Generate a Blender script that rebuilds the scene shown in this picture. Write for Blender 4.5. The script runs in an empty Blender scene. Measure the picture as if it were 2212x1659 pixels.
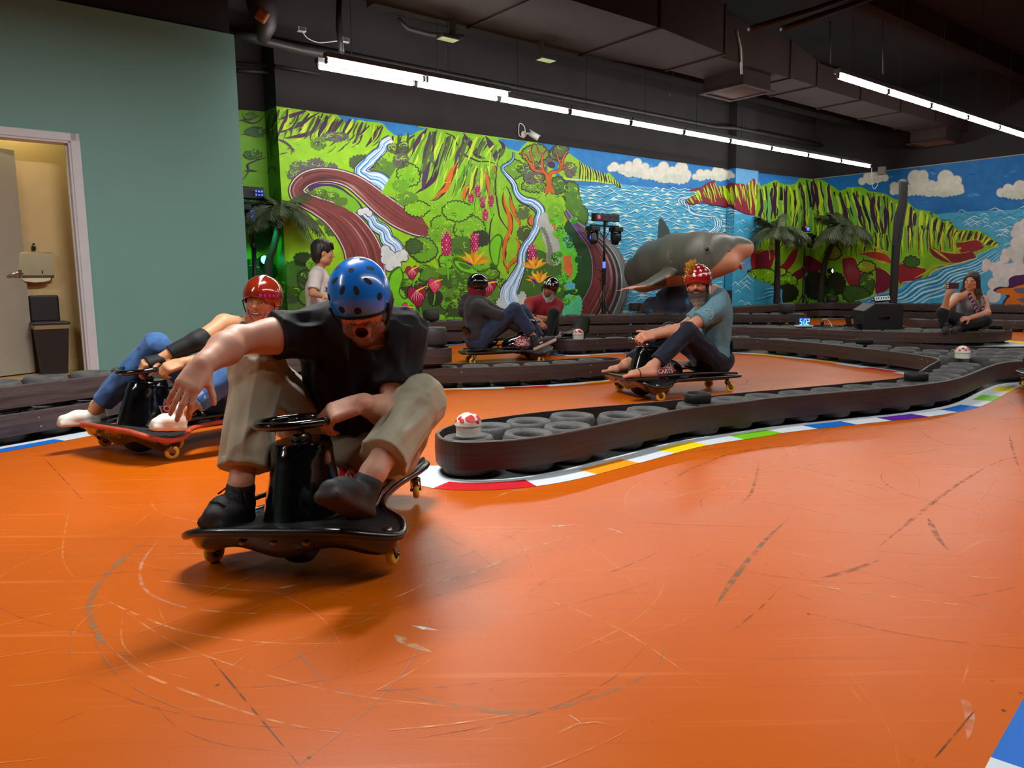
import bpy, bmesh, math, random
import numpy as np
from mathutils import Vector, Matrix, Quaternion
C = bpy.context.scene.collection
rnd = random.Random(7)
nrng = np.random.default_rng(11)

# ------------------------------------------------------------------ camera, world, exposure
F = 1640.0; PITCH = math.radians(7.65); ROLL = math.radians(0.70); YAW = math.radians(50.6); H = 0.86
_cp, _sp = math.cos(PITCH), math.sin(PITCH)
FWD = np.array([0, _cp, -_sp]); _rt = np.array([1.0, 0, 0]); _dn = np.cross(FWD, _rt)
RT = math.cos(ROLL) * _rt + math.sin(ROLL) * _dn
DN = -math.sin(ROLL) * _rt + math.cos(ROLL) * _dn
CAM = np.array([0, 0, H])
cam_data = bpy.data.cameras.new('camera'); cam = bpy.data.objects.new('camera', cam_data); C.objects.link(cam)
cam_data.sensor_width = 36.0; cam_data.sensor_fit = 'HORIZONTAL'; cam_data.lens = F / 2212 * 36.0
cam_data.clip_start = 0.05; cam_data.clip_end = 100
cam.matrix_world = Matrix(((RT[0], -DN[0], -FWD[0], 0), (RT[1], -DN[1], -FWD[1], 0), (RT[2], -DN[2], -FWD[2], H), (0, 0, 0, 1)))
bpy.context.scene.camera = cam
sc = bpy.context.scene
sc.view_settings.view_transform = 'Standard'; sc.view_settings.look = 'None'
sc.view_settings.gamma = 1.0; sc.view_settings.use_curve_mapping = False
sc.view_settings.exposure = -0.06
world = bpy.data.worlds.new('world'); sc.world = world; world.use_nodes = True
world.node_tree.nodes['Background'].inputs[0].default_value = (0.5, 0.55, 0.65, 1)
world.node_tree.nodes['Background'].inputs[1].default_value = 0.02
sc.cycles.use_denoising = True
sc.cycles.max_bounces = 6; sc.cycles.diffuse_bounces = 3; sc.cycles.glossy_bounces = 3
sc.cycles.sample_clamp_indirect = 4.0

def ray(x, y): return (x - 1106) / F * RT + (y - 829.5) / F * DN + FWD
def at(x, y, d): v = ray(x, y); return CAM + v * (d / v[1])           # photo point -> world at forward distance d
def fl(x, y, z=0.0): v = ray(x, y); return CAM + v * ((z - H) / v[2])  # photo point -> world at height z
WX = np.array([math.sin(YAW), math.cos(YAW), 0.0])                      # direction along the back wall
WN = np.array([-math.cos(YAW), math.sin(YAW), 0.0])                     # away from us, through the back wall
def onW(x, y, w): v = ray(x, y); return CAM + v * ((w) / (WN @ v))
def onU(x, y, u): v = ray(x, y); return CAM + v * ((u) / (WX @ v))
def uwz(u, w, z): return WX * u + WN * w + np.array([0, 0, z])

# lamps of the hall that hang outside the frame (rows of the same tubes)
def row_lamp(name, u, w, z, length, power, col=(1, 0.97, 0.92), width=0.22):
    l = bpy.data.lights.new(name, 'AREA'); l.shape = 'RECTANGLE'; l.size = length; l.size_y = width; l.energy = power; l.color = col
    o = bpy.data.objects.new(name, l); C.objects.link(o)
    ax = Vector(WX); ay = Vector(WN); az = ax.cross(ay)
    m = Matrix((ax, ay, az)).transposed().to_4x4(); m.translation = Vector(uwz(u, w, z)); o.matrix_world = m
    return o
# ------------------------------------------------------------------ helpers
def lin(c):
    if isinstance(c, str): c = tuple(int(c[i:i + 2], 16) for i in (0, 2, 4))
    return tuple(((v / 255) / 12.92 if v / 255 <= 0.04045 else ((v / 255 + 0.055) / 1.055) ** 2.4) for v in c)

_mats = {}
def mat(name, col=(128, 128, 128), rough=0.5, metal=0.0, var=0.0, vscale=8.0, bump=0.0, bscale=40.0, stretch=(1, 1, 1), spec=0.5, coat=0.0, emit=None, estr=0.0, attr=None, sheen=0.0, sss=0.0, alpha=1.0, trans=0.0):
    if name in _mats: return _mats[name]
    m = bpy.data.materials.new(name); m.use_nodes = True; nt = m.node_tree; b = nt.nodes['Principled BSDF']
    L = nt.links.new
    b.inputs['Roughness'].default_value = rough; b.inputs['Metallic'].default_value = metal
    b.inputs['Specular IOR Level'].default_value = spec; b.inputs['Coat Weight'].default_value = coat
    b.inputs['Coat Roughness'].default_value = 0.08
    b.inputs['Sheen Weight'].default_value = sheen
    b.inputs['Alpha'].default_value = alpha; b.inputs['Transmission Weight'].default_value = trans
    if sss: b.inputs['Subsurface Weight'].default_value = sss; b.inputs['Subsurface Scale'].default_value = 0.01; b.inputs['Subsurface Radius'].default_value = (1, 0.35, 0.2)
    base = (*lin(col), 1)
    tc = nt.nodes.new('ShaderNodeTexCoord'); mp = nt.nodes.new('ShaderNodeMapping'); mp.inputs['Scale'].default_value = stretch
    L(tc.outputs['Object'], mp.inputs[0])
    src = None
    if attr:
        a = nt.nodes.new('ShaderNodeAttribute'); a.attribute_name = attr; src = a.outputs['Color']
    if var > 0 or not attr:
        n = nt.nodes.new('ShaderNodeTexNoise'); n.inputs['Scale'].default_value = vscale; n.inputs['Detail'].default_value = 5
        L(mp.outputs[0], n.inputs['Vector'])
        mr = nt.nodes.new('ShaderNodeMapRange'); mr.inputs['From Min'].default_value = 0.3; mr.inputs['From Max'].default_value = 0.7
        mr.inputs['To Min'].default_value = 1 - var; mr.inputs['To Max'].default_value = 1 + var
        L(n.outputs['Fac'], mr.inputs['Value'])
        mx = nt.nodes.new('ShaderNodeVectorMath'); mx.operation = 'SCALE'
        if src: L(src, mx.inputs[0])
        else: mx.inputs[0].default_value = base[:3]
        L(mr.outputs[0], mx.inputs['Scale']); src = mx.outputs[0]
    L(src, b.inputs['Base Color'])
    if bump > 0:
        n2 = nt.nodes.new('ShaderNodeTexNoise'); n2.inputs['Scale'].default_value = bscale; n2.inputs['Detail'].default_value = 4
        L(mp.outputs[0], n2.inputs['Vector'])
        bp = nt.nodes.new('ShaderNodeBump'); bp.inputs['Strength'].default_value = bump; bp.inputs['Distance'].default_value = 0.01
        L(n2.outputs['Fac'], bp.inputs['Height']); L(bp.outputs[0], b.inputs['Normal'])
    if emit is not None:
        b.inputs['Emission Color'].default_value = (*lin(emit), 1); b.inputs['Emission Strength'].default_value = estr
    _mats[name] = m
    return m

def tag(o, label=None, cat=None, group=None, kind=None):
    if label: o['label'] = label
    if cat: o['category'] = cat
    if group: o['group'] = group
    if kind: o['kind'] = kind
    return o

def empty(name, loc, label=None, cat=None, group=None, rotz=0.0, kind=None):
    o = bpy.data.objects.new(name, None); C.objects.link(o); o.location = Vector(loc); o.rotation_euler = (0, 0, rotz)
    o.empty_display_size = 0.1
    return tag(o, label, cat, group, kind)

def link(name, me, parent=None, world=True):
    """link a mesh whose vertices are in world space; with a parent they stay where they are"""
    o = bpy.data.objects.new(name, me); C.objects.link(o)
    if parent is not None:
        o.parent = parent
        if world:
            bpy.context.view_layer.update()
            o.matrix_parent_inverse = parent.matrix_world.inverted()
    return o

class MB:
    """collects shapes into one mesh; faces carry a material slot"""
    def __init__(self): self.v = []; self.f = []; self.m = []; self.s = []; self.mats = []; self.c = []
    def mi(self, m):
        if m not in self.mats: self.mats.append(m)
        return self.mats.index(m)
    def add(self, vs, fs, m, smooth=False, M=None, col=None):
        k = len(self.v)
        if M is not None: vs = [M @ Vector(p) for p in vs]
        self.v += [tuple(p) for p in vs]
        i = self.mi(m)
        for f in fs:
            self.f.append(tuple(k + a for a in f)); self.m.append(i); self.s.append(smooth); self.c.append(col)
        return self
    def box(self, c, s, m, M=None, bev=0.0, rot=None):
        hx, hy, hz = s[0] / 2, s[1] / 2, s[2] / 2
        T = Matrix.Translation(Vector(c))
        if rot is not None: T = T @ rot.to_4x4()
        if M is not None: T = M @ T
        if bev <= 0:
            vs = [(x, y, z) for x in (-hx, hx) for y in (-hy, hy) for z in (-hz, hz)]
            fs = [(0, 1, 3, 2), (4, 6, 7, 5), (0, 4, 5, 1), (2, 3, 7, 6), (0, 2, 6, 4), (1, 5, 7, 3)]
            return self.add(vs, fs, m, False, T)
        b = min(bev, hx * .95, hy * .95, hz * .95)
        bm = bmesh.new(); bmesh.ops.create_cube(bm, size=1.0)
        for v in bm.verts: v.co = Vector((v.co.x * 2 * hx, v.co.y * 2 * hy, v.co.z * 2 * hz))
        bmesh.ops.bevel(bm, geom=bm.edges[:], offset=b, segments=2, affect='EDGES', profile=0.5)
        bm.verts.index_update()
        self.add([v.co.copy() for v in bm.verts], [[v.index for v in f.verts] for f in bm.faces], m, False, T); bm.free(); return self
    def tube(self, pts, r, m, n=8, caps=True, closed=False, M=None, flat=1.0):
        P = [Vector(p) for p in pts]; R = r if hasattr(r, '__len__') else [r] * len(P)
        N = len(P); vs = []; up = None
        for i in range(N):
            if closed: t = P[(i + 1) % N] - P[i - 1]
            else: t = P[min(i + 1, N - 1)] - P[max(i - 1, 0)]
            t.normalize()
            if up is None:
                up = Vector((0, 0, 1)) if abs(t.z) < 0.9 else Vector((1, 0, 0))
            a = t.cross(up)
            if a.length < 1e-6: a = t.orthogonal()
            a.normalize(); b = a.cross(t).normalized(); up = b
            for k in range(n):
                th = 2 * math.pi * k / n
                vs.append(P[i] + a * (math.cos(th) * R[i]) + b * (math.sin(th) * R[i] * flat))
        fs = []
        for i in range(N if closed else N - 1):
            j = (i + 1) % N
            for k in range(n):
                k2 = (k + 1) % n; fs.append((i * n + k, i * n + k2, j * n + k2, j * n + k))
        if caps and not closed: fs.append(tuple(range(n))[::-1]); fs.append(tuple((N - 1) * n + k for k in range(n)))
        return self.add(vs, fs, m, True, M)
    def lathe(self, prof, m, n=32, M=None, smooth=True, a0=0.0, a1=2 * math.pi):
        full = abs(a1 - a0 - 2 * math.pi) < 1e-6
        cnt = n if full else n + 1; vs = []; fs = []
        for i in range(cnt):
            th = a0 + (a1 - a0) * i / n; c, s = math.cos(th), math.sin(th)
            vs += [(r * c, r * s, z) for r, z in prof]
        k = len(prof)
        for i in range(n):
            j = (i + 1) % cnt
            for q in range(k - 1):
                fs.append((i * k + q, j * k + q, j * k + q + 1, i * k + q + 1))
        return self.add(vs, fs, m, smooth, M)
    def disc(self, c, nrm, r, m, n=16, M=None, ry=None, col=None):
        nrm = Vector(nrm).normalized(); a = nrm.orthogonal().normalized(); b = nrm.cross(a); ry = ry or r
        return self.add([Vector(c) + a * (math.cos(2 * math.pi * k / n) * r) + b * (math.sin(2 * math.pi * k / n) * ry) for k in range(n)], [tuple(range(n))], m, False, M, col)
    def ball(self, c, r, m, n=16, M=None, rot=None):
        if not hasattr(r, '__len__'): r = (r, r, r)
        vs = []; fs = []; h = n // 2
        for i in range(h + 1):
            ph = math.pi * i / h
            for k in range(n):
                th = 2 * math.pi * k / n
                p = Vector((r[0] * math.sin(ph) * math.cos(th), r[1] * math.sin(ph) * math.sin(th), r[2] * math.cos(ph)))
                if rot is not None: p = rot @ p
                vs.append(Vector(c) + p)
        for i in range(h):
            for k in range(n):
                k2 = (k + 1) % n; fs.append((i * n + k, (i + 1) * n + k, (i + 1) * n + k2, i * n + k2))
        return self.add(vs, fs, m, True, M)
    def prism(self, poly, d, m, M=None):
        """poly: list of 3D points (planar); d: extrusion vector"""
        n = len(poly); d = Vector(d); vs = [Vector(p) for p in poly] + [Vector(p) + d for p in poly]
        fs = [tuple(range(n))[::-1], tuple(range(n, 2 * n))] + [(i, (i + 1) % n, n + (i + 1) % n, n + i) for i in range(n)]
        return self.add(vs, fs, m, False, M)
    def mesh(self, name, o=None):
        me = bpy.data.meshes.new(name)
        v = self.v
        me.from_pydata(v, [], self.f)
        for m in self.mats: me.materials.append(m)
        me.polygons.foreach_set('material_index', self.m); me.polygons.foreach_set('use_smooth', self.s)
        if any(c is not None for c in self.c):
            ca = me.attributes.new('Col', 'FLOAT_COLOR', 'CORNER'); buf = []
            for p, c in zip(self.f, self.c): buf += list((*(c or (1, 1, 1)), 1)[:4] if c is None or len(c) == 3 else c) * len(p)
            ca.data.foreach_set('color', buf)
        me.update()
        return me
    def build(self, name, parent=None, world=True):
        return link(name, self.mesh(name), parent, world)

def catmull(pts, n=8, closed=False):
    P = np.array(pts, float); N = len(P); out = []
    rng = range(N if closed else N - 1)
    for i in rng:
        if closed: p0, p1, p2, p3 = P[i - 1], P[i], P[(i + 1) % N], P[(i + 2) % N]
        else: p0, p1, p2, p3 = P[max(i - 1, 0)], P[i], P[i + 1], P[min(i + 2, N - 1)]
        for k in range(n):
            t = k / n
            out.append(0.5 * ((2 * p1) + (-p0 + p2) * t + (2 * p0 - 5 * p1 + 4 * p2 - p3) * t * t + (-p0 + 3 * p1 - 3 * p2 + p3) * t ** 3))
    if not closed: out.append(P[-1])
    return np.array(out)
def resample(P, step, closed=False):
    P = np.array(P, float)
    if closed: P = np.vstack([P, P[:1]])
    d = np.r_[0, np.cumsum(np.linalg.norm(np.diff(P, axis=0), axis=1))]
    n = max(2, int(round(d[-1] / step)) + 1); s = np.linspace(0, d[-1], n)
    Q = np.stack([np.interp(s, d, P[:, i]) for i in range(P.shape[1])], 1)
    return Q[:-1] if closed else Q
def frame(o, x, z):
    """4x4 with origin o, x axis x, z axis z"""
    z = Vector(z).normalized(); x = Vector(x); x = (x - z * x.dot(z)).normalized(); y = z.cross(x)
    m = Matrix((x, y, z)).transposed().to_4x4(); m.translation = Vector(o); return m
# ------------------------------------------------------------------ lamps outside the frame (same tube rows carried on)
row_lamp('lamp_row_overhead', 1.7, 3.6, 3.15, 1.2, 165, (1, .99, .97))
row_lamp('lamp_row_behind', 5.0, 0.2, 3.4, 8.0, 165, (1, .99, .97))
row_lamp('lamp_row_far_right', 13.0, 1.0, 3.4, 6.0, 80, (1, .99, .97))
row_lamp('lamp_row_left_back', -2.5, 3.55, 3.4, 3.0, 95, (1, .99, .97))

UW = Matrix((Vector(WX), Vector(WN), Vector((0, 0, 1)))).transposed().to_4x4()   # local (u, w, z) -> world
def uwbox(mb, u0, u1, w0, w1, z0, z1, m, bev=0.0):
    return mb.box(((u0 + u1) / 2, (w0 + w1) / 2, (z0 + z1) / 2), (u1 - u0, w1 - w0, z1 - z0), m, UW, bev)

# ------------------------------------------------------------------ materials of the room
M_black = mat('black_paint', (46, 43, 44), spec=.2, rough=0.8, var=0.12, vscale=1.5, bump=0.15, bscale=60)
M_ceil = mat('black_ceiling', (26, 23, 24), rough=0.9, var=0.25, vscale=1.2)
M_teal = mat('teal_wall_paint', (110, 160, 150), rough=0.55, var=0.03, vscale=1.2, bump=0.05, bscale=150)
M_tan = mat('tan_paint', (214, 184, 128), rough=0.6, var=0.03)
M_trim = mat('white_trim', (206, 208, 212), rough=0.45, var=0.03)
M_door = mat('door_paint', (172, 164, 146), rough=0.4, var=0.03)
M_chrome = mat('brushed_metal', (190, 188, 180), rough=0.25, metal=1.0, var=0.05)

def floor_material():
    m = bpy.data.materials.new('orange_floor_paint'); m.use_nodes = True; nt = m.node_tree; N = nt.nodes.new; L = nt.links.new
    b = nt.nodes['Principled BSDF']
    tc = N('ShaderNodeTexCoord')
    n1 = N('ShaderNodeTexNoise'); n1.inputs['Scale'].default_value = 0.7; n1.inputs['Detail'].default_value = 4; L(tc.outputs['Object'], n1.inputs['Vector'])
    r1 = N('ShaderNodeValToRGB'); e = r1.color_ramp.elements
    e[0].position = 0.35; e[0].color = (*lin((188, 85, 1)), 1); e[1].position = 0.7; e[1].color = (*lin((197, 92, 5)), 1); L(n1.outputs['Fac'], r1.inputs[0])
    # hair-fine rubbed streaks: noise drawn out along two directions
    src = r1.outputs[0]
    for k, (ang, sx, sy, lo, hi, col, amt) in enumerate(((0.5, 1.2, 38, 0.62, 0.74, (226, 128, 70), 0.30), (-0.4, 0.9, 30, 0.63, 0.76, (150, 62, 14), 0.28), (1.15, 1.5, 44, 0.64, 0.76, (232, 140, 90), 0.22), (0.1, 0.6, 26, 0.66, 0.78, (126, 62, 30), 0.25))):
        mp = N('ShaderNodeMapping'); mp.inputs['Rotation'].default_value = (0, 0, ang); mp.inputs['Scale'].default_value = (sx, sy, 1)
        L(tc.outputs['Object'], mp.inputs[0])
        nz = N('ShaderNodeTexNoise'); nz.inputs['Scale'].default_value = 1.0; nz.inputs['Detail'].default_value = 3; nz.inputs['Distortion'].default_value = 0.6
        L(mp.outputs[0], nz.inputs['Vector'])
        mr = N('ShaderNodeMapRange'); mr.inputs['From Min'].default_value = lo; mr.inputs['From Max'].default_value = hi; mr.inputs['To Max'].default_value = amt
        L(nz.outputs['Fac'], mr.inputs['Value'])
        mix = N('ShaderNodeMix'); mix.data_type = 'RGBA'; L(mr.outputs[0], mix.inputs['Factor']); L(src, mix.inputs[6]); mix.inputs[7].default_value = (*lin(col), 1)
        src = mix.outputs[2]
    L(src, b.inputs['Base Color'])
    n3 = N('ShaderNodeTexNoise'); n3.inputs['Scale'].default_value = 2.2; n3.inputs['Detail'].default_value = 6; L(tc.outputs['Object'], n3.inputs['Vector'])
    mr = N('ShaderNodeMapRange'); mr.inputs['To Min'].default_value = 0.27; mr.inputs['To Max'].default_value = 0.42; L(n3.outputs['Fac'], mr.inputs['Value']); L(mr.outputs[0], b.inputs['Roughness'])
    b.inputs['Specular IOR Level'].default_value = 0.24
    n4 = N('ShaderNodeTexNoise'); n4.inputs['Scale'].default_value = 260; n4.inputs['Detail'].default_value = 2; L(tc.outputs['Object'], n4.inputs['Vector'])
    bp = N('ShaderNodeBump'); bp.inputs['Strength'].default_value = 0.10; bp.inputs['Distance'].default_value = 0.002; L(n4.outputs['Fac'], bp.inputs['Height']); L(bp.outputs[0], b.inputs['Normal'])
    return m
M_floor = floor_material()

# ------------------------------------------------------------------ room shell
mb = MB(); uwbox(mb, -7, 16.6, -7, 9.6, -0.12, 0.0, M_floor); floor = tag(mb.build('floor'), kind='structure')
mb = MB(); uwbox(mb, -7, 16.6, -7, 9.7, 4.6, 4.75, M_ceil); ceiling = tag(mb.build('ceiling'), kind='structure')
U0, U1 = 3.866, 13.012                 # the back wall stands proud between these
mb = MB(); uwbox(mb, U0, U1, 9.1, 9.7, 0, 4.6, M_black)
wall_back = tag(mb.build('wall_back'), kind='structure')
mb = MB(); uwbox(mb, 2.7, U0, 9.46, 9.7, 0, 4.6, M_black); wall_recess_left = tag(mb.build('wall_recess_left'), kind='structure')
mb = MB(); uwbox(mb, U1, 13.66, 8.92, 9.7, 0, 4.6, M_black); wall_column = tag(mb.build('wall_column'), kind='structure')
mb = MB(); uwbox(mb, 13.66, 16.4, 9.1, 9.7, 0, 4.6, M_black); wall_recess_right = tag(mb.build('wall_recess_right'), kind='structure')
mb = MB(); uwbox(mb, 16.2175, 16.6, -7, 9.1, 0, 4.6, M_black); wall_right = tag(mb.build('wall_right'), kind='structure')
mb = MB(); uwbox(mb, -7.2, -7, -7, 7.6, 0, 4.6, M_teal); tag(mb.build('wall_left_far'), kind='structure')
mb = MB(); uwbox(mb, -7, 16.6, -7.2, -7, 0, 4.6, M_black); tag(mb.build('wall_behind'), kind='structure')
# teal block with the door opening
DU0, DU1, DZ = 0.42, 1.365, 2.10; ZB = 0.10; TT = 3.245; TE = 2.842
mb = MB()
uwbox(mb, DU1, TE, 7.6, 7.72, 0, TT, M_teal); uwbox(mb, DU0, DU1, 7.6, 7.72, DZ, TT, M_teal); uwbox(mb, -7, DU0, 7.6, 7.72, 0, TT, M_teal)
uwbox(mb, TE - .12, TE, 7.72, 9.46, 0, TT, M_teal)
wall_left = tag(mb.build('wall_left'), kind='structure')
mb = MB(); uwbox(mb, -7, TE - .02, 7.66, 7.74, TT, 4.6, M_ceil); uwbox(mb, TE - .10, TE - .02, 7.74, 9.46, TT, 4.6, M_ceil); tag(mb.build('wall_left_upper'), kind='structure')
# washroom behind the door
mb = MB(); uwbox(mb, -1.2, DU1 + .9, 8.02, 8.1, 0, 2.7, M_tan); tag(mb.build('wall_washroom_back'), kind='structure')
mb = MB(); uwbox(mb, DU1 + .8, DU1 + .9, 7.72, 8.02, 0, 2.7, M_tan); uwbox(mb, -1.3, -1.2, 7.72, 8.1, 0, 2.7, M_tan); tag(mb.build('wall_washroom_side'), kind='structure')
mb = MB(); uwbox(mb, -1.2, DU1 + .9, 7.72, 8.1, 2.62, 2.7, M_tan); tag(mb.build('ceiling_washroom'), kind='structure')
mb = MB(); uwbox(mb, -1.2, DU1 + .8, 7.6, 8.02, 0.0, ZB, mat('washroom_floor_vinyl', (196, 160, 112), rough=0.4, var=0.06)); tag(mb.build('floor_washroom'), kind='structure')
mb = MB(); uwbox(mb, DU0 - .3, DU1 + .8, 8.005, 8.02, ZB, ZB + .1, M_tan, .004); tag(mb.build('baseboard_washroom'), kind='structure')
l = bpy.data.lights.new('washroom_ceiling_lamp', 'AREA'); l.size = 0.25; l.energy = 7.5; l.color = (1, 0.80, 0.48)
o = bpy.data.objects.new('washroom_ceiling_lamp', l); C.objects.link(o); o.location = Vector(uwz(0.95, 7.86, 2.6))
# door frame, leaf, handle
mb = MB()
for a, b_ in ((DU1, DU1 + .075), (DU0 - .075, DU0)): uwbox(mb, a, b_, 7.575, 7.6, 0, DZ + .07, M_trim, .006)
uwbox(mb, DU0 - .075, DU1 + .075, 7.575, 7.6, DZ, DZ + .07, M_trim, .006)
uwbox(mb, DU1 - .018, DU1, 7.58, 7.72, 0, DZ, M_trim, .003); uwbox(mb, DU0, DU0 + .018, 7.58, 7.72, 0, DZ, M_trim, .003); uwbox(mb, DU0, DU1, 7.58, 7.72, DZ - .018, DZ, M_trim, .003)
uwbox(mb, DU1 - .032, DU1 - .018, 7.63, 7.67, 0, DZ - .018, M_trim, .003)
tag(mb.build('trim_1'), kind='structure')
hinge = np.array([0.44, 7.66]); free = np.array([0.985, 7.955]); dv = free - hinge; dl = np.linalg.norm(dv); ang = math.atan2(dv[1], dv[0])
ML = UW @ Matrix.Translation((hinge[0], hinge[1], 0)) @ Matrix.Rotation(ang, 4, 'Z')
door = MB(); door.box((dl / 2, 0, ZB + .01 + .965), (dl, .044, 1.93), M_door, ML, .003); door = tag(door.build('door_1'), kind='structure')
hd = MB(); hd.lathe([(0, .012), (.033, .012), (.036, .004), (.036, 0)], M_chrome, 20, ML @ Matrix.Translation((dl - .065, -.022, .985)) @ Matrix.Rotation(math.pi / 2, 4, 'X'))
hd.tube([(dl - .065, -.03, .985), (dl - .065, -.062, .985), (dl - .085, -.07, .985), (dl - .19, -.068, .98)], [.011, .011, .011, .009], M_chrome, 10, M=ML)
hd.box((dl, 0, .985), (.004, .028, .06), M_chrome, ML); hd.build('door_handle', door)

# ------------------------------------------------------------------ washroom things
M_disp = mat('towel_dispenser_steel', (132, 120, 92), rough=0.4, metal=0.5, var=0.05)
t = empty('paper_towel_dispenser', uwz(1.06, 7.9, .95), 'beige metal paper towel dispenser on the tan wall beyond the open door', 'dispenser')
mb = MB(); prof = [(8.018, .945), (7.92, .945), (7.90, .97), (7.915, 1.16), (7.93, 1.175), (8.018, 1.18)]
mb.prism([UW @ Vector((.93, a, b_)) for a, b_ in prof], Vector(WX) * .275, M_disp); mb.build('body', t)
mb = MB(); mb.disc(UW @ Vector((1.115, 7.9035, 1.01)), -Vector(WN), .009, M_black, 12); uwbox(mb, 1.11, 1.12, 7.900, 7.904, .985, 1.01, M_black); mb.build('lock', t)
mb = MB(); mb.prism([UW @ Vector(p) for p in ((.955, 7.915, .945), (1.18, 7.915, .945), (1.17, 7.905, .925), (1.12, 7.9, .912), (1.05, 7.9, .908), (.975, 7.905, .918))], Vector(WN) * .05, mat('paper_towel', (222, 212, 186), rough=.9)); mb.build('towel', t)
mb = MB(); mb.box((1.08, 8.0, 1.21), (.03, .04, .035), M_black, UW, .005); mb.box((1.08, 7.985, 1.245), (.012, .03, .02), M_black, UW, .003); tag(mb.build('wall_hook'), 'small black wall hook above the paper towel dispenser', 'hook')
M_can = mat('bin_plastic', (34, 28, 26), rough=0.45, var=0.1)
t = empty('trash_can', uwz(1.12, 7.85, ZB), 'tall black plastic trash can with its lid flipped up in the washroom', 'bin')
def frustum(mb, u0, u1, w0, w1, z0, U0_, U1_, W0_, W1_, z1, m, M=UW):
    vs = [(u0, w0, z0), (u1, w0, z0), (u1, w1, z0), (u0, w1, z0), (U0_, W0_, z1), (U1_, W0_, z1), (U1_, W1_, z1), (U0_, W1_, z1)]
    return mb.add(vs, [(3, 2, 1, 0), (4, 5, 6, 7), (0, 1, 5, 4), (1, 2, 6, 5), (2, 3, 7, 6), (3, 0, 4, 7)], m, False, M)
mb = MB(); frustum(mb, 1.02, 1.22, 7.74, 7.96, ZB, .995, 1.255, 7.72, 7.985, .53, M_can); mb.build('body', t)
mb = MB(); frustum(mb, .992, 1.258, 7.717, 7.988, .50, .990, 1.260, 7.714, 7.99, .535, mat('bin_liner', (150, 130, 96), rough=.5)); mb.build('liner', t)
mb = MB(); mb.box((1.125, 7.85, .548), (.285, .285, .028), M_can, UW, .01); mb.build('rim', t)
mb = MB(); mb.box((1.115, 7.975, .675), (.235, .03, .235), M_can, UW, .03); mb.build('lid', t)

# ------------------------------------------------------------------ fluorescent fixtures
M_tube = mat('lit_tube', (255, 255, 255), emit=(255, 253, 248), estr=95.0)
M_house = mat('fixture_housing', (60, 58, 54), rough=.5, var=.05)
fixproto = None
def fixture(u, w, z, label, L_=1.17, group=None):
    t = empty('fluorescent_light', uwz(u + L_ / 2, w, z), label, 'light', group)
    mb = MB(); mb.box((u + L_ / 2, w, z + .06), (L_ - .012, .085, .05), M_house, UW, .006); mb.build('housing', t)
    mb = MB(); mb.tube([uwz(u + .035, w, z), uwz(u + L_ - .035, w, z)], .0185, M_tube, 12); mb.build('tube', t)
    for uu in (u + .02, u + L_ - .02):
        mb = MB(); mb.box((uu, w, z + .012), (.022, .036, .062), M_house, UW, .004); mb.build('lamp_holder', t)
    for uu in (u + .30,):
        mb = MB(); mb.tube([uwz(uu, w, z + .08), uwz(uu, w, 4.6)], .0028, M_ceil, 6); mb.build('hanger', t)
ordn = ['first', 'second', 'third', 'fourth', 'fifth', 'sixth', 'seventh', 'eighth', 'ninth', 'tenth']
for i in range(10):
    e = 'nearest the teal wall' if i == 0 else ('at the end by the far corner' if i == 9 else f'{ordn[i]} from the teal wall')
    fixture(3.53 + 1.158 * i, 7.30, 3.0, f'lit tube light in the long row, {e}', 1.152, 'long row of tube lights')
fixture(3.515, 7.08, 3.0, 'upper lit tube light doubling the row, nearest the teal wall', 1.152, 'doubled tube lights'); fixture(4.675, 7.08, 3.0, 'upper lit tube light doubling the row, second from the teal wall', 1.152, 'doubled tube lights')
for i in range(6):
    fixture(8.11 + 1.18 * i, 4.33, 3.0, f'lit tube light of the short upper right row, {ordn[i]} from its left end'   , 1.175, 'short row of tube lights')
# ------------------------------------------------------------------ the painted mural: flat paint shapes on the walls
M_paint = mat('mural_paint', attr='Col', rough=0.55, var=0.10, vscale=9.0, spec=0.3)
PL = {  # wall face: (photo point -> wall point, outward normal, region of the photo the face fills)
 'recess_left': (lambda x, y: onW(x, y, 9.46), -WN, [(430, 231), (571.7, 241), (607, 850), (430, 850)], wall_recess_left),
 'return': (lambda x, y: onU(x, y, U0), -WX, [(571.7, 241), (597, 229.5), (632, 850), (607, 850)], wall_back),
 'back': (lambda x, y: onW(x, y, 9.1), -WN, [(597, 229.5), (1572.3, 365.5), (1559, 760), (632, 850)], wall_back),
 'column_side': (lambda x, y: onU(x, y, U1), -WX, [(1572.3, 365.5), (1589.1, 362.8), (1576, 760), (1559, 760)], wall_column),
 'column': (lambda x, y: onW(x, y, 8.92), -WN, [(1589.1, 362.8), (1638.5, 369.6), (1624, 760), (1576, 760)], wall_column),
 'recess_right': (lambda x, y: onW(x, y, 9.1), -WN, [(1638.5, 373.7), (1757, 386.7), (1739, 760), (1624, 760)], wall_recess_right),
 'right': (lambda x, y: onU(x, y, 16.2175), -WX, [(1757, 386.7), (2212, 332.6), (2900, 250.5), (2900, 760), (1739, 760)], wall_right),
}
PM = {k: MB() for k in PL}
def clip(poly, quad):
    out = list(poly)
    n = len(quad)
    for i in range(n):
        ax, ay = quad[i]; bx, by = quad[(i + 1) % n]; ex, ey = bx - ax, by - ay
        inp = out; out = []
        if not inp: return out
        px, py = inp[-1]; ps = ex * (py - ay) - ey * (px - ax)
        for (x, y) in inp:
            s = ex * (y - ay) - ey * (x - ax)
            if (s >= 0) != (ps >= 0):
                t = ps / (ps - s); out.append((px + (x - px) * t, py + (y - py) * t))
            if s >= 0: out.append((x, y))
            px, py, ps = x, y, s
    return out
_lay = [0, 0]
def layer(): _lay[0] += 1; _lay[1] = 0
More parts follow.
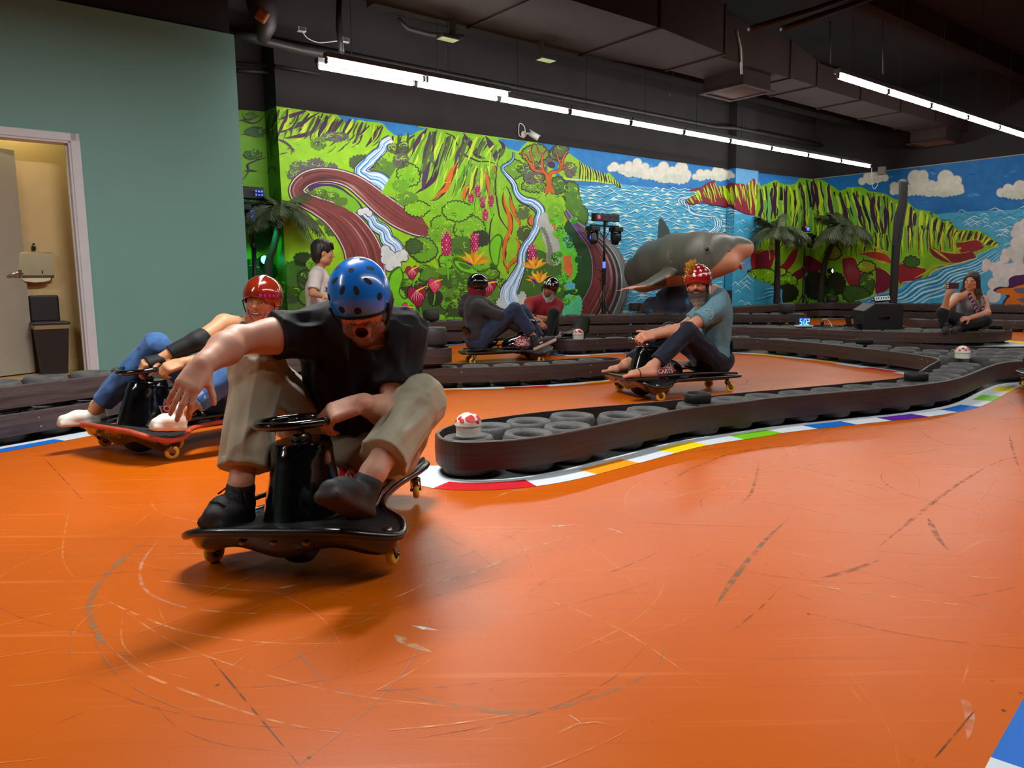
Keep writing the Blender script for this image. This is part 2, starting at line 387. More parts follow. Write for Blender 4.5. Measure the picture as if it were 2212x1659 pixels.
def poly(pts, col, only=None):
    _lay[1] += 1
    off = 0.0006 + _lay[0] * 2.0e-4 + (_lay[1] % 12) * 1.6e-5
    pts = [(float(a), float(b)) for a, b in pts]
    x0 = min(p[0] for p in pts); x1 = max(p[0] for p in pts)
    c = lin(col)
    for k, (f, nrm, quad, w) in PL.items():
        if only and k not in only: continue
        qx = [q[0] for q in quad]
        if x1 < min(qx) or x0 > max(qx): continue
        q = clip(pts, quad)
        if len(q) < 3: continue
        P = [f(x, y) + nrm * off for x, y in q]
        PM[k].add(P, [tuple(range(len(P)))], M_paint, col=c)
mr_ = random.Random(5)
def wig1(n, scale):
    """smooth 1-D noise of n samples"""
    m = max(3, int(n / scale) + 3); k = [mr_.uniform(-1, 1) for _ in range(m)]
    o = []
    for i in range(n):
        t = i / scale; a = min(int(t), m - 2); u = t - a; u = u * u * (3 - 2 * u); o.append(k[a] * (1 - u) + k[a + 1] * u)
    return np.array(o)
def norms(P, closed=False):
    if closed: T = np.roll(P, -1, 0) - np.roll(P, 1, 0)
    else: T = np.gradient(P, axis=0)
    T /= np.maximum(np.linalg.norm(T, axis=1, keepdims=True), 1e-6)
    return np.stack([-T[:, 1], T[:, 0]], 1)
def path(pts, step=5.0, wig=0.0, wl=6.0):
    P = resample(catmull(pts, 6), step)
    if wig: P = P + norms(P) * (wig1(len(P), wl) * wig)[:, None]
    return P
def rib(P, w, col, only=None):
    """ribbon along px points P; w scalar, list or (start, mid, end)"""
    P = np.array(P, float); n = len(P)
    if hasattr(w, '__len__'): W = np.interp(np.linspace(0, 1, n), np.linspace(0, 1, len(w)), w)
    else: W = np.full(n, float(w))
    N = norms(P)
    for a in range(0, n - 1, 6):       # short runs keep the pieces simple
        b = min(a + 7, n)
        A = P[a:b] + N[a:b] * W[a:b, None] / 2; B = P[a:b] - N[a:b] * W[a:b, None] / 2
        poly(list(map(tuple, A)) + list(map(tuple, B[::-1])), col, only)
def line(pts, w, col, wig=0.0, step=5.0, wl=5.0): rib(path(pts, step, wig, wl), w, col)
def shape(pts, col, smooth=True, wig=0.0, wl=4.0, step=5.0):
    P = resample(catmull(pts, 5, True), step, True) if smooth else resample(np.array(pts, float), step, True)
    if wig: 
        k = wig1(len(P), wl); k *= np.minimum(1, np.minimum(np.arange(len(P)), np.arange(len(P))[::-1]) / 3); P = P + norms(P, True) * (k * wig)[:, None]
    poly(list(map(tuple, P)), col); return P
def scallop(pts, col, s=12, amp=0.45, outline=None, ow=2.5, smooth=True):
    P = resample(catmull(pts, 5, True) if smooth else np.array(pts, float), s, True)
    area = np.sum(P[:, 0] * np.roll(P[:, 1], -1) - np.roll(P[:, 0], -1) * P[:, 1]); sg = -1 if area > 0 else 1
    out = []
    for i in range(len(P)):
        a, b = P[i], P[(i + 1) % len(P)]; d = b - a; l = np.linalg.norm(d); nn = np.array([-d[1], d[0]]) / max(l, 1e-6) * sg
        hh = amp * mr_.uniform(0.6, 1.3)
        for t in (0, .25, .5, .75): out.append(a + d * t + nn * l * hh * math.sin(math.pi * min(1, t + .0)))
    out = np.array(out)
    if outline:
        c = out.mean(0); N = norms(out, True) * sg
        poly(list(map(tuple, out + N * ow)), outline)
    poly(list(map(tuple, out)), col); return out
def bush(cx, cy, rx, ry, col, s=11, outline=None, hi=None, lo=None):
    pts = [(cx + rx * math.cos(t) * mr_.uniform(.85, 1.1), cy + ry * math.sin(t) * mr_.uniform(.85, 1.1)) for t in np.linspace(0, 2 * math.pi, 11)[:-1]]
    scallop(pts, col, s, outline=outline)
    for c_, sgn in ((hi, -1), (lo, 1)):
        if not c_: continue
        for _ in range(int(3 + rx / 9)):
            x = cx + mr_.uniform(-.7, .7) * rx; y = cy + (mr_.uniform(0, .7) * sgn) * ry; r = mr_.uniform(3, 7)
            a0 = mr_.uniform(0, 6)
            line([(x + r * math.cos(a0 + k), y + r * .8 * math.sin(a0 + k)) for k in (0, .8, 1.6, 2.4, 3.2)], [.6, 1.8, .6], c_, step=3)
def lerp(a, b, t): return a + (b - a) * t
def along(P, t):
    P = np.array(P, float); d = np.r_[0, np.cumsum(np.linalg.norm(np.diff(P, axis=0), axis=1))]; s = t * d[-1]
    return np.array([np.interp(s, d, P[:, 0]), np.interp(s, d, P[:, 1])])
LIME = (142, 200, 18); YEL = (190, 218, 40); OLV = (92, 128, 40); DKG = (46, 74, 26); GRY = (92, 92, 88); PUR = (62, 24, 62); PGREEN = (110, 170, 70); MID = (110, 168, 22)
def ridges(top, bot, n, wig=3.0, wide=6.0, cols=(PUR, (44, 36, 40), YEL, PGREEN, PUR, YEL, (50, 60, 30)), stop=(.55, 1.0)):
    for i in range(n):
        t = (i + .5 + mr_.uniform(-.3, .3)) / n
        a = along(top, t); b = along(bot, min(1, max(0, t + mr_.uniform(-.03, .03))))
        s = mr_.uniform(*stop); s0 = mr_.uniform(0, .12)
        pts = [lerp(a, b, lerp(s0, s, q)) for q in (0, .33, .66, 1)]
        c = cols[i % len(cols)]; w = wide * mr_.uniform(.5, 1.2) * (1.0 if c != cols[1] else .45)
        line(pts, [w * .5, w, w * .8, .8], c, wig=wig, wl=4)
WHT = (205, 214, 214); FOAM = (198, 226, 232); BLU = (28, 118, 186); LBL = (110, 182, 226)
def fall(pts, w, n=7):
    P = path(pts, 5, 2.0, 3); W = np.interp(np.linspace(0, 1, len(P)), np.linspace(0, 1, len(w)), w); N = norms(P)
    layer(); rib(P, W + 4, PUR); layer(); rib(P, W, (188, 214, 236)); layer()
    for i in range(n):
        o = (i + .5) / n - .5
        Q = P + N * (W * o)[:, None] + N * (wig1(len(P), 3.2) * W * .07)[:, None]
        rib(Q, [W.mean() / n * .35, W.mean() / n * .75, W.mean() / n * .4], (BLU, (236, 242, 246), LBL)[i % 3])
z1 = lambda *p: [(500 + x / 3.3175, 220 + y / 3.3175) for x, y in p]
z2 = lambda *p: [(860 + x / 3.6864, 250 + y / 3.6864) for x, y in p]
z3 = lambda *p: [(1180 + x / 4.1479, 300 + y / 4.1479) for x, y in p]
z6 = lambda *p: [(1640 + x / 3.867, 380 + y / 3.867) for x, y in p]
zb = lambda *p: [(1540 + x / 7.373, 330 + y / 7.373) for x, y in p]
W1 = 1 / 3.3175; W2 = 1 / 3.6864; W3 = 1 / 4.1479; W6 = 1 / 3.867
# ---- grounds
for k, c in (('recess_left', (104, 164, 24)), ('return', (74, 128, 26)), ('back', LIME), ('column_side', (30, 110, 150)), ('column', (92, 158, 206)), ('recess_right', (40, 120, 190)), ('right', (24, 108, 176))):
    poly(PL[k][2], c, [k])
layer()
# ---- sky and sea of the middle
shape(z1((755, 90), (830, 168), (850, 165), (905, 125), (960, 140), (1080, 150), (1125, 205), (1180, 246), (1290, 240), (1340, 205), (1340, 150), (1000, 80)), (30, 124, 196), False, step=9)
poly(z2((-20, 60), (60, 75), (230, 100), (130, 130), (60, 150), (-20, 130)), (38, 130, 198))
poly(z2((790, 180), (1030, 205), (990, 245), (960, 285), (870, 260)), (34, 124, 196))
shape([(1155, 300), (1590, 350), (1590, 480), (1400, 480), (1215, 400)], (30, 120, 190), False, step=20)   # sky
for _ in range(60):   # brushed sky
    x = mr_.uniform(1240, 1580); y = 322 + (x - 1240) * .138 + mr_.uniform(2, 80); line([(x, y), (x + mr_.uniform(6, 26), y + mr_.uniform(-5, 5))], [.5, mr_.uniform(3, 7), .5], mr_.choice(((52, 140, 204), (22, 108, 182), (70, 152, 208))), step=5)
layer()
SEA = [(1213, 398), (1268, 402), (1342, 398), (1440, 408), (1500, 413), (1600, 425), (1600, 730), (1370, 730), (1340, 640), (1290, 560), (1262, 480), (1228, 430)]
poly(SEA, (72, 168, 204))
layer()
for r in range(44):   # rows of waves
    y0 = 402 + r * 6.6 * (1 + r * .006); sc_ = 1 + r / 60
    x = 1222 + mr_.uniform(0, 18)
    while x < 1582:
        L_ = mr_.uniform(14, 34) * sc_; y = y0 + (x - 1222) * .03 + mr_.uniform(-1.5, 1.5)
        if r < 30 or x < 1440:
            a = mr_.uniform(2.0, 4.2) * sc_
            pk = mr_.uniform(.35, .65)
            pts = [(x, y + a * .4), (x + L_ * pk * .5, y - a * .1), (x + L_ * pk, y - a), (x + L_ * (pk + 1) / 2, y), (x + L_, y + a * .5)]
            line([(p[0], p[1] + 2.4) for p in pts], [.5, 2.2, .5], (20, 108, 158), step=3)
            if mr_.random() < .6: poly([(x + L_ * pk * .6, y - a * .1), (x + L_ * pk, y - a), (x + L_ * (pk + .3), y + a * .1), (x + L_ * pk, y + a * .25)], (206, 224, 200))
            line(pts, [.4, 1.5, .4], (222, 236, 232) if mr_.random() < .75 else (60, 150, 190), step=3)
        x += L_ * mr_.uniform(.85, 1.2)
layer()
# foam streams round the headland
for i in range(9):
    o = i * 1.0
    line(z3((1330, 505 + i * 3), (1180 + i * 12, 530 + i * 4), (1195 + i * 11, 590), (1330 - i * 2, 650 + i * 4), (1470 + i * 11, 690 + i * 3), (1500 + i * 9, 790), (1400 + i * 14, 860), (1390 + i * 13, 930)), [1, 2.6, 2.2, .8], (214, 232, 232) if i % 2 else (40, 132, 178), wig=1.2, step=4)
for i in range(30):   # big crests low on the wall by the shark
    x = mr_.uniform(1352, 1420); y = mr_.uniform(520, 690)
    line([(x, y + 6), (x + 8, y), (x + 14, y - 5), (x + 22, y + 3), (x + 32, y + 7)], [.6, 2.2, .6], mr_.choice(((150, 210, 226), (30, 122, 168), (190, 224, 232))), step=3)
layer()
# far green cape and clouds
poly(z3((150, 345), (300, 355), (480, 390), (672, 405), (640, 385), (560, 300), (470, 350), (430, 300), (300, 200), (180, 110), (120, 60), (100, 300)), (140, 190, 30))
layer()
for i in range(16):
    x = 290 + i * 24; yt = 205 + i * 11 if i < 9 else 318 + (i - 10) * 14
    line(z3((x, yt), (x + 14, yt + 60), (x + 10, 380 + i * 2)), [2, 3.6, 1], (52, 36, 60), wig=1.5, step=4)
    line(z3((x + 10, yt + 4), (x + 26, yt + 60), (x + 22, 380 + i * 2)), [1, 2.2, .6], (200, 220, 60), wig=1.2, step=4)
line(z3((150, 352), (400, 378), (672, 408)), [5, 3.5, 1], (206, 220, 70), wig=1)
def cloud(bl, base, outline=(176, 184, 190), c=(214, 214, 200), lo=(198, 206, 190)):
    for (x, y, r) in bl: poly([(x + (r + 1.6) * math.cos(a), y + (r + 1.6) * math.sin(a)) for a in np.linspace(0, 2 * math.pi, 22)[:-1]], outline)
    layer()
    for (x, y, r) in bl: poly([(x + r * math.cos(a), y + r * math.sin(a)) for a in np.linspace(0, 2 * math.pi, 22)[:-1]], c)
    scallop(base, lo, 9, .35)
    layer()
def cl(f, k, pts): return [(*f((x, y))[0], r * k) for x, y, r in pts]
cloud(cl(z3, W3, [(610, 250, 38), (575, 265, 25), (680, 270, 40), (740, 240, 36), (740, 290, 50), (815, 215, 38), (820, 280, 60), (885, 250, 32), (900, 310, 48), (945, 290, 30), (1000, 310, 60), (1050, 250, 44), (1070, 310, 60), (1130, 285, 34), (1210, 265, 56), (1190, 330, 60), (1250, 320, 45), (1130, 350, 40), (1060, 350, 40)]), z3((640, 285), (900, 320), (1120, 320), (1270, 340), (1270, 380), (1180, 398), (1120, 370), (1060, 390), (960, 365), (850, 345), (740, 325)))
cloud(cl(z3, W3, [(1330, 340, 22), (1380, 310, 34), (1440, 315, 36), (1490, 320, 30), (1540, 295, 52), (1590, 320, 40), (1640, 315, 28), (1670, 330, 18), (1400, 345, 25), (1560, 345, 30)]), z3((1330, 345), (1450, 340), (1600, 330), (1680, 335), (1590, 365), (1540, 372), (1460, 350), (1380, 368)))
# ---- red and green headland running over the column
HL = z3((1240, 560), (1290, 520), (1340, 500), (1370, 440), (1430, 400), (1500, 370), (1540, 440), (1600, 420), (1650, 400), (1700, 400), (1740, 400), (1800, 430), (1860, 350), (1880, 420), (1920, 440), (1990, 400), (1990, 760), (1930, 800), (1860, 700), (1780, 670), (1700, 630), (1640, 600), (1590, 615), (1500, 590), (1400, 570), (1300, 600))
shape(HL, (128, 30, 50), False, wig=2.5, step=4)
shape(z3((1265, 460), (1350, 440), (1420, 440), (1420, 470), (1300, 475)), (112, 40, 60), False, wig=2, step=4)
layer()
ridges([(x, y) for x, y in z3((1255, 550), (1370, 440), (1500, 380), (1600, 430), (1700, 405), (1860, 360), (1990, 410))], z3((1270, 590), (1400, 560), (1520, 585), (1640, 590), (1720, 620), (1860, 680), (1990, 760)), 56, 2.0, 4.5, (LIME, PUR, YEL, LIME, (150, 24, 48), (170, 190, 50), PUR, YEL))
line(z3((1240, 575), (1300, 598), (1400, 572), (1500, 592), (1590, 617), (1640, 602), (1700, 632), (1780, 672), (1860, 705)), [1, 3, 1.5], (40, 22, 44), wig=2, step=4)
layer()
# lower right corner of the recess: lime flanks, red gullies, bushes and inlet waves
FL = zb((700, 700), (730, 560), (1000, 430), (1080, 490), (1160, 510), (1250, 500), (1320, 470), (1370, 405), (1600, 412), (1740, 430), (2010, 600), (2140, 560)) + z6((700, 90), (760, 90), (850, 95), (930, 130), (1050, 150), (1130, 190), (1240, 210), (1320, 280), (1430, 290), (1530, 370), (1600, 370), (1650, 450), (1760, 440), (1840, 450), (1930, 510), (2015, 575), (1900, 620), (1820, 650), (1800, 690), (1700, 720), (1600, 730), (1500, 760), (1440, 800), (1380, 870), (1200, 880), (1180, 930), (1100, 950), (980, 990), (800, 1060), (700, 1070)) + [(1700, 700), (1632, 640), (1632, 470)]
shape(FL, (122, 180, 26), False, wig=1.5, step=5)
layer()
ridges(zb((740, 560), (1000, 440), (1160, 520), (1330, 480), (1400, 412), (1600, 415), (1740, 440), (2010, 610), (2140, 570)) + z6((760, 95), (850, 100), (930, 140)), z6((0, 650), (120, 560), (280, 600), (420, 560), (560, 620), (760, 640), (900, 600), (1000, 640), (1080, 660)), 66, 3.2, 8.0, (PUR, (48, 30, 44), YEL, PGREEN, (30, 26, 34), (112, 176, 92), YEL, PUR))
ridges(z6((930, 135), (1050, 155), (1130, 195), (1240, 215), (1320, 285), (1430, 295), (1530, 375)), z6((960, 560), (1060, 600), (1150, 540), (1250, 560), (1330, 560), (1420, 590), (1500, 560)), 34, 3.5, 9.0, (PUR, (44, 26, 44), YEL, (70, 34, 66), PGREEN, YEL))
ridges(z6((1530, 375), (1600, 375), (1650, 455), (1760, 445), (1840, 455), (1930, 515), (2010, 575)), z6((1480, 560), (1560, 600), (1640, 590), (1720, 600), (1780, 610), (1850, 600), (1960, 595)), 30, 2.6, 6.5, (PUR, (44, 26, 44), YEL, (120, 30, 40), YEL))
layer()
ridges(z6((100, 330), (420, 260), (700, 330), (900, 420), (1080, 480)), z6((60, 680), (300, 660), (560, 700), (800, 700), (1080, 740)), 60, 3.0, 5.0, (YEL, (40, 60, 20), PGREEN, (150, 196, 40), (84, 132, 24), PUR))
ridges(z6((1180, 380), (1330, 420), (1500, 450), (1660, 500)), z6((1180, 700), (1350, 690), (1500, 680), (1660, 660)), 34, 2.6, 5.0, (YEL, (44, 62, 22), (150, 196, 40), PGREEN, PUR, (150, 40, 40)))
layer()
RED = (138, 26, 38); DRED = (112, 20, 48)
for pts, c in ((z6((-60, 640), (100, 610), (140, 640), (110, 740), (60, 800), (-60, 790)), RED), (z6((280, 620), (330, 580), (310, 700), (240, 790), (190, 860), (170, 780), (230, 690)), RED), (z6((390, 670), (470, 690), (540, 750), (500, 790), (460, 840), (400, 810), (340, 860), (290, 860), (260, 830), (360, 760)), DRED),
               (z6((700, 690), (800, 690), (850, 800), (895, 880), (860, 950), (800, 950), (740, 900), (700, 800)), RED), (z6((980, 760), (1060, 790), (1110, 860), (1090, 930), (980, 985), (975, 860)), DRED), (z6((1170, 740), (1260, 730), (1340, 760), (1390, 780), (1350, 860), (1250, 880), (1180, 900)), RED),
               (z6((1420, 600), (1520, 630), (1640, 650), (1760, 630), (1800, 680), (1700, 715), (1600, 725), (1480, 690)), (122, 30, 40)), (z6((830, 650), (960, 630), (1060, 660), (1100, 730), (1000, 700), (900, 670)), (170, 50, 36)), (z6((1640, 560), (1720, 550), (1830, 540), (1880, 600), (1780, 640), (1700, 640)), (140, 34, 40)),
               (z3((1680, 1130), (1720, 1100), (1760, 1160), (1740, 1190), (1700, 1160)), RED), (z3((1880, 1030), (1990, 1000), (1990, 1160), (1930, 1190), (1880, 1190)), DRED)):
    shape(pts, c, True, wig=1.5, step=4)
    P = np.array(pts); line(list(map(tuple, P[:4])), [.5, 1.6, .5], (206, 196, 60), wig=1.2, step=4)
for pts in (z6((800, 560), (940, 590), (1080, 640), (1000, 620)), z6((940, 680), (1040, 720), (1100, 700)), z6((1430, 600), (1520, 660), (1600, 720)), z6((1600, 640), (1700, 600), (1760, 570)), z6((1300, 850), (1400, 800), (1480, 750), (1600, 745))):
    line(pts, [1, 5, 1], (186, 176, 50), wig=1.5, step=4)
layer()
for c_ in ((60, 860, 70, 55, (84, 146, 22)), (250, 880, 62, 50, (108, 172, 22)), (230, 980, 90, 60, (84, 140, 26)), (470, 920, 100, 110, (104, 170, 24)), (640, 900, 66, 90, (110, 176, 20)), (560, 990, 70, 60, (76, 126, 26)), (800, 990, 110, 60, (58, 92, 26)), (900, 900, 60, 90, (60, 98, 26)), (1270, 720, 60, 34, (56, 92, 24)), (900, 760, 70, 40, (160, 160, 30)), (620, 640, 60, 50, (138, 150, 26)), (180, 800, 40, 26, (150, 160, 30))):
    (x, y), = z6(c_[:2]); bush(x, y, c_[2] * W6, c_[3] * W6, c_[4], 8, outline=(36, 40, 22), hi=(170, 214, 50), lo=(40, 66, 20))
(x, y), = zb((680, 1500)); 
for cx, cy, rx, ry, c in ((1646, 598, 30, 18, (118, 184, 20)), (1690, 606, 22, 20, (112, 178, 20)), (1620, 600, 10, 12, (100, 160, 24))): bush(cx, cy, rx, ry, c, 7, outline=(34, 46, 22), hi=(170, 220, 50))
layer()
def wavelets(x0, x1, y0, y1, n, c1=(206, 230, 236), s=1.0):
    for _ in range(n):
        x = mr_.uniform(x0, x1); y = mr_.uniform(y0, y1); a = mr_.uniform(4, 8) * s
        line([(x - 1.7 * a, y + a * .7), (x - .6 * a, y - a * .1), (x, y - a * .7), (x + .5 * a, y), (x + 1.6 * a, y + a * .8)], [.5, 1.7, .5], c1, wig=.6, step=3)
shape([(1560, 570), (1590, 578), (1612, 590), (1632, 602), (1690, 626), (1690, 720), (1555, 720)], (60, 160, 196), False, wig=1.2, step=5)
poly([(1600, 462), (1640, 468), (1660, 500), (1630, 540), (1585, 540), (1585, 462)], (64, 160, 198))
wavelets(1588, 1622, 590, 660, 9); wavelets(1590, 1640, 475, 500, 6, s=.6)
for i in range(6): line([(1630 + i * 3, 650 - i * 2), (1650, 646 - i * 4), (1672 + i * 1.5, 640 - i * 3), (1676 + i * 3, 656)], [1, 2.4, 1], (120, 198, 224) if i % 2 else (20, 106, 156), step=3)
layer()
# ---- right wall: sea, inlet, clouds, spray and lava
SEA2 = z6((1480, 325), (1560, 310), (1700, 300), (2000, 288), (2212, 276), (3200, 230), (3200, 1300), (960, 1300), (840, 1040), (1000, 985), (1180, 935), (1210, 890), (1390, 870), (1450, 800), (1620, 735), (1810, 690), (1830, 650), (2020, 578), (1930, 505), (1840, 448), (1660, 448), (1600, 365), (1530, 365))
_save = dict(PL)
shape(SEA2, (70, 164, 200), False, step=8)
layer()
for r in range(30):
    y0 = 300 + r * 20
    for _ in range(9):
        x = mr_.uniform(1500 if r < 4 else 1640 + r * 8, 2900); y = y0 - (x - 1500) * .05; L_ = mr_.uniform(50, 130)
        if 1650 < x + L_ and y > 420 and x < 1600 + (y - 420) * 1.2 + 260 and x < 2030: continue
        line(z6((x, y + 8), (x + L_ * .3, y - 4), (x + L_ * .5, y - 12), (x + L_ * .75, y + 4), (x + L_, y + 12)), [.5, 1.6, .5], mr_.choice(((196, 226, 230), (224, 234, 232), (20, 106, 158))), step=4)
# the inlet's flowing bands
for i in range(12):
    o = i * 22
    line(z6((860 + o * .7, 1070 + o * .1), (980 + o * .6, 1010 + o * .3), (1160 + o * .6, 980 + o * .45), (1300 + o * .5, 880 + o * .6), (1470 + o * .4, 830 + o * .6), (1560 + o * .4, 770 + o * .5), (1720 + o * .3, 740 + o * .4), (1830 + o * .5, 690 + o * .3), (1960 + o * .4, 610 + o * .25)), [1.5, 4.5, 3, .8], ((26, 118, 166), (150, 212, 230), (44, 142, 186), (188, 226, 236))[i % 4], wig=1.6, step=5)
line(z6((1000, 985), (1180, 935), (1210, 890), (1390, 872), (1450, 802), (1620, 737), (1810, 692), (1830, 652), (2020, 580)), [1, 3, 1], (214, 200, 90), wig=1.6, step=4)
line(z6((800, 1050), (900, 1020), (980, 985)), [1, 3, 1], (200, 196, 90), wig=1.6, step=4)
layer()
for _ in range(70):
    x = mr_.uniform(800, 2900); y = mr_.uniform(-60, 300) - (x - 1400) * .07
    if x < 1350 and y > 90: continue
    line(z6((x, y), (x + mr_.uniform(20, 90), y + mr_.uniform(-18, 18))), [.5, mr_.uniform(3, 8), .5], mr_.choice(((40, 124, 188), (16, 94, 162), (58, 140, 200), (30, 112, 178))), step=6)
layer()
cloud(cl(z6, W6, [(1130, 90, 36), (1120, 130, 26), (1200, 70, 40), (1310, 20, 66), (1370, -5, 40), (1380, 50, 40), (1330, 90, 60), (1440, 80, 40), (1500, 95, 50), (1560, 20, 66), (1600, 80, 60), (1650, 40, 40), (1670, 100, 36), (1690, 125, 20), (1250, 120, 44), (1420, 125, 46), (1540, 125, 50)]), z6((1130, 115), (1300, 90), (1500, 110), (1690, 115), (1660, 155), (1500, 165), (1380, 160), (1260, 150), (1160, 148)))
cloud(cl(z6, W6, [(860, 45, 28), (910, 10, 36), (960, 10, 40), (1000, 15, 34), (1050, 15, 28), (930, 40, 30)]), z6((870, 40), (960, 30), (1060, 20), (1000, 48), (920, 60)))
cloud(cl(z6, W6, [(2020, 140, 34), (2080, 110, 40), (2130, 120, 40), (2180, 90, 50), (2260, 80, 60), (2340, 120, 50), (2420, 140, 40), (2100, 150, 30)]), z6((2020, 140), (2180, 130), (2400, 150), (2300, 185), (2080, 182)))
for x, y, r in ((2140, 480, 40), (2180, 440, 60), (2240, 420, 70), (2150, 560, 50), (2230, 560, 90), (2060, 640, 34), (2050, 690, 40), (2110, 640, 50), (2180, 660, 80), (1900, 730, 36), (1890, 770, 30), (1960, 760, 40), (2010, 750, 40), (2000, 820, 50), (2080, 800, 70), (2160, 780, 70), (1960, 900, 50), (1960, 1000, 60), (2050, 900, 60), (2320, 520, 120), (2340, 700, 140), (2480, 640, 120)):
    (px, py), = z6((x, y)); rr = r * W6
    poly([(px + (rr + 1.2) * math.cos(a), py + (rr + 1.2) * math.sin(a)) for a in np.linspace(0, 2 * math.pi, 20)[:-1]], (150, 150, 160))
layer()
for x, y, r in ((2140, 480, 40), (2180, 440, 60), (2240, 420, 70), (2150, 560, 50), (2230, 560, 90), (2060, 640, 34), (2050, 690, 40), (2110, 640, 50), (2180, 660, 80), (1900, 730, 36), (1890, 770, 30), (1960, 760, 40), (2010, 750, 40), (2000, 820, 50), (2080, 800, 70), (2160, 780, 70), (1960, 900, 50), (1960, 1000, 60), (2050, 900, 60), (2320, 520, 120), (2340, 700, 140), (2480, 640, 120)):
    (px, py), = z6((x, y)); rr = r * W6
    poly([(px + rr * math.cos(a), py + rr * math.sin(a)) for a in np.linspace(0, 2 * math.pi, 20)[:-1]], mr_.choice(((206, 204, 200), (196, 200, 194), (212, 206, 204))))
layer()
shape(z6((1955, 960), (2010, 925), (2080, 920), (2090, 860), (2130, 830), (2212, 820), (2700, 780), (2900, 1200), (2010, 1200), (2030, 1060), (2060, 1000)), (70, 26, 80), True, wig=1.5, step=4)
layer()
shape(z6((1975, 962), (2030, 938), (2110, 935), (2212, 910), (2700, 880), (2900, 1190), (2040, 1190), (2060, 1060), (2100, 1000), (2060, 990)), (216, 108, 20), True, wig=1.5, step=4)
layer()
for pts in (z6((2120, 950), (2200, 935), (2300, 960), (2200, 985)), z6((2150, 1030), (2240, 1020), (2330, 1040), (2230, 1060))): shape(pts, (96, 92, 120), True, step=4)
layer()
# ---- left part: ridges at the top
for a, b, c, w in ((((600, 258), (640, 248), (672, 232)), None, (76, 32, 84), 9), (((597, 285), (640, 275), (690, 240)), None, (66, 40, 60), 8), (((615, 300), (670, 285), (700, 240)), None, PUR, 9), (((655, 300), (690, 275), (716, 245)), None, (84, 74, 80), 8), (((700, 300), (712, 275), (728, 255)), None, PUR, 6), (((600, 300), (620, 310), (636, 330)), None, (70, 34, 84), 5), (((620, 268), (650, 262), (664, 250)), None, (50, 44, 46), 3), (((740, 300), (756, 284), (768, 262)), None, PUR, 5), (((760, 310), (780, 290), (792, 264)), None, (76, 40, 80), 6), (((790, 318), (806, 296), (826, 270)), None, PUR, 8), (((812, 316), (836, 300), (850, 296)), None, (66, 56, 60), 4), (((870, 318), (884, 300), (900, 286)), None, (60, 56, 40), 5), (((600, 240), (640, 232), (700, 262)), None, YEL, 3)):
    line(a, [2, w, w * .8, 1], c, wig=2.5, step=4)
ridges([(600, 233), (680, 243), (745, 254), (790, 264), (832, 270)], [(560, 318), (640, 312), (705, 300), (770, 312), (812, 326)], 26, 3.0, 8.5, ((60, 44, 58), (84, 140, 26), PUR, YEL, (70, 80, 44)), (.6, 1.0))
ridges([(846, 292), (868, 288), (884, 284)], [(836, 326), (858, 332), (880, 330)], 6, 2, 5, (PUR, YEL, (60, 70, 40)))
for i in range(34):
    x = mr_.uniform(600, 860); y = 238 + (x - 600) * .14 + mr_.uniform(6, 60)
    line([(x, y), (x - 8, y + 10), (x - 20, y + 18)], [.6, mr_.uniform(1.5, 4), .6], mr_.choice((YEL, MID, (60, 70, 40), YEL, (56, 46, 50))), wig=1.5, step=4)
layer()
for cx, cy, rx, ry, c in ((722, 296, 30, 9, GRY), (688, 310, 16, 12, OLV), (860, 322, 26, 10, (78, 92, 60)), (872, 345, 18, 20, (96, 106, 84)), (815, 355, 22, 16, OLV), (776, 352, 22, 16, (70, 90, 56)), (846, 372, 20, 20, (84, 128, 40)), (880, 380, 26, 22, (96, 150, 30)), (876, 430, 24, 16, (72, 108, 40)), (890, 350, 18, 10, (70, 84, 60)), (770, 395, 16, 12, (66, 92, 46)), (716, 425, 22, 12, OLV), (742, 440, 24, 16, (112, 176, 30)), (646, 362, 18, 12, GRY), (680, 356, 22, 12, GRY), (710, 362, 20, 8, GRY), (634, 378, 14, 10, GRY), (705, 476, 22, 12, (78, 108, 30)), (716, 492, 14, 16, (70, 96, 30)), (640, 590, 26, 30, (64, 100, 30)), (630, 632, 34, 22, (46, 66, 30)), (655, 560, 22, 14, (40, 66, 22)), (632, 620, 26, 18, (122, 176, 24)), (640, 655, 34, 16, (70, 100, 36))):
    bush(cx, cy, rx, ry, c, 8, hi=(150, 206, 40), lo=(44, 60, 30))
for pts in (z1((340, 270), (400, 300), (430, 330)), z1((390, 340), (430, 330), (460, 350)), z1((420, 310), (430, 340), (425, 380)), z1((340, 380), (380, 370), (400, 365)), z1((580, 280), (620, 290), (660, 280)), z1((600, 270), (620, 310), (600, 320))):
    line(pts, [.6, 3, .6], (86, 40, 90), wig=1, step=3)
layer()
fall(z1((1140, 270), (1090, 300), (1060, 360), (990, 420), (920, 490), (980, 540), (1070, 570), (1100, 630), (1060, 680), (1110, 720)), [16, 18, 22, 24, 30, 34, 32, 30])
for x, y in ((1080, 285), (1110, 275), (1140, 285), (1130, 265)): (px, py), = z1((x, y)); poly([(px + 5 * math.cos(a), py + 4 * math.sin(a)) for a in np.linspace(0, 6.28, 12)], WHT)
layer()
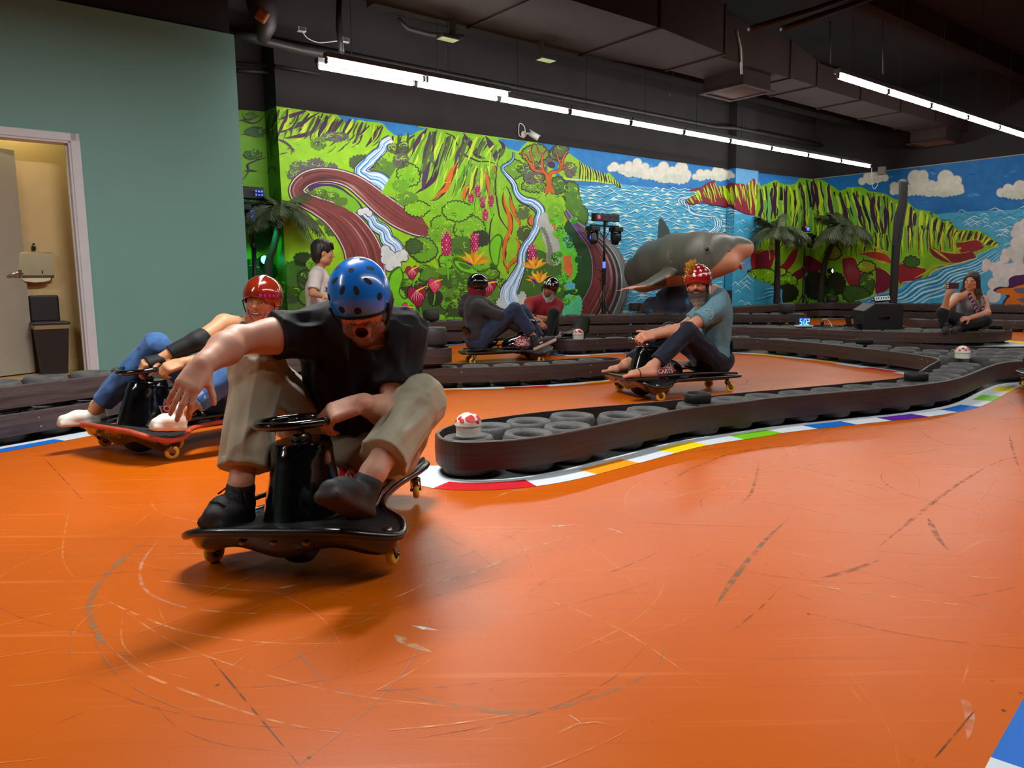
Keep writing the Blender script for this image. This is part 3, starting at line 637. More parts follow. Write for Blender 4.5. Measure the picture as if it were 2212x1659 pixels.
# the brown race road with its hairpin
ROAD = z1((1440, 905), (1330, 885), (1200, 825), (1080, 740), (960, 640), (860, 570), (740, 530), (620, 525), (520, 560), (465, 630), (500, 690), (600, 740), (720, 800), (820, 880), (890, 970), (935, 1060), (955, 1160), (960, 1300))
RW = [38, 40, 42, 42, 38, 33, 26, 24, 26, 28, 28, 32, 44, 58, 66, 74, 80, 84]
P = path(ROAD, 6); Wd = np.interp(np.linspace(0, 1, len(P)), np.linspace(0, 1, len(RW)), RW); N = norms(P)
rib(P, Wd + 9, (66, 30, 70)); layer(); rib(P, Wd + 5, (206, 190, 190)); layer(); rib(P, Wd, (122, 58, 56)); layer()
for i in range(30):
    o = mr_.uniform(-.46, .46); a = mr_.randint(0, len(P) - 12); b = min(len(P), a + mr_.randint(8, 40))
    Q = P[a:b] + N[a:b] * (Wd[a:b] * o)[:, None]
    rib(Q, [.4, mr_.uniform(1.5, 6), .4], mr_.choice(((138, 74, 70), (96, 44, 42), (150, 96, 92), (104, 46, 44), (80, 34, 38), (168, 130, 124))))
layer()
shape(z1((560, 600), (640, 585), (760, 600), (860, 670), (930, 740), (940, 790), (870, 790), (740, 720), (620, 670), (555, 640)), (72, 26, 92), True, step=4); layer()
shape(z1((590, 625), (680, 605), (770, 625), (880, 700), (925, 770), (860, 790), (740, 710), (640, 660)), (112, 180, 30), True, wig=1, step=4); layer()
for cx, cy, rx, ry in ((690, 398 + 18, 18, 7), (712, 424, 22, 8), (736, 436, 16, 8)): bush(cx, cy, rx, ry, (86, 120, 36), 7, hi=(150, 206, 40), lo=(50, 70, 30))
layer()
fall(z1((940, 800), (1000, 830), (1020, 880), (1090, 930), (1110, 990), (1170, 1040), (1200, 1100)), [12, 20, 24, 26, 28, 30], 6)
for x, y, r in ((925, 790, 26), (960, 780, 26), (985, 800, 24), (1100, 1060, 34), (1130, 1100, 40), (1100, 1130, 34), (1160, 1130, 44), (1200, 1110, 40), (1230, 1090, 34), (1180, 1170, 36), (1130, 1180, 34), (1240, 1120, 24), (1090, 1090, 24)):
    (px, py), = z1((x, y)); poly([(px + (r * W1 + 1) * math.cos(a), py + (r * W1 + 1) * math.sin(a)) for a in np.linspace(0, 6.28, 18)], (90, 70, 100))
layer()
for x, y, r in ((925, 790, 24), (960, 780, 24), (985, 800, 22), (1100, 1060, 32), (1130, 1100, 38), (1100, 1130, 32), (1160, 1130, 42), (1200, 1110, 38), (1230, 1090, 32), (1180, 1170, 34), (1130, 1180, 32), (1240, 1120, 22), (1090, 1090, 22)):
    (px, py), = z1((x, y)); poly([(px + r * W1 * math.cos(a), py + r * W1 * math.sin(a)) for a in np.linspace(0, 6.28, 18)], WHT)
layer()
# ---- volcano
VO = z2((-140, 620), (-60, 480), (60, 300), (110, 240), (130, 130), (230, 100), (300, 100), (600, 150), (800, 185), (870, 270), (930, 300), (1000, 400), (1130, 520), (1250, 620), (1310, 700), (1320, 1100), (1300, 1300), (900, 1450), (700, 1330), (480, 1250), (300, 1150), (250, 900), (100, 700))
shape(VO, (128, 190, 26), False, wig=2, step=6); layer()
for pts, c, w in ((z2((225, 100), (170, 180), (130, 240), (105, 300)), (70, 40, 74), 13), (z2((300, 110), (270, 230), (250, 300), (290, 420)), (76, 100, 66), 16), (z2((400, 170), (350, 260), (310, 380), (300, 460), (230, 560), (130, 630)), PUR, 14), (z2((250, 350), (220, 430), (190, 560), (180, 600)), (76, 44, 86), 13), (z2((520, 140), (570, 220), (620, 310), (690, 340)), PUR, 13), (z2((690, 165), (740, 250), (770, 340), (790, 385)), (70, 30, 80), 14), (z2((800, 190), (830, 250), (800, 360)), PUR, 8), (z2((380, 130), (440, 180), (480, 270), (560, 340), (700, 370), (790, 390)), (56, 26, 54), 4), (z2((480, 270), (480, 400), (420, 500), (370, 600), (300, 670), (250, 680)), (66, 30, 66), 6), (z2((570, 350), (540, 420), (470, 520), (420, 640)), (70, 110, 60), 4), (z2((790, 390), (780, 520), (780, 650), (800, 800), (870, 900), (890, 960)), (60, 30, 56), 4), (z2((820, 420), (870, 500), (920, 600), (960, 680), (1040, 730), (1090, 760), (1100, 850)), (54, 26, 60), 4), (z2((860, 560), (900, 650), (920, 760), (960, 860), (990, 910)), (66, 30, 60), 4), (z2((700, 420), (690, 480), (720, 560)), (60, 100, 40), 9), (z2((610, 400), (590, 460), (600, 540)), (84, 120, 60), 9), (z2((760, 780), (720, 950), (730, 1100), (780, 1200), (770, 1320)), (50, 40, 50), 4)):
    line(pts, [2, w, w * .9, 1], c, wig=2.2, step=4)
layer()
for i in range(70):
    t = mr_.random(); x0, y0 = along(z2((120, 160), (600, 170), (860, 280), (1000, 420)), t); x1, y1 = along(z2((-60, 640), (300, 760), (760, 760), (1060, 700)), min(1, max(0, t + mr_.uniform(-.05, .05))))
    a = mr_.uniform(0, .7); b = a + mr_.uniform(.12, .3)
    line([(lerp(x0, x1, s), lerp(y0, y1, s)) for s in (a, (a + b) / 2, b)], [.5, mr_.uniform(1.2, 4), .5], mr_.choice((YEL, MID, (96, 150, 26), YEL, (160, 210, 60), (60, 90, 36))), wig=2, step=4)
ridges(z2((130, 150), (300, 120), (520, 150), (690, 175), (850, 260)), z2((-40, 520), (250, 600), (480, 420), (640, 360), (800, 380)), 26, 3.2, 9.0, ((70, 96, 44), PUR, YEL, (92, 150, 26), (74, 50, 70)), (.5, .95))
ridges(z2((560, 370), (660, 372), (760, 390)), z2((380, 760), (640, 900), (780, 900)), 22, 3.2, 8.0, ((96, 156, 26), (74, 118, 30), YEL, (70, 60, 50), (110, 170, 40)), (.5, .95))
layer()
OR = (206, 104, 22)
for pts, w in ((z2((470, 370), (440, 420), (400, 500), (380, 570), (330, 620), (270, 670)), 12), (z2((570, 550), (530, 610), (520, 680)), 9), (z2((690, 440), (710, 520), (715, 640)), 8), (z2((765, 395), (775, 470)), 4), (z2((835, 600), (840, 700), (880, 800), (890, 900), (850, 1000), (840, 1120), (870, 1260)), 9), (z2((930, 970), (960, 1040), (940, 1130), (880, 1200), (862, 1260)), 8), (z2((890, 640), (910, 740), (950, 840), (980, 900)), 8), (z2((1060, 790), (1050, 850), (1080, 880)), 9), (z2((1220, 810), (1240, 900), (1290, 1010), (1320, 1080), (1300, 1170)), 13), (z2((820, 1330), (800, 1400), (750, 1480)), 18)):
    line(pts, [1.5, w + 2.5, w + 1, 1.5], (96, 40, 26), wig=2, step=4)
layer()
for pts, w in ((z2((470, 370), (440, 420), (400, 500), (380, 570), (330, 620), (270, 670)), 12), (z2((570, 550), (530, 610), (520, 680)), 9), (z2((690, 440), (710, 520), (715, 640)), 8), (z2((765, 395), (775, 470)), 4), (z2((835, 600), (840, 700), (880, 800), (890, 900), (850, 1000), (840, 1120), (870, 1260)), 9), (z2((930, 970), (960, 1040), (940, 1130), (880, 1200), (862, 1260)), 8), (z2((890, 640), (910, 740), (950, 840), (980, 900)), 8), (z2((1060, 790), (1050, 850), (1080, 880)), 9), (z2((1220, 810), (1240, 900), (1290, 1010), (1320, 1080), (1300, 1170)), 13), (z2((820, 1330), (800, 1400), (750, 1480)), 18)):
    line(pts, [.8, w, w * .8, .8], OR, wig=1.6, step=4)
layer()
# bushes on the flank
for x, y, rx, ry, c in ((20, 360, 60, 60, (92, 92, 84)), (80, 470, 90, 80, (120, 186, 24)), (30, 260, 40, 40, (70, 84, 50)), (20, 560, 60, 50, (100, 160, 30)), (60, 660, 90, 50, (92, 140, 34)), (150, 740, 90, 50, (128, 190, 24)), (360, 740, 110, 50, (118, 182, 26)), (470, 760, 110, 70, (120, 190, 24)), (400, 860, 130, 70, (112, 176, 24)), (560, 900, 120, 90, (116, 180, 28)), (330, 940, 100, 60, (104, 164, 28)), (200, 1070, 100, 90, (100, 160, 30)), (120, 1040, 60, 50, (60, 90, 34)), (500, 1040, 110, 70, (72, 112, 32)), (650, 980, 60, 50, (60, 92, 34)), (1000, 940, 60, 60, (70, 88, 44)), (990, 770, 50, 60, (84, 104, 52)), (920, 430, 70, 70, (104, 160, 30)), (1000, 420, 60, 40, (92, 104, 84)), (1080, 490, 80, 50, (96, 96, 88)), (1130, 420, 50, 50, (90, 100, 76)), (1180, 620, 130, 40, (132, 192, 40)), (1080, 560, 90, 40, (104, 150, 40)), (1270, 560, 60, 60, (70, 110, 36)), (1370, 600, 60, 70, (84, 134, 34)), (1400, 700, 60, 90, (76, 124, 34)), (1450, 800, 50, 80, (70, 116, 34)), (1250, 780, 60, 90, (110, 172, 30)), (1260, 300, 50, 40, (84, 100, 66)), (1370, 430, 50, 60, (96, 96, 80)), (1090, 300, 100, 60, (112, 150, 36)), (1200, 340, 60, 50, (96, 100, 84)), (1290, 280, 50, 50, (88, 104, 60))):
    (px, py), = z2((x, y)); bush(px, py, rx * W2, ry * W2, c, 8, outline=(50, 54, 40) if mr_.random() < .5 else None, hi=(164, 214, 50), lo=(46, 62, 30))
layer()
# low ground of dark foliage
shape([(640, 700), (700, 650), (770, 620), (860, 600), (900, 590), (960, 580), (1010, 560), (1060, 566), (1080, 620), (1070, 760), (640, 800)], (60, 92, 28), True, wig=3, step=6)
shape([(1130, 560), (1160, 540), (1200, 560), (1230, 580), (1240, 720), (1120, 720)], (64, 104, 34), True, wig=3, step=6)
layer()
for _ in range(150):
    x = mr_.uniform(655, 1075); y = mr_.uniform(560, 720)
    if 690 < x < 870 and y < 600: continue
    bush(x, y, mr_.uniform(9, 24), mr_.uniform(7, 16), mr_.choice(((76, 124, 28), (96, 156, 28), (52, 78, 28), (64, 100, 28), (116, 186, 26), (110, 178, 26), (124, 192, 30), (84, 132, 30))), 6, hi=(140, 200, 40), lo=(36, 52, 24), outline=(38, 50, 26) if mr_.random() < .4 else None)
for _ in range(160):
    x = mr_.uniform(600, 1240); y = 260 + (x - 600) * .14 + mr_.uniform(0, 290); a0 = mr_.uniform(0, 6); r = mr_.uniform(2.5, 6)
    if 640 < x < 960 and 360 < y < 560: continue
    line([(x + r * math.cos(a0 + k), y + r * .7 * math.sin(a0 + k)) for k in (0, .9, 1.8, 2.7)], [.5, 1.6, .5], mr_.choice((YEL, MID, (96, 150, 26), (70, 108, 26), (170, 214, 50))), step=3)
layer()
# leafy lime plant shapes
for pts in (z2((-10, 1200), (30, 1230), (40, 1290), (10, 1400), (50, 1450), (120, 1420), (140, 1500), (130, 1600), (-60, 1640), (-80, 1300)), z2((430, 1150), (540, 1170), (620, 1230), (660, 1280), (560, 1260), (480, 1230)), z2((440, 1230), (500, 1280), (530, 1340), (490, 1330)), z2((730, 1000), (790, 940), (830, 980), (810, 1080), (790, 1200), (750, 1180), (720, 1080))):
    shape(pts, (60, 100, 20), True, step=4)
layer()
for pts in (z2((0, 1215), (20, 1235), (30, 1290), (0, 1400), (45, 1465), (110, 1435), (130, 1500), (120, 1600), (-60, 1630), (-70, 1310)), z2((445, 1160), (540, 1178), (610, 1230), (640, 1265), (560, 1250), (490, 1225)), z2((740, 1000), (790, 955), (818, 985), (800, 1080), (785, 1185), (755, 1170), (732, 1080))):
    shape(pts, (112, 196, 22), True, step=4)
layer(); shape(z2((475, 1172), (540, 1185), (580, 1215), (545, 1225), (500, 1205)), (60, 118, 24), True, step=3)
# rivers of the volcano and the white smoke
fall(z2((920, 290), (910, 350), (830, 410), (850, 460), (910, 540), (960, 640), (1060, 690), (1120, 740), (1120, 800), (1100, 900), (1030, 1010), (990, 1100), (970, 1200), (910, 1330), (880, 1420), (900, 1520), (880, 1640)), [2, 4, 5, 8, 10, 14, 17, 17, 15, 14, 15, 17, 22, 30, 40, 44, 44], 7)
layer()
for pts, c in ((z2((1150, 770), (1190, 800), (1180, 840), (1220, 880), (1250, 960), (1280, 1040), (1290, 1120), (1270, 1180), (1190, 1170), (1180, 1050), (1150, 980), (1140, 900), (1110, 860)), (176, 180, 176)), (z2((1130, 890), (1170, 960), (1190, 1060), (1190, 1160), (1240, 1180), (1200, 1000), (1160, 900)), (120, 128, 110)), (z2((790, 1470), (830, 1450), (840, 1560), (780, 1560)), (196, 200, 196)), (z2((960, 1440), (990, 1400), (1010, 1440), (1030, 1540), (960, 1560)), (190, 196, 190))):
    scallop(pts, c, 7, .4)
layer()
# orange tree on the cliff
TR = (198, 92, 26)
for pts, w in ((z2((1195, 610), (1195, 540), (1180, 470), (1130, 440), (1070, 430), (1040, 380), (1010, 320), (960, 300)), [13, 9, 7, 6, 5, 4, 3, 1.5]), (z2((1200, 610), (1200, 520), (1210, 460), (1270, 440), (1300, 400), (1310, 340), (1340, 280)), [12, 9, 7, 6, 5, 4, 1.5]), (z2((1150, 450), (1140, 380), (1150, 320), (1180, 280)), [5, 4.5, 3, 1.2]), (z2((1080, 430), (1070, 350), (1050, 290), (1060, 240)), [4, 3.5, 3, 1]), (z2((1300, 400), (1270, 350), (1260, 290)), [3.5, 3, 1]), (z2((1150, 320), (1110, 280), (1100, 240)), [3, 2.4, 1]), (z2((1280, 430), (1340, 410), (1330, 380)), [3, 2.4, 1]), (z2((1170, 620), (1200, 560), (1235, 620)), [6, 10, 6])):
    P = path(pts, 4, 1.2, 3); rib(P, np.array(w) + 2.0, (74, 34, 60))
layer()
for pts, w in ((z2((1195, 610), (1195, 540), (1180, 470), (1130, 440), (1070, 430), (1040, 380), (1010, 320), (960, 300)), [13, 9, 7, 6, 5, 4, 3, 1.5]), (z2((1200, 610), (1200, 520), (1210, 460), (1270, 440), (1300, 400), (1310, 340), (1340, 280)), [12, 9, 7, 6, 5, 4, 1.5]), (z2((1150, 450), (1140, 380), (1150, 320), (1180, 280)), [5, 4.5, 3, 1.2]), (z2((1080, 430), (1070, 350), (1050, 290), (1060, 240)), [4, 3.5, 3, 1]), (z2((1300, 400), (1270, 350), (1260, 290)), [3.5, 3, 1]), (z2((1150, 320), (1110, 280), (1100, 240)), [3, 2.4, 1]), (z2((1280, 430), (1340, 410), (1330, 380)), [3, 2.4, 1]), (z2((1170, 620), (1200, 560), (1235, 620)), [6, 10, 6])):
    P = path(pts, 4, 1.2, 3); rib(P, w, TR)
shape(z2((1185, 380), (1215, 365), (1240, 380), (1245, 410), (1220, 420), (1200, 410)), (66, 28, 76), True, wig=1.5, step=3)
layer()
# the second road in the middle, waterfall panel beside it
ROAD2 = z3((170, 640), (230, 730), (330, 830), (440, 930), (520, 1050), (560, 1180), (560, 1330), (520, 1450), (440, 1600), (380, 1700))
RW2 = [5, 12, 24, 42, 62, 74, 80, 84, 86, 88]
P = path(ROAD2, 6); Wd = np.interp(np.linspace(0, 1, len(P)), np.linspace(0, 1, len(RW2)), RW2); N = norms(P)
shape(z3((200, 720), (280, 860), (360, 980), (410, 1080), (440, 1200), (430, 1340), (380, 1470), (290, 1600), (150, 1600), (160, 1100), (120, 900)), (40, 78, 34), True, wig=2, step=6)
layer(); rib(P, Wd + 5, (70, 40, 90)); layer(); rib(P, Wd + 2, (170, 168, 172)); layer()
rib(P, Wd, (118, 56, 54)); layer()
for o, wf, c in ((-.40, .14, (120, 132, 130)), (-.27, .10, (70, 66, 72)), (-.2, .05, (150, 156, 152)), (-.33, .03, (190, 196, 190)), (-.12, .06, (88, 44, 50))):
    rib(P + N * (Wd * o)[:, None], Wd * wf, c)
for i in range(30):
    o = mr_.uniform(-.46, .46); a = mr_.randint(0, len(P) - 10); b = min(len(P), a + mr_.randint(8, 30)); Q = P[a:b] + N[a:b] * (Wd[a:b] * o)[:, None]
    rib(Q, [.4, mr_.uniform(.8, 2.2), .4], mr_.choice(((150, 84, 80), (80, 34, 36), (60, 28, 36), (170, 160, 156), (120, 110, 120))))
rib(path(z3((175, 650), (240, 760), (330, 870), (400, 960)), 5), [1, 5, 5, 2], (84, 64, 196))
layer()
for pts, c in ((z3((70, 700), (160, 830), (200, 900), (250, 990), (270, 1090), (250, 1240), (150, 1270), (130, 1000)), (96, 206, 40)), (z3((160, 1420), (220, 1400), (240, 1440), (280, 1400), (310, 1450), (300, 1560), (280, 1590), (150, 1590)), (96, 206, 150)), (z3((170, 1300), (230, 1290), (250, 1340), (200, 1350)), (90, 180, 200))):
    scallop(pts, c, 8, .35)
for _ in range(22):
    x = mr_.uniform(1195, 1252); y = mr_.uniform(470, 660); bush(x, y, mr_.uniform(5, 10), mr_.uniform(4, 8), mr_.choice(((40, 120, 50), (60, 150, 40), (30, 90, 40), (110, 190, 60))), 6, hi=(140, 220, 60))
shape(z3((150, 1050), (210, 1050), (215, 1100), (235, 1150), (225, 1220), (205, 1265), (190, 1220), (150, 1180), (145, 1100)), (216, 112, 56), True, wig=1, step=4)
layer()
# flowers
def torch(cx, cy, h, w, c=(190, 30, 84)):
    shape([(cx, cy - h / 2), (cx + w * .45, cy - h * .25), (cx + w / 2, cy + h * .1), (cx + w * .36, cy + h * .45), (cx, cy + h / 2), (cx - w * .36, cy + h * .45), (cx - w / 2, cy + h * .1), (cx - w * .45, cy - h * .25)], (100, 20, 60), True, step=3); layer()
    for r in range(int(h / 5)):
        for k in range(4):
            x = cx + (k - 1.5 + (.5 if r % 2 else 0)) * w * .27; y = cy - h / 2 + 3 + r * 5
            if abs(x - cx) > w * .46: continue
            poly([(x, y - 3), (x + w * .11, y), (x, y + 3), (x - w * .11, y)], mr_.choice(((226, 66, 120), (240, 130, 160), (206, 40, 100))))
for x, y, h, w in ((630, 600, 100, 40), (575, 655, 80, 44), (668, 690, 90, 40), (735, 675, 100, 40), (690, 790, 95, 44), (380, 1020, 190, 80), (605, 1010, 150, 66), (1062, 1110, 170, 70)):
    (px, py), = z2((x, y)); line([(px, py + h * W2 * .4), (px + 2, py + h * W2 * .9), (px + 4, py + h * W2 * 1.5)], [4, 4, 2], (96, 190, 30)); torch(px, py, h * W2, w * W2)
for x, y, s, fl_ in ((600, 1165, 1.35, 1), (1085, 1200, 1.1, -1), (1120, 1310, 1.1, -1)):
    (px, py), = z2((x, y)); s *= 26
    for k, a in enumerate((-150, -125, -100, -80, -55, -30, -10)):
        a = math.radians(a) if fl_ > 0 else math.radians(-180 - a); ex, ey = math.cos(a) * s * 1.1, math.sin(a) * s * .9 + 3
        nx, ny = -math.sin(a) * 4, math.cos(a) * 4
        poly([(px, py + 6), (px + ex * .5 + nx, py + ey * .5 + ny), (px + ex, py + ey), (px + ex * .5 - nx, py + ey * .5 - ny)], ((226, 160, 20), (236, 186, 40), (206, 128, 16))[k % 3])
    poly([(px - 20, py - 4), (px - 10, py - 2), (px - 2, py + 8), (px - 12, py + 6)], (90, 26, 120))
layer()
def anth(cx, cy, s, c, v, ang=0.0):
    R = lambda x, y: (cx + (x * math.cos(ang) - y * math.sin(ang)) * s, cy + (x * math.sin(ang) + y * math.cos(ang)) * s)
    line([R(.1, .7), R(.2, 1.6), R(.1, 2.6)], [3, 3, 2], (92, 180, 30))
    pts = [R(0, -.55), R(.35, -.9), R(.75, -.7), R(.85, -.1), R(.55, .55), R(.1, 1.15), R(-.45, .6), R(-.85, .0), R(-.75, -.65), R(-.35, -.85)]
    shape(pts, (70, 12, 40), True, step=3); layer(); shape([(cx + (x - cx) * .92, cy + (y - cy) * .92) for x, y in pts], c, True, step=3); layer()
    for q in (-.6, -.35, -.1, .15, .4, .62): line([R(0, -.4), R(q * .7, .0), R(q * .9, .55 - abs(q) * .3)], [.5, 1.3, .5], v, step=3)
    line([R(-.05, -.35), R(.4, -.55), R(.95, -.75)], [4, 3, 1.5], (220, 206, 40))
for x, y, s, c, v, a in ((105, 1245, 16, (160, 20, 70), (236, 150, 170), 0), (285, 1345, 17, (214, 50, 96), (240, 140, 150), .1), (145, 1430, 24, (150, 16, 60), (240, 160, 180), -.1), (710, 1360, 20, (150, 16, 60), (240, 160, 180), .2), (15, 1560, 14, (206, 60, 96), (240, 160, 180), .2), (60, 1540, 15, (206, 60, 96), (240, 160, 180), .5)):
    (px, py), = z2((x, y)); anth(px, py, s, c, v, a)
layer()
# left recess
for pts, w in ((z1((60, 130), (120, 150), (180, 145), (230, 100)), 3), (z1((50, 135), (130, 130), (190, 105), (200, 95)), 4), (z1((80, 215), (150, 180), (240, 200)), 3), (z1((70, 230), (160, 240), (230, 255)), 3), (z1((80, 560), (120, 500), (115, 450), (180, 420), (240, 400)), 4), (z1((90, 500), (130, 490), (180, 500)), 3)):
    line(pts, [1, w, 1], (72, 34, 80), wig=1.2, step=3)
for x, y, rx, ry, c in ((170, 215, 70, 34, (52, 92, 46)), (130, 100, 50, 20, (70, 110, 40)), (150, 380, 60, 30, (56, 96, 36)), (110, 800, 60, 90, (40, 110, 36)), (160, 700, 60, 60, (36, 96, 30)), (200, 950, 80, 110, (22, 110, 46)), (160, 1200, 90, 80, (22, 60, 26)), (260, 1210, 70, 60, (20, 52, 24))):
    (px, py), = z1((x, y)); bush(px, py, rx * W1, ry * W1, c, 8, hi=(110, 190, 40), lo=(24, 50, 20))
for pts, w in ((z1((300, 60), (265, 160), (270, 260), (300, 330)), 5), (z1((320, 150), (290, 300), (300, 420)), 4), (z1((270, 520), (290, 470), (320, 470), (330, 520)), 3), (z1((330, 620), (300, 760), (330, 900)), 5)):
    line(pts, [1, w, 1], (30, 56, 22), wig=1.2, step=3)
for k, m_ in PM.items():
    o = m_.build('mural_' + {'back': 'back', 'return': 'return', 'recess_left': 'recess', 'column': 'column', 'column_side': 'column_side', 'recess_right': 'corner', 'right': 'right'}[k], PL[k][3])
    o['kind'] = 'structure'
# thin pale strip along the top of the right hand mural
mb = MB(); uwbox(mb, 16.19, 16.2175, -6.9, 9.05, 3.035, 3.05, mat('pale_strip', (150, 146, 140), rough=.5)); tag(mb.build('trim_2'), kind='structure')
# ------------------------------------------------------------------ track barriers: brown planks bent round rows of kart tyres
M_plank = mat('brown_plank', (58, 44, 41), rough=0.42, var=0.22, vscale=6, bump=0.25, bscale=50, stretch=(1, 1, 14), spec=0.4)
M_plank2 = mat('worn_plank', (70, 60, 60), rough=0.5, var=0.35, vscale=5, bump=0.35, bscale=40, stretch=(1, 1, 9), spec=0.35)
M_screw = mat('screw_head', (214, 210, 200), rough=.35, metal=.6)
def tyre_material():
    m = mat('dusty_rubber', (74, 74, 72), rough=0.75, var=0.35, vscale=14, bump=0.3, bscale=90)
    return m
M_tyre = tyre_material(); M_rub = mat('black_rubber_and_shade', (22, 22, 24), rough=0.6, var=0.15, bump=.15, bscale=60)
def tyre_mesh(R=.124, r=.068, h=.166):
    mb = MB()
    pr = [(r + .006, .014), (r, .03), (r + .004, h * .5), (r, h - .03), (r + .004, h - .016), (r + .014, h - .004), (r + .018, h - .007), (r + .022, h - .003), (r + .034, h), (r + .038, h - .004), (r + .042, h - .002), (R - .010, h - .012), (R - .003, h - .024), (R, h * .62), (R, h * .38), (R - .003, .022), (R - .012, .006), (r + .03, 0), (r + .006, .014)]
    mb.lathe(pr, M_tyre, 28); return mb.mesh('tyre')
TYRE = tyre_mesh()
def add_tyre(parent, x, y, z=.045, label=None):
    z = .005 if z < .1 else .175
    o = bpy.data.objects.new('tyre', TYRE); C.objects.link(o); o.parent = parent
    o.location = Vector((x, y, z + rnd.uniform(-.004, .004))) - parent.location
    o.rotation_euler = (rnd.uniform(-.025, .025), rnd.uniform(-.025, .025), rnd.uniform(0, 6)); return o
def plank_band(parent, pts, z0, z1, plen=2.2, m=None, closed=False, screws=True, thick=.018, n=8, flip=False, smooth=True):
    m = m or M_plank
    P = resample(catmull([(p[0], p[1]) for p in pts], n, closed) if smooth else np.array([(p[0], p[1]) for p in pts]), .025, closed)
    if closed: P = np.vstack([P, P[:1]])
    T = np.gradient(P, axis=0); T /= np.linalg.norm(T, axis=1, keepdims=True); N = np.stack([T[:, 1], -T[:, 0]], 1) * (-1 if flip else 1)
    per = max(3, int(plen / .025)); i = 0
    while i < len(P) - 1:
        j = min(i + per, len(P) - 1)
        if len(P) - 1 - j < per * .3: j = len(P) - 1
        mb = MB(); A = P[i:j + 1]; Nn = N[i:j + 1]; k = len(A); dz = rnd.uniform(-.003, .003); e = .004
        vs = []
        for a, nn in zip(A, Nn):
            o_ = a + nn * thick
            vs += [(a[0], a[1], z0 + dz), (o_[0], o_[1], z0 + dz + e), (o_[0] + nn[0] * .003, o_[1] + nn[1] * .003, (z0 + z1) / 2 + dz), (o_[0], o_[1], z1 + dz - e), (a[0] + nn[0] * thick * .7, a[1] + nn[1] * thick * .7, z1 + dz), (a[0], a[1], z1 + dz)]
        fs = []
        for q in range(k - 1):
            b = q * 6; c = b + 6
            for s in range(6):
                s2 = (s + 1) % 6; f = (b + s, c + s, c + s2, b + s2); fs.append(f if flip else f[::-1])
        fs.append(tuple(range(6))); fs.append(tuple((k - 1) * 6 + s for s in range(6))[::-1])
        mb.add(vs, fs, m, False)
        if screws:
            for q in ([2, k - 3] if k > 12 else [k // 2]) + [rnd.randrange(3, max(4, k - 3)) for _ in range(int(k / 28))]:
                q = min(max(q, 0), k - 1)
                for zz in ((z0 + (z1 - z0) * .26, z0 + (z1 - z0) * .74) if rnd.random() < .7 else (z0 + (z1 - z0) * rnd.uniform(.3, .7),)):
                    c = A[q] + Nn[q] * (thick + .0035); mb.disc((c[0] + rnd.uniform(-.01, .01), c[1] + rnd.uniform(-.01, .01), zz + rnd.uniform(-.01, .01)), (Nn[q][0], Nn[q][1], 0), .0045, M_screw, 6)
        mb.build('plank', parent); i = j
def fill_row(parent, pts, z=.045, step=.268, off=.145, side=1, smooth=True):
    P = resample(catmull([(p[0], p[1]) for p in pts], 8) if smooth else np.array(pts), .02)
    T = np.gradient(P, axis=0); T /= np.linalg.norm(T, axis=1, keepdims=True); N = np.stack([-T[:, 1], T[:, 0]], 1) * side
    Q = resample(P + N * off, step)
    for q in Q: add_tyre(parent, q[0], q[1], z)
    return Q
# --- big curving barrier in the middle foreground
C_out = [(-.338, 3.425), (-.30, 3.30), (-.20, 3.245), (0.0, 3.27), (.206, 3.391), (.521, 3.673), (.899, 4.01), (1.298, 4.24), (1.495, 4.36), (2.025, 4.585), (2.543, 4.80), (3.0, 5.10), (3.60, 5.73), (3.92, 6.03), (4.21, 6.14), (4.9, 6.22), (5.6, 6.2)]
C_in = [(-.338, 3.43), (-.315, 3.56), (-.22, 3.70), (.08, 3.918), (.418, 4.09), (.859, 4.27), (1.389, 4.56), (1.685, 4.69), (2.14, 4.90), (2.67, 5.17), (2.98, 5.50), (3.28, 5.90), (3.55, 6.25)]
C_b = [(3.55, 6.25), (3.62, 6.47), (3.58, 6.9), (3.44, 7.45), (3.2, 8.2), (2.75, 8.9), (2.0, 9.16), (1.3, 9.12), (.9, 8.93), (.66, 8.90), (.54, 9.06), (.60, 9.28), (.82, 9.46), (1.4, 9.68), (2.2, 9.72), (3.0, 9.45), (3.62, 8.85), (3.95, 8.15), (4.25, 7.65), (4.75, 7.42), (5.6, 7.4)]
big = empty('tyre_barrier', (1.6, 4.55, 0), 'long low brown barrier curving across the middle with a row of tyres showing', 'barrier')
plank_band(big, C_out, .045, .178, 9, screws=False); plank_band(big, C_in, .045, .178, 9, screws=False, flip=True)
big2 = empty('tyre_barrier', (2.6, 9.0, 0), 'low brown barrier behind the bearded rider ending with a spotted dome', 'barrier')
plank_band(big2, C_b, .045, .178, 3.2, flip=True)
tp = [(-.186, 3.437), (.075, 3.455), (.30, 3.575), (.50, 3.80), (.72, 4.05), (.97, 4.22), (1.215, 4.36), (1.455, 4.485), (1.70, 4.595), (1.95, 4.71), (2.20, 4.83), (2.45, 4.935), (2.69, 5.03), (2.92, 5.17), (3.11, 5.37), (3.29, 5.58), (3.47, 5.80), (3.66, 6.02), (3.85, 6.27), (-.09, 3.70), (.14, 3.82), (.36, 3.97)]
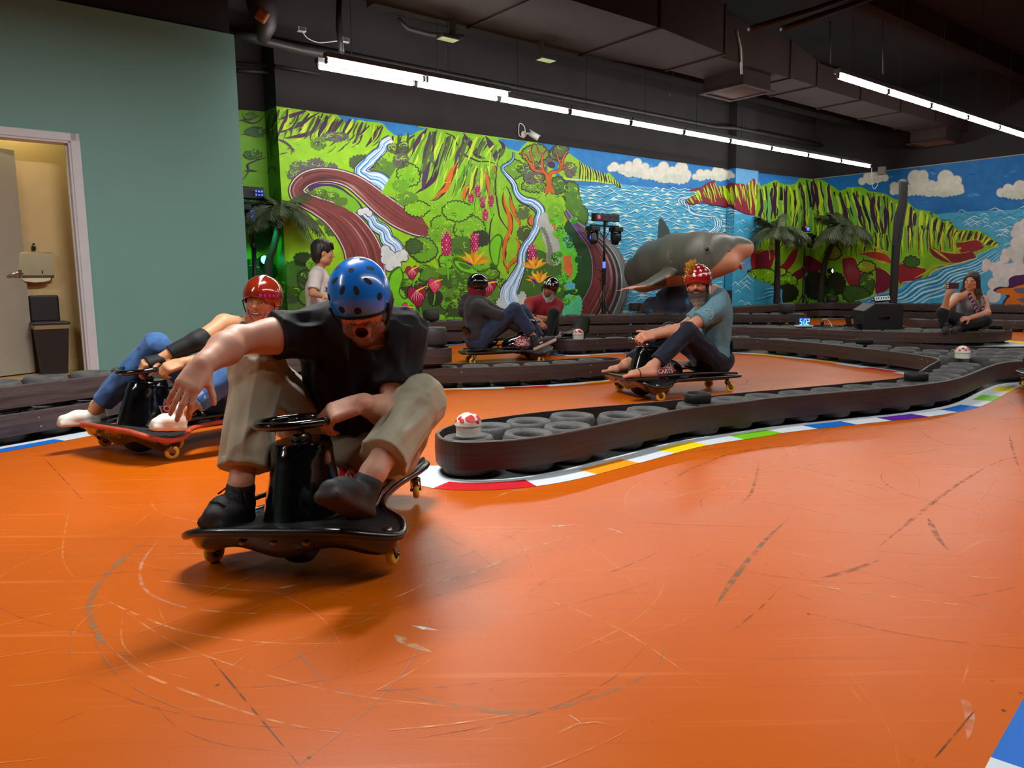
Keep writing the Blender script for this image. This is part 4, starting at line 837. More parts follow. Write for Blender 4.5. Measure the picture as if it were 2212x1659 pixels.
def relax(T, bands, fixed=(), d0=.127, it=80):
    T = np.array(T, float); B = np.vstack([resample(catmull(b, 8), .03) for b in bands])
    for _ in range(it):
        for i in range(len(T)):
            v = T[i] - B; r = np.hypot(v[:, 0], v[:, 1]); k = r.argmin()
            if r[k] < d0: T[i] += v[k] / max(r[k], 1e-6) * (d0 - r[k]) * .6
            v = T[i] - T; r = np.hypot(v[:, 0], v[:, 1]); r[i] = 9; k = r.argmin()
            if r[k] < .250: w_ = v[k] / max(r[k], 1e-6) * (.250 - r[k]) * .3; T[i] += w_; T[k] -= w_
        for i in range(len(T)):
            v = T[i] - B; r = np.hypot(v[:, 0], v[:, 1]); k = r.argmin()
            if r[k] < d0: T[i] += v[k] / max(r[k], 1e-6) * (d0 - r[k])
    return T
tp = relax(tp, (C_out, C_in, C_b)); REG1 = [tuple(q) for q in catmull(C_out[:14], 6)] + [tuple(q) for q in catmull(C_in, 6)[::-1]]
jt = relax(((4.12, 6.30), (4.39, 6.36), (4.66, 6.4), (4.93, 6.42), (5.2, 6.42), (3.86, 6.60), (4.1, 6.55), (4.36, 6.62), (4.63, 6.67), (4.9, 6.69), (5.17, 6.69), (3.8, 6.92), (4.08, 6.85), (4.34, 6.9), (4.60, 6.94), (4.87, 6.96), (5.14, 6.96), (3.74, 7.23), (4.02, 7.16), (4.3, 7.18), (4.58, 7.22), (4.85, 7.23), (3.62, 7.52), (3.9, 7.46), (3.5, 7.8), (3.77, 7.76), (3.38, 8.07), (3.66, 8.05), (3.24, 8.32), (3.52, 8.33), (3.07, 8.56), (3.36, 8.6), (2.85, 8.8), (3.12, 8.86)), (C_out, C_in, C_b))
def inside(p, poly_):
    c = False; n_ = len(poly_); j = n_ - 1
    for i in range(n_):
        if (poly_[i][1] > p[1]) != (poly_[j][1] > p[1]) and p[0] < (poly_[j][0] - poly_[i][0]) * (p[1] - poly_[i][1]) / (poly_[j][1] - poly_[i][1]) + poly_[i][0]: c = not c
        j = i
    return c
REG2 = [tuple(q) for q in catmull(C_b, 6)] + [(5.6, 6.2), (4.9, 6.22), (4.19, 6.17), (3.885, 6.07)]
def try_tyre(par, p): 
    if inside(p, REG2): add_tyre(par, p[0], p[1])
ci, co = resample(catmull(C_in, 8), .03), resample(catmull(C_out, 8), .03)
mid = np.array([(p + co[np.hypot(*(co - p).T).argmin()]) / 2 for p in ci if p[0] > .98 and p[1] < 6.15]); mid = resample(mid, .256)
front = [q for q in tp if q[0] < .86 and inside(q, REG1)]
for x, y in front: add_tyre(big, x, y)
for x, y in mid:
    if not front or min(np.hypot(*(np.array(front) - (x, y)).T)) > .2: add_tyre(big, x, y)
ring_at = (mid[0], mid[np.abs(mid[:, 0] - 2.69).argmin()])
for x, y in jt: try_tyre(big2, (x, y))
def shade_strip(parent, pts, w, side=1, n=8):  # black strip added on the floor, standing in for shade under the barriers
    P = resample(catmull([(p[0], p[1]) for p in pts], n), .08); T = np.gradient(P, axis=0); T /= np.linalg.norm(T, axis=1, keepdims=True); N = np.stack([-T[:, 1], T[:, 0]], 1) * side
    A = P; B = P + N * w; k = len(P); mb = MB(); mb.add([(*p, .0024) for p in A] + [(*p, .0024) for p in B], [(i, i + 1, k + i + 1, k + i) if side > 0 else (k + i, k + i + 1, i + 1, i) for i in range(k - 1)], M_rub); mb.build('floor_shade', parent)

fill_row(big2, [(2.6, 9.02), (2.0, 9.17), (1.3, 9.14), (.9, 8.96), (.74, 8.94)], side=-1, off=.15); fill_row(big2, [(2.8, 9.28), (2.2, 9.44), (1.3, 9.36)], side=1, off=0)
# --- left barrier (two layers) that runs on as a single layer to the right
A_low = [(-4.2, 1.9), (-3.6, 2.8), (-2.81, 4.06), (-2.54, 4.52), (-2.0, 5.33), (-1.55, 5.80), (-1.1, 6.05), (-.63, 6.15), (.09, 6.25), (.55, 6.42), (.86, 6.60), (.95, 6.76), (.82, 6.88), (.55, 6.80), (.09, 6.58), (-.63, 6.48), (-1.3, 6.42)]
A_up = [(-4.2, 1.9), (-3.6, 2.8), (-2.81, 4.06), (-2.54, 4.52), (-2.0, 5.33), (-1.55, 5.80), (-1.1, 6.05), (-.66, 6.11), (-.52, 6.22), (-.56, 6.38), (-.75, 6.46), (-1.2, 6.44)]
left = empty('tyre_barrier', (-2.0, 5.4, 0), 'scuffed two-layer plank barrier with tyres along the teal wall', 'barrier')
plank_band(left, A_low[:7], .045, .172, 2.0, M_plank2); plank_band(left, A_low[6:], .045, .172, 2.4)
plank_band(left, A_up[:7], .20, .328, 1.7, M_plank2); plank_band(left, A_up[6:], .205, .333, 1.0)
fill_row(left, A_low[:8], .045); fill_row(left, A_up[:7], .20); fill_row(left, [(-.55, 6.17), (.09, 6.27), (.55, 6.44), (.78, 6.56)], .045, off=.16)
add_tyre(left, -.70, 6.29, .205); add_tyre(left, -.97, 6.24, .205)
# --- barrier along the mural, two layers
F1 = [fl(x, y, .325)[:2] for x, y in ((560, 716), (897, 697.7), (995, 693.2), (1204, 683.5))] + [fl(x, y, .325)[:2] for x, y in ((1464, 679.3), (1640, 679.2), (1722, 679.2))]
F1 = [F1[0], F1[1], F1[2], F1[3], (F1[3] + F1[4]) / 2, F1[4], F1[5], F1[6]]
F1b = [F1[6], F1[7], F1[7] + np.array([.16, .10]), F1[7] + np.array([.1, .26])]
wall_b = empty('tyre_barrier', (1.5, 11.0, 0), 'two-layer brown plank barrier running below the mural behind the riders', 'barrier')
for a, b in ((.045, .172), (.20, .325)):
    plank_band(wall_b, F1 + F1b[2:], a, b, 2.4)
    fill_row(wall_b, F1, a)
far_b = empty('tyre_barrier', uwz(15.8, 6, 0), 'two-layer brown barrier along the corner and the right hand mural', 'barrier')
F2 = [uwz(*p, 0)[:2] for p in ((12.6, 8.62), (13.6, 8.62), (15.2, 8.62), (15.72, 8.45), (15.84, 8.0), (15.84, 6), (15.84, 3), (15.84, 0), (15.84, -2))]
for a, b in ((.045, .172), (.20, .325)):
    plank_band(far_b, F2, a, b, 2.6); fill_row(far_b, F2, a, off=.15)
low_b = empty('tyre_barrier', uwz(14.3, 4, 0), 'single-layer brown barrier in front of the right hand mural barrier', 'barrier')
G = [fl(x, y, .03)[:2] for x, y in ((1985, 705), (1960, 706.5), (1990, 709.5), (2090, 710.5), (2212, 713.5))]; G = [G[1] + np.array([.05, .3]), G[1], G[2], G[3], G[4], G[4] + (G[4] - G[3]) * 1.2]
plank_band(low_b, G, .045, .172, 2.4); fill_row(low_b, G[1:], .045)
# --- island the woman sits on
D = [(2.0, 11.5), (2.7, 11.25), (3.306, 10.92), (3.965, 10.42), (4.52, 9.80), (5.33, 9.36), (5.97, 9.42), (6.36, 9.68), (6.47, 9.95), (6.30, 10.22), (5.8, 10.42), (5.2, 10.75), (4.6, 11.2), (3.9, 11.7), (3.0, 12.1), (2.2, 12.3)]
isl = empty('tyre_barrier', (4.9, 10.2, 0), 'wide low island of tyres in a brown band under the seated woman', 'barrier')
plank_band(isl, D, .045, .178, 2.6)
Dp = np.array(catmull(D, 6)); 
for i in range(20):
    for j in range(16):
        p = (2.1 + i * .272 + (.136 if j % 2 else 0), 9.2 + j * .236)
        if inside(p, Dp) and min(np.hypot(Dp[:, 0] - p[0], Dp[:, 1] - p[1])) > .128: add_tyre(isl, *p)
def shade_backing(parent, pts, d, z1):  # black band added behind the tyres so the gaps look shaded
    P = resample(catmull([(p[0], p[1]) for p in pts], 8), .1); T = np.gradient(P, axis=0); T /= np.linalg.norm(T, axis=1, keepdims=True); plank_band(parent, P + np.stack([-T[:, 1], T[:, 0]], 1) * d, .02, z1, 9, M_rub, screws=False, flip=True, smooth=False)
shade_backing(left, A_up[:7], .28, .32); shade_backing(wall_b, F1[:5], .28, .31); shade_backing(far_b, F2, .28, .31)
shade_strip(big, C_out, .27); shade_strip(big, C_in, .20, -1); shade_strip(big2, C_b, .27, -1); shade_strip(left, A_low[:13], .30); shade_strip(wall_b, F1, .3); shade_strip(far_b, F2, .3, 1); shade_strip(low_b, G[1:], .28, 1); shade_strip(isl, D, .3)
# ------------------------------------------------------------------ painted kerbs
KC = {'w': (204, 212, 218), 'r': (196, 22, 34), 'o': (240, 146, 20), 'y': (234, 206, 20), 'g': (112, 190, 20), 'b': (20, 100, 190), 'p': (88, 30, 150)}
KM = {k: mat('kerb_paint_' + k, v, rough=.5, spec=.25, var=.04) for k, v in KC.items()}
def kerb(pts, seq, tl, off0, off1, mid, side=1, start=0.0):
    P = resample(catmull([(p[0], p[1]) for p in pts], 8), .02); T = np.gradient(P, axis=0); T /= np.linalg.norm(T, axis=1, keepdims=True); N = np.stack([T[:, 1], -T[:, 0]], 1) * side
    d = np.r_[0, np.cumsum(np.linalg.norm(np.diff(P, axis=0), axis=1))]
    s = start; k = 0
    while s < d[-1] and k < len(seq):
        e = min(s + tl * (1 if seq[k] != 'w' else .95), d[-1]); t = np.linspace(s, e, 8)
        sk = .05
        q = lambda off, sh=0: [(np.interp(np.clip(x + sh, 0, d[-1]), d, P[:, 0]) + np.interp(np.clip(x + sh, 0, d[-1]), d, N[:, 0]) * off, np.interp(np.clip(x + sh, 0, d[-1]), d, P[:, 1]) + np.interp(np.clip(x + sh, 0, d[-1]), d, N[:, 1]) * off, .0016) for x in t]
        for a, b, c in ((off0, mid, 'w'), (mid, off1, seq[k])):
            if b <= a: continue
            A = q(a); B = q(b); mb = MB(); nA = len(A)
            mb.add(A + B, [(i, i + 1, nA + i + 1, nA + i) if side < 0 else (nA + i, nA + i + 1, i + 1, i) for i in range(nA - 1)], KM[c])
            mb.build('kerb_patch', floor)
        s = e; k += 1
kerb([(-.36, 3.62)] + C_out, 'wrwowywgwbwpwbwgwywow', .30, -.06, .165, .045, start=.10)
kerb(C_b[:9], 'wrwowywgwbwyw'[::1], .42, -.06, .12, .02, side=-1, start=.25); kerb(C_b[8:12], 'wbwgwy', .26, -.06, .15, .03, side=-1)
kerb(A_low[6:12], 'wowrwowbwgw', .36, -.05, .10, .03); kerb(A_low[1:7], 'wywbwbwgwowrw', .42, -.05, .16, .06, start=.12)
kerb(F1, 'wpwowbwywgwrwowbwyw', .5, -.05, .10, .02); kerb(F2[:8], 'wywgwowbwrwywgw', .8, -.05, .10, .02); kerb(D[4:11], 'wowgwywbw', .42, -.05, .26, .06)
for pts, c in ((((2216, 1500), (2140, 1637), (2230, 1668), (2300, 1560)), 'b'), (((2140, 1637), (2124, 1668), (2110, 1700), (2230, 1720), (2230, 1668)), 'w')):
    mb = MB(); mb.add([(*fl(x, y)[:2], .0016) for x, y in pts], [tuple(range(len(pts)))], KM[c]); mb.build('kerb_patch', floor)
# ------------------------------------------------------------------ floor wear: scuffs, seams, screws painted flat on the floor
M_scuff = bpy.data.materials.new('scuffed_floor_paint'); M_scuff.use_nodes = True
def _sc():
    nt = M_scuff.node_tree; N = nt.nodes.new; L = nt.links.new; b = nt.nodes['Principled BSDF']; a = N('ShaderNodeAttribute'); a.attribute_name = 'Col'
    L(a.outputs['Color'], b.inputs['Base Color']); b.inputs['Roughness'].default_value = .45
    tc = N('ShaderNodeTexCoord'); nz = N('ShaderNodeTexNoise'); nz.inputs['Scale'].default_value = 22; nz.inputs['Detail'].default_value = 6; L(tc.outputs['Object'], nz.inputs['Vector'])
    mr = N('ShaderNodeMapRange'); mr.inputs['From Min'].default_value = .38; mr.inputs['From Max'].default_value = .62; L(nz.outputs['Fac'], mr.inputs['Value'])
    mu = N('ShaderNodeMath'); mu.operation = 'MULTIPLY'; L(mr.outputs[0], mu.inputs[0]); L(a.outputs['Alpha'], mu.inputs[1]); L(mu.outputs[0], b.inputs['Alpha'])
_sc()
scf = MB(); _sz = [0.0]
def scuff(pts, w, col, alpha=.6, px=True, n=6):
    P = [(*fl(x, y)[:2],) for x, y in pts] if px else pts
    P = resample(catmull(P, n), .04); T = np.gradient(P, axis=0); T /= np.maximum(np.linalg.norm(T, axis=1, keepdims=True), 1e-6); N = np.stack([-T[:, 1], T[:, 0]], 1)
    W = w * np.interp(np.linspace(0, 1, len(P)), [0, .2, .7, 1], [.15, 1, .8, .1]); _sz[0] = (_sz[0] + 1.1e-5) % .0006; z = .0005 + _sz[0]
    A = P + N * W[:, None] / 2; B = P - N * W[:, None] / 2; n_ = len(P)
    scf.add([(x, y, z) for x, y in A] + [(x, y, z) for x, y in B], [(n_ + i, n_ + i + 1, i + 1, i) for i in range(n_ - 1)], M_scuff, col=(*lin(col), alpha))
LT = (232, 150, 84); PALE = (206, 180, 140); BR = (140, 84, 40); DK = (96, 52, 26); GR = (150, 120, 84)
for pts, w, c, a in ((((330, 1160), (240, 1230), (195, 1300), (205, 1360), (250, 1410), (300, 1420)), .022, GR, .6), (((215, 1290), (300, 1330), (420, 1370), (600, 1390), (760, 1390)), .008, LT, .8), (((340, 1170), (305, 1220), (310, 1270), (360, 1300), (450, 1320), (660, 1330)), .010, (220, 150, 110), .7),
                     (((230, 1390), (300, 1450), (420, 1500), (600, 1560), (780, 1590)), .008, LT, .7), (((240, 1300), (400, 1400), (700, 1490), (1000, 1530), (1250, 1560)), .006, LT, .6), (((150, 1100), (135, 1200), (170, 1260)), .006, LT, .6), (((640, 1400), (700, 1470), (820, 1530)), .008, GR, .5), (((830, 1490), (1100, 1540), (1300, 1500), (1420, 1440), (1430, 1380)), .014, GR, .45),
                     (((1545, 1310), (1600, 1230), (1660, 1160), (1705, 1120)), .018, (110, 96, 70), .75), (((2005, 1120), (2025, 1160), (2050, 1190)), .02, BR, .8), (((1770, 1250), (1830, 1235), (1900, 1210)), .02, BR, .7), (((850, 1370), (880, 1390), (935, 1410)), .025, PALE, .8), (((890, 1352), (910, 1356), (945, 1362)), .018, (220, 214, 200), 1), (((580, 1275), (620, 1268), (660, 1258)), .014, PALE, .8), (((905, 1270), (1040, 1230), (1130, 1190), (1260, 1150)), .007, (226, 190, 140), .8), (((800, 1310), (900, 1270), (1000, 1200)), .005, (226, 190, 140), .7),
                     (((1180, 1137), (1220, 1136), (1260, 1130)), .012, (220, 205, 180), .9), (((1310, 1140), (1330, 1146), (1345, 1152)), .010, (220, 205, 180), .9), (((1060, 1080), (1110, 1060), (1180, 1060)), .006, PALE, .7), (((2075, 1500), (2095, 1540), (2090, 1600)), .02, (214, 130, 90), .8), (((1200, 1020), (1350, 1000), (1500, 975), (1640, 960)), .02, BR, .5), (((1430, 1050), (1500, 1010), (1600, 975), (1740, 960), (1850, 945)), .016, BR, .6), (((1500, 1080), (1650, 1010), (1770, 950), (1900, 935)), .014, LT, .5), (((1600, 1090), (1625, 1060), (1640, 1000)), .014, BR, .5), (((1680, 1020), (1780, 1000), (1900, 990), (2100, 960)), .010, LT, .5), (((1900, 1180), (2050, 1060), (2150, 1000), (2212, 985)), .016, BR, .55), (((2180, 940), (2190, 980), (2205, 1020)), .014, BR, .5), (((1230, 1545), (1255, 1562)), .014, (220, 200, 180), .8), (((1000, 1590), (1060, 1575), (1100, 1560)), .006, LT, .8), (((1180, 1600), (1260, 1560), (1330, 1570)), .006, LT, .7)):
    scuff(pts, w, c, a)
# seams between the floor sheets
for a, b in (((95, 990), (190, 1092)), ((455, 1422), (665, 1675)), ((2110, 1530), (2000, 1660)), ((1690, 1000), (2190, 1130))): scuff([a, ((a[0] + b[0]) / 2, (a[1] + b[1]) / 2), b], .004, (84, 40, 14), .95)
hx, hy = -.66, 2.3
for _ in range(260):     # circles worn by spinning karts
    cx, cy = (hx + rnd.gauss(-.2, .5), hy + rnd.gauss(-.2, .45)) if rnd.random() < .55 else (rnd.uniform(-1.5, 4.5), rnd.uniform(1.4, 5.4))
    r = rnd.uniform(.3, 1.4); a0 = rnd.uniform(0, 6.28); da = rnd.uniform(.2, 1.1)
    scuff([(cx + r * math.cos(a0 + da * k), cy + r * .9 * math.sin(a0 + da * k)) for k in (0, .33, .66, 1)], rnd.uniform(.0015, .006), rnd.choice((LT, LT, (238, 140, 70), (224, 120, 60), BR, GR, (236, 170, 110), (176, 84, 30))), rnd.uniform(.35, .85), px=False)
for _ in range(140):
    x, y = rnd.uniform(-1.5, 5), rnd.uniform(1.5, 5.2); a0 = rnd.uniform(-.6, .9); l_ = rnd.uniform(.08, .6)
    scuff([(x + math.cos(a0) * l_ * k, y + math.sin(a0) * l_ * k + .04 * k * k) for k in (0, .5, 1)], rnd.uniform(.002, .008), rnd.choice((LT, BR, BR, DK, (190, 100, 50), (230, 190, 150))), rnd.uniform(.3, .7), px=False)
for _ in range(120):
    x, y = rnd.uniform(-.4, 3.2), rnd.uniform(5.0, 8.5); a0 = rnd.uniform(0, 6.28); r = rnd.uniform(.2, .9)
    scuff([(x + r * math.cos(a0 + k), y + r * math.sin(a0 + k)) for k in (0, .3, .6, .9)], rnd.uniform(.003, .008), rnd.choice((LT, BR, (236, 160, 90))), rnd.uniform(.4, .8), px=False)
for x, y in ((668, 1636), (485, 1499), (2144, 1472), (2168, 1535), (1970, 1643), (1746, 1327), (1060, 1490), (470, 1480), (2205, 1498), (1410, 1560)):
    p = fl(x, y); scf.disc((p[0], p[1], .0013), (0, 0, 1), .0045, M_scuff, 10, col=(*lin((60, 30, 20)), 1))
o = scf.build('floor_scuffs', floor); o['kind'] = 'stuff'
# ------------------------------------------------------------------ loose tyres, rings and spotted domes on the barriers
def tyre_thing(x, y, z, label, R=1.0, zs=1.0, m=None):
    me = TYRE
    if m or R != 1 or zs != 1:
        me = TYRE.copy(); 
        for v in me.vertices: v.co.x *= R; v.co.y *= R; v.co.z *= zs
        if m: me.materials[0] = m
    o = bpy.data.objects.new('tyre', me); C.objects.link(o); o.location = (x, y, z); o.rotation_euler = (0, 0, rnd.uniform(0, 6)); return tag(o, label, 'tyre')
M_tyre_d = mat('dark_rubber', (40, 38, 38), rough=.6, var=.2, bump=.2)
p = at(936, 745, 6.29); tyre_thing(p[0], p[1], .345, 'black tyre stacked on the left barrier end behind the man in the blue helmet', .95, .92, M_tyre_d)
p = onW(932, 695, 8.93); tyre_thing(p[0], p[1], .345, 'small dark tyre on the mural barrier below the anthurium flowers', .92, .85, M_tyre_d)
p = onW(1373, 679, 8.75); tyre_thing(p[0], p[1], .345, 'brown tyre on the mural barrier beside the shark', .95, .78, mat('brown_rubber', (60, 44, 38), rough=.6, var=.2))
q = F1[7] + np.array([-.12, .12]); tyre_thing(q[0], q[1], .345, 'black tyre on the barrier end to the left of the blue clock', .95, .9, M_tyre_d)
p = onU(1798, 654, 15.95); tyre_thing(p[0], p[1], .345, 'dark tyre at the foot of the leaning palm', 1, .8, M_tyre_d)
def ring(x, y, z, label, s=1.0):
    mb = MB(); mb.lathe([(.062 * s, 0), (.074 * s, .0), (.074 * s, .05), (.071 * s, .054), (.065 * s, .054), (.062 * s, .05), (.062 * s, 0)], M_rub, 28)
    o = mb.build('hub_ring'); o.location = (x, y, z); tag(o, label, 'ring')
ring(ring_at[0][0], ring_at[0][1], .174, 'black plastic ring standing on a tyre below the bearded rider'); ring(ring_at[1][0], ring_at[1][1], .174, 'black plastic ring on a tyre where the big barrier starts to bend')
p = fl(1867, 743, .17); ring(p[0], p[1], .17, 'black plastic ring on the barrier below the black stage monitor', 1.15); p = fl(2150, 711, .17); ring(p[0], p[1], .17, 'black ring on the right end of the tyre island', 1.1)
M_dome = mat('dome_white', (226, 218, 204), rough=.35, var=.06, vscale=20); M_spot = mat('dome_red', (196, 44, 52), rough=.4, var=.1)
def dome(x, y, z, label, rot=0.0, s=1.0):
    t = empty('spotted_dome', (x, y, z), label, 'dome', 'spotted domes on the barriers')
    M = Matrix.Translation((x, y, z)) @ Matrix.Rotation(rot, 4, 'Z') @ Matrix.Scale(s, 4)
    mb = MB(); mb.lathe([(.0, .006), (.05, .006), (.05, 0), (.0575, 0)], M_rub, 32, M); mb.lathe([(.0575, .0), (.056, .008), (.0575, .048), (.0575, .05)], M_dome, 32, M); mb.build('base', t)
    R, h = .061, .05
    mb = MB(); mb.lathe([(R, .046), (R + .001, .05), (R - .001, .054)] + [(R * math.cos(a) * .98, .054 + h * math.sin(a)) for a in np.linspace(0.05, math.pi / 2, 9)], M_dome, 32, M); mb.build('cap', t)
    for az, el, r in ((-1.45, .62, .024), (-2.2, .40, .012), (-2.55, .62, .012), (-.85, .25, .012), (-.4, .6, .018), (.6, .5, .022), (1.5, .4, .02), (2.4, .6, .022), (0, 1.3, .018), (-3.0, .3, .010)):
        mb = MB(); vs = [];
        for k in range(14):
            a = 2 * math.pi * k / 14; rr = r * (1 + .12 * math.sin(3 * a + az)) / R
            e = el + rr * math.sin(a); z_ = az + rr * math.cos(a) / max(.3, math.cos(el))
            vs.append((R * .98 * math.cos(e) * math.cos(z_) * 1.012, R * .98 * math.cos(e) * math.sin(z_) * 1.012, .0545 + h * math.sin(e) * 1.012))
        vs.append((R * .98 * math.cos(el) * math.cos(az) * 1.035, R * .98 * math.cos(el) * math.sin(az) * 1.035, .0545 + h * math.sin(el) * 1.035))
        mb.add(vs, [(k, (k + 1) % 14, 14) for k in range(14)], M_spot, True, M); mb.build('spot', t)
dome(tp[0][0], tp[0][1], .174, 'white dome with red spots at the near end of the big barrier', 0.15); dome(3.83, 6.42, .174, 'white dome with red spots where the barriers join, at the right', .5, 1.0); dome(.80, 9.10, .174, 'small white dome with red spots between the two rear riders', .2, 1.15)
# ------------------------------------------------------------------ smooth solid modeller (blended capsules and ellipsoids -> one continuous mesh)
_tab = nrng.random((32, 32, 32)).astype(np.float32)
def noise3(P, seed=0.0):
    P = P + seed * 7.31; i = np.floor(P).astype(np.int64); f = (P - i).astype(np.float32); f = f * f * (3 - 2 * f); a = i & 31; b = (i + 1) & 31
    x0, y0, z0 = a[..., 0], a[..., 1], a[..., 2]; x1, y1, z1 = b[..., 0], b[..., 1], b[..., 2]; fx, fy, fz = f[..., 0], f[..., 1], f[..., 2]
    l = lambda p, q, t: p + (q - p) * t
    return l(l(l(_tab[x0, y0, z0], _tab[x1, y0, z0], fx), l(_tab[x0, y1, z0], _tab[x1, y1, z0], fx), fy), l(l(_tab[x0, y0, z1], _tab[x1, y0, z1], fx), l(_tab[x0, y1, z1], _tab[x1, y1, z1], fx), fy), fz)
def V3(p): return np.array(p, float)
def unit(v): v = V3(v); return v / max(np.linalg.norm(v), 1e-9)
class Solid:
    def __init__(self): self.p = []
    def cap(self, a, b, ra, rb=None, k=.02, op='u', clips=(), disp=None, flat=None):
        """tapered capsule; flat=(axis, factor) squashes it across axis; disp=(amp, along, across, seed) wrinkles"""
        self.p.append(('c', V3(a), V3(b), ra, ra if rb is None else rb, k, op, clips, disp, flat)); return self
    def ell(self, c, r, R=None, k=.02, op='u', clips=(), disp=None):
        self.p.append(('e', V3(c), V3(r), np.eye(3) if R is None else np.array(R, float), None, k, op, clips, disp, None)); return self
    def box(self, c, hlf, R=None, rad=.01, k=.01, op='u', clips=()):
        self.p.append(('b', V3(c), V3(hlf), np.eye(3) if R is None else np.array(R, float), rad, k, op, clips, None, None)); return self
    def _bb(self, q, pad):
        if q[0] == 'c':
            r = max(q[3], q[4]) * (max(1, q[9][1]) if q[9] else 1) + pad; return np.minimum(q[1], q[2]) - r, np.maximum(q[1], q[2]) + r
        e = np.abs(q[3]).T @ q[2] + (q[4] or 0) + pad; return q[1] - e, q[1] + e
    def _d(self, q, P):
        if q[0] == 'c':
            a, b, ra, rb = q[1], q[2], q[3], q[4]; ba = b - a; L2 = max(ba @ ba, 1e-12); pa = P - a; t = np.clip(pa @ ba / L2, 0, 1); r = pa - t[..., None] * ba
            if q[9]:
                ax, fk = q[9]; s = r @ ax; r = r + (s / fk - s)[..., None] * ax
            d = np.sqrt((r * r).sum(-1)) - (ra + (rb - ra) * t)
            if q[8]:
                amp, al, ac, sd = q[8]; amp *= 1.9; al *= 1.5; ac *= 1.6; u = ba / math.sqrt(L2); w = pa @ u
                Q = r * ac + (w * al)[..., None] * u; n = noise3(Q, sd); n2 = noise3(Q * 2.1, sd + 3)
                d = d - amp * ((1 - np.abs(2 * n - 1)) - .5 + .5 * (n2 - .5))
        elif q[0] == 'e':
            p = (P - q[1]) @ q[3].T; k0 = np.sqrt(((p / q[2]) ** 2).sum(-1)); k1 = np.sqrt(((p / q[2] ** 2) ** 2).sum(-1)); d = k0 * (k0 - 1) / np.maximum(k1, 1e-9)
            if q[8]:
                amp, al, ac, sd = q[8]; amp *= 1.9; al *= 1.5; ac *= 1.6; Q = p * np.array([ac, ac, al]); n = noise3(Q, sd); n2 = noise3(Q * 2.1, sd + 3); d = d - amp * ((1 - np.abs(2 * n - 1)) - .5 + .5 * (n2 - .5))
        else:
            p = np.abs((P - q[1]) @ q[3].T) - q[2]; d = np.sqrt((np.maximum(p, 0) ** 2).sum(-1)) + np.minimum(p.max(-1), 0) - q[4]
        for pt, n in q[7]: d = np.maximum(d, (P - V3(pt)) @ unit(n))
        return d
    def field(self, h, clips=()):
        U = [q for q in self.p if q[6] == 'u']
        lo = np.min([self._bb(q, .012 + q[5] * .5)[0] for q in U], 0) - 2 * h; hi = np.max([self._bb(q, .012 + q[5] * .5)[1] for q in U], 0) + 2 * h
        n = np.ceil((hi - lo) / h).astype(int) + 1; Fd = np.full(n, .05, np.float32)
        for q in self.p:
            l, u = self._bb(q, .03 + q[5]); i0 = np.maximum(0, np.floor((l - lo) / h).astype(int)); i1 = np.minimum(n, np.ceil((u - lo) / h).astype(int) + 1)
            if (i1 <= i0).any(): continue
            g = [np.arange(i0[a], i1[a]) * h + lo[a] for a in range(3)]; P = np.stack(np.meshgrid(*g, indexing='ij'), -1)
            d = self._d(q, P).astype(np.float32); s = (slice(i0[0], i1[0]), slice(i0[1], i1[1]), slice(i0[2], i1[2])); A = Fd[s]; k = q[5]
            if q[6] == 's': A = -A
            if k > 0:
                hh = np.maximum(k - np.abs(A - d), 0) / k; r = np.minimum(A, d) - hh * hh * k * .25
            else: r = np.minimum(A, d)
            if q[6] == 's': r = -r
            Fd[s] = r
        for pt, nn in clips:
            g = np.meshgrid(*[np.arange(n[a]) * h + lo[a] for a in range(3)], indexing='ij'); u = unit(nn)
            Fd = np.maximum(Fd, ((g[0] - pt[0]) * u[0] + (g[1] - pt[1]) * u[1] + (g[2] - pt[2]) * u[2]).astype(np.float32))
        return Fd, lo
    def surface(self, h, clips=(), smooth=2):
        Fd, lo = self.field(h, clips)
        Fd[0] = Fd[-1] = .05; Fd[:, 0] = Fd[:, -1] = .05; Fd[:, :, 0] = Fd[:, :, -1] = .05
        S = Fd < 0; n = np.array(S.shape)
        c = S[:-1, :-1, :-1].astype(np.int8)
        for dx in (0, 1):
            for dy in (0, 1):
                for dz in (0, 1):
                    if dx or dy or dz: c = c + S[dx:n[0] - 1 + dx, dy:n[1] - 1 + dy, dz:n[2] - 1 + dz]
        act = np.argwhere((c > 0) & (c < 8)); idx = np.full(n - 1, -1, np.int64); idx[tuple(act.T)] = np.arange(len(act))
        cor = np.stack([Fd[act[:, 0] + dx, act[:, 1] + dy, act[:, 2] + dz] for dx in (0, 1) for dy in (0, 1) for dz in (0, 1)], 1)
        off = np.array([(dx, dy, dz) for dx in (0, 1) for dy in (0, 1) for dz in (0, 1)], float)
        acc = np.zeros((len(act), 3)); cnt = np.zeros(len(act))
        for a in range(8):
            for b in range(a + 1, 8):
                if np.abs(off[a] - off[b]).sum() != 1: continue
                fa, fb = cor[:, a], cor[:, b]; m = (fa < 0) != (fb < 0); t = np.where(m, fa / np.where(m, fa - fb, 1), 0)
                acc += np.where(m[:, None], off[a] + t[:, None] * (off[b] - off[a]), 0); cnt += m
        V = (act + acc / cnt[:, None]) * h + lo
        Q = []
        for ax in range(3):
            o1, o2 = (ax + 1) % 3, (ax + 2) % 3
            sl0 = [slice(None)] * 3; sl1 = [slice(None)] * 3; sl0[ax] = slice(0, -1); sl1[ax] = slice(1, None)
            A, B = S[tuple(sl0)], S[tuple(sl1)]; e = np.argwhere(A != B)
            e = e[(e[:, o1] > 0) & (e[:, o2] > 0)]
            sg = A[tuple(e.T)]
            def cell(d1, d2):
                q = e.copy(); q[:, o1] -= d1; q[:, o2] -= d2; return idx[tuple(q.T)]
            f = np.stack([cell(1, 1), cell(0, 1), cell(0, 0), cell(1, 0)], 1); f[~sg] = f[~sg][:, ::-1]; Q.append(f)
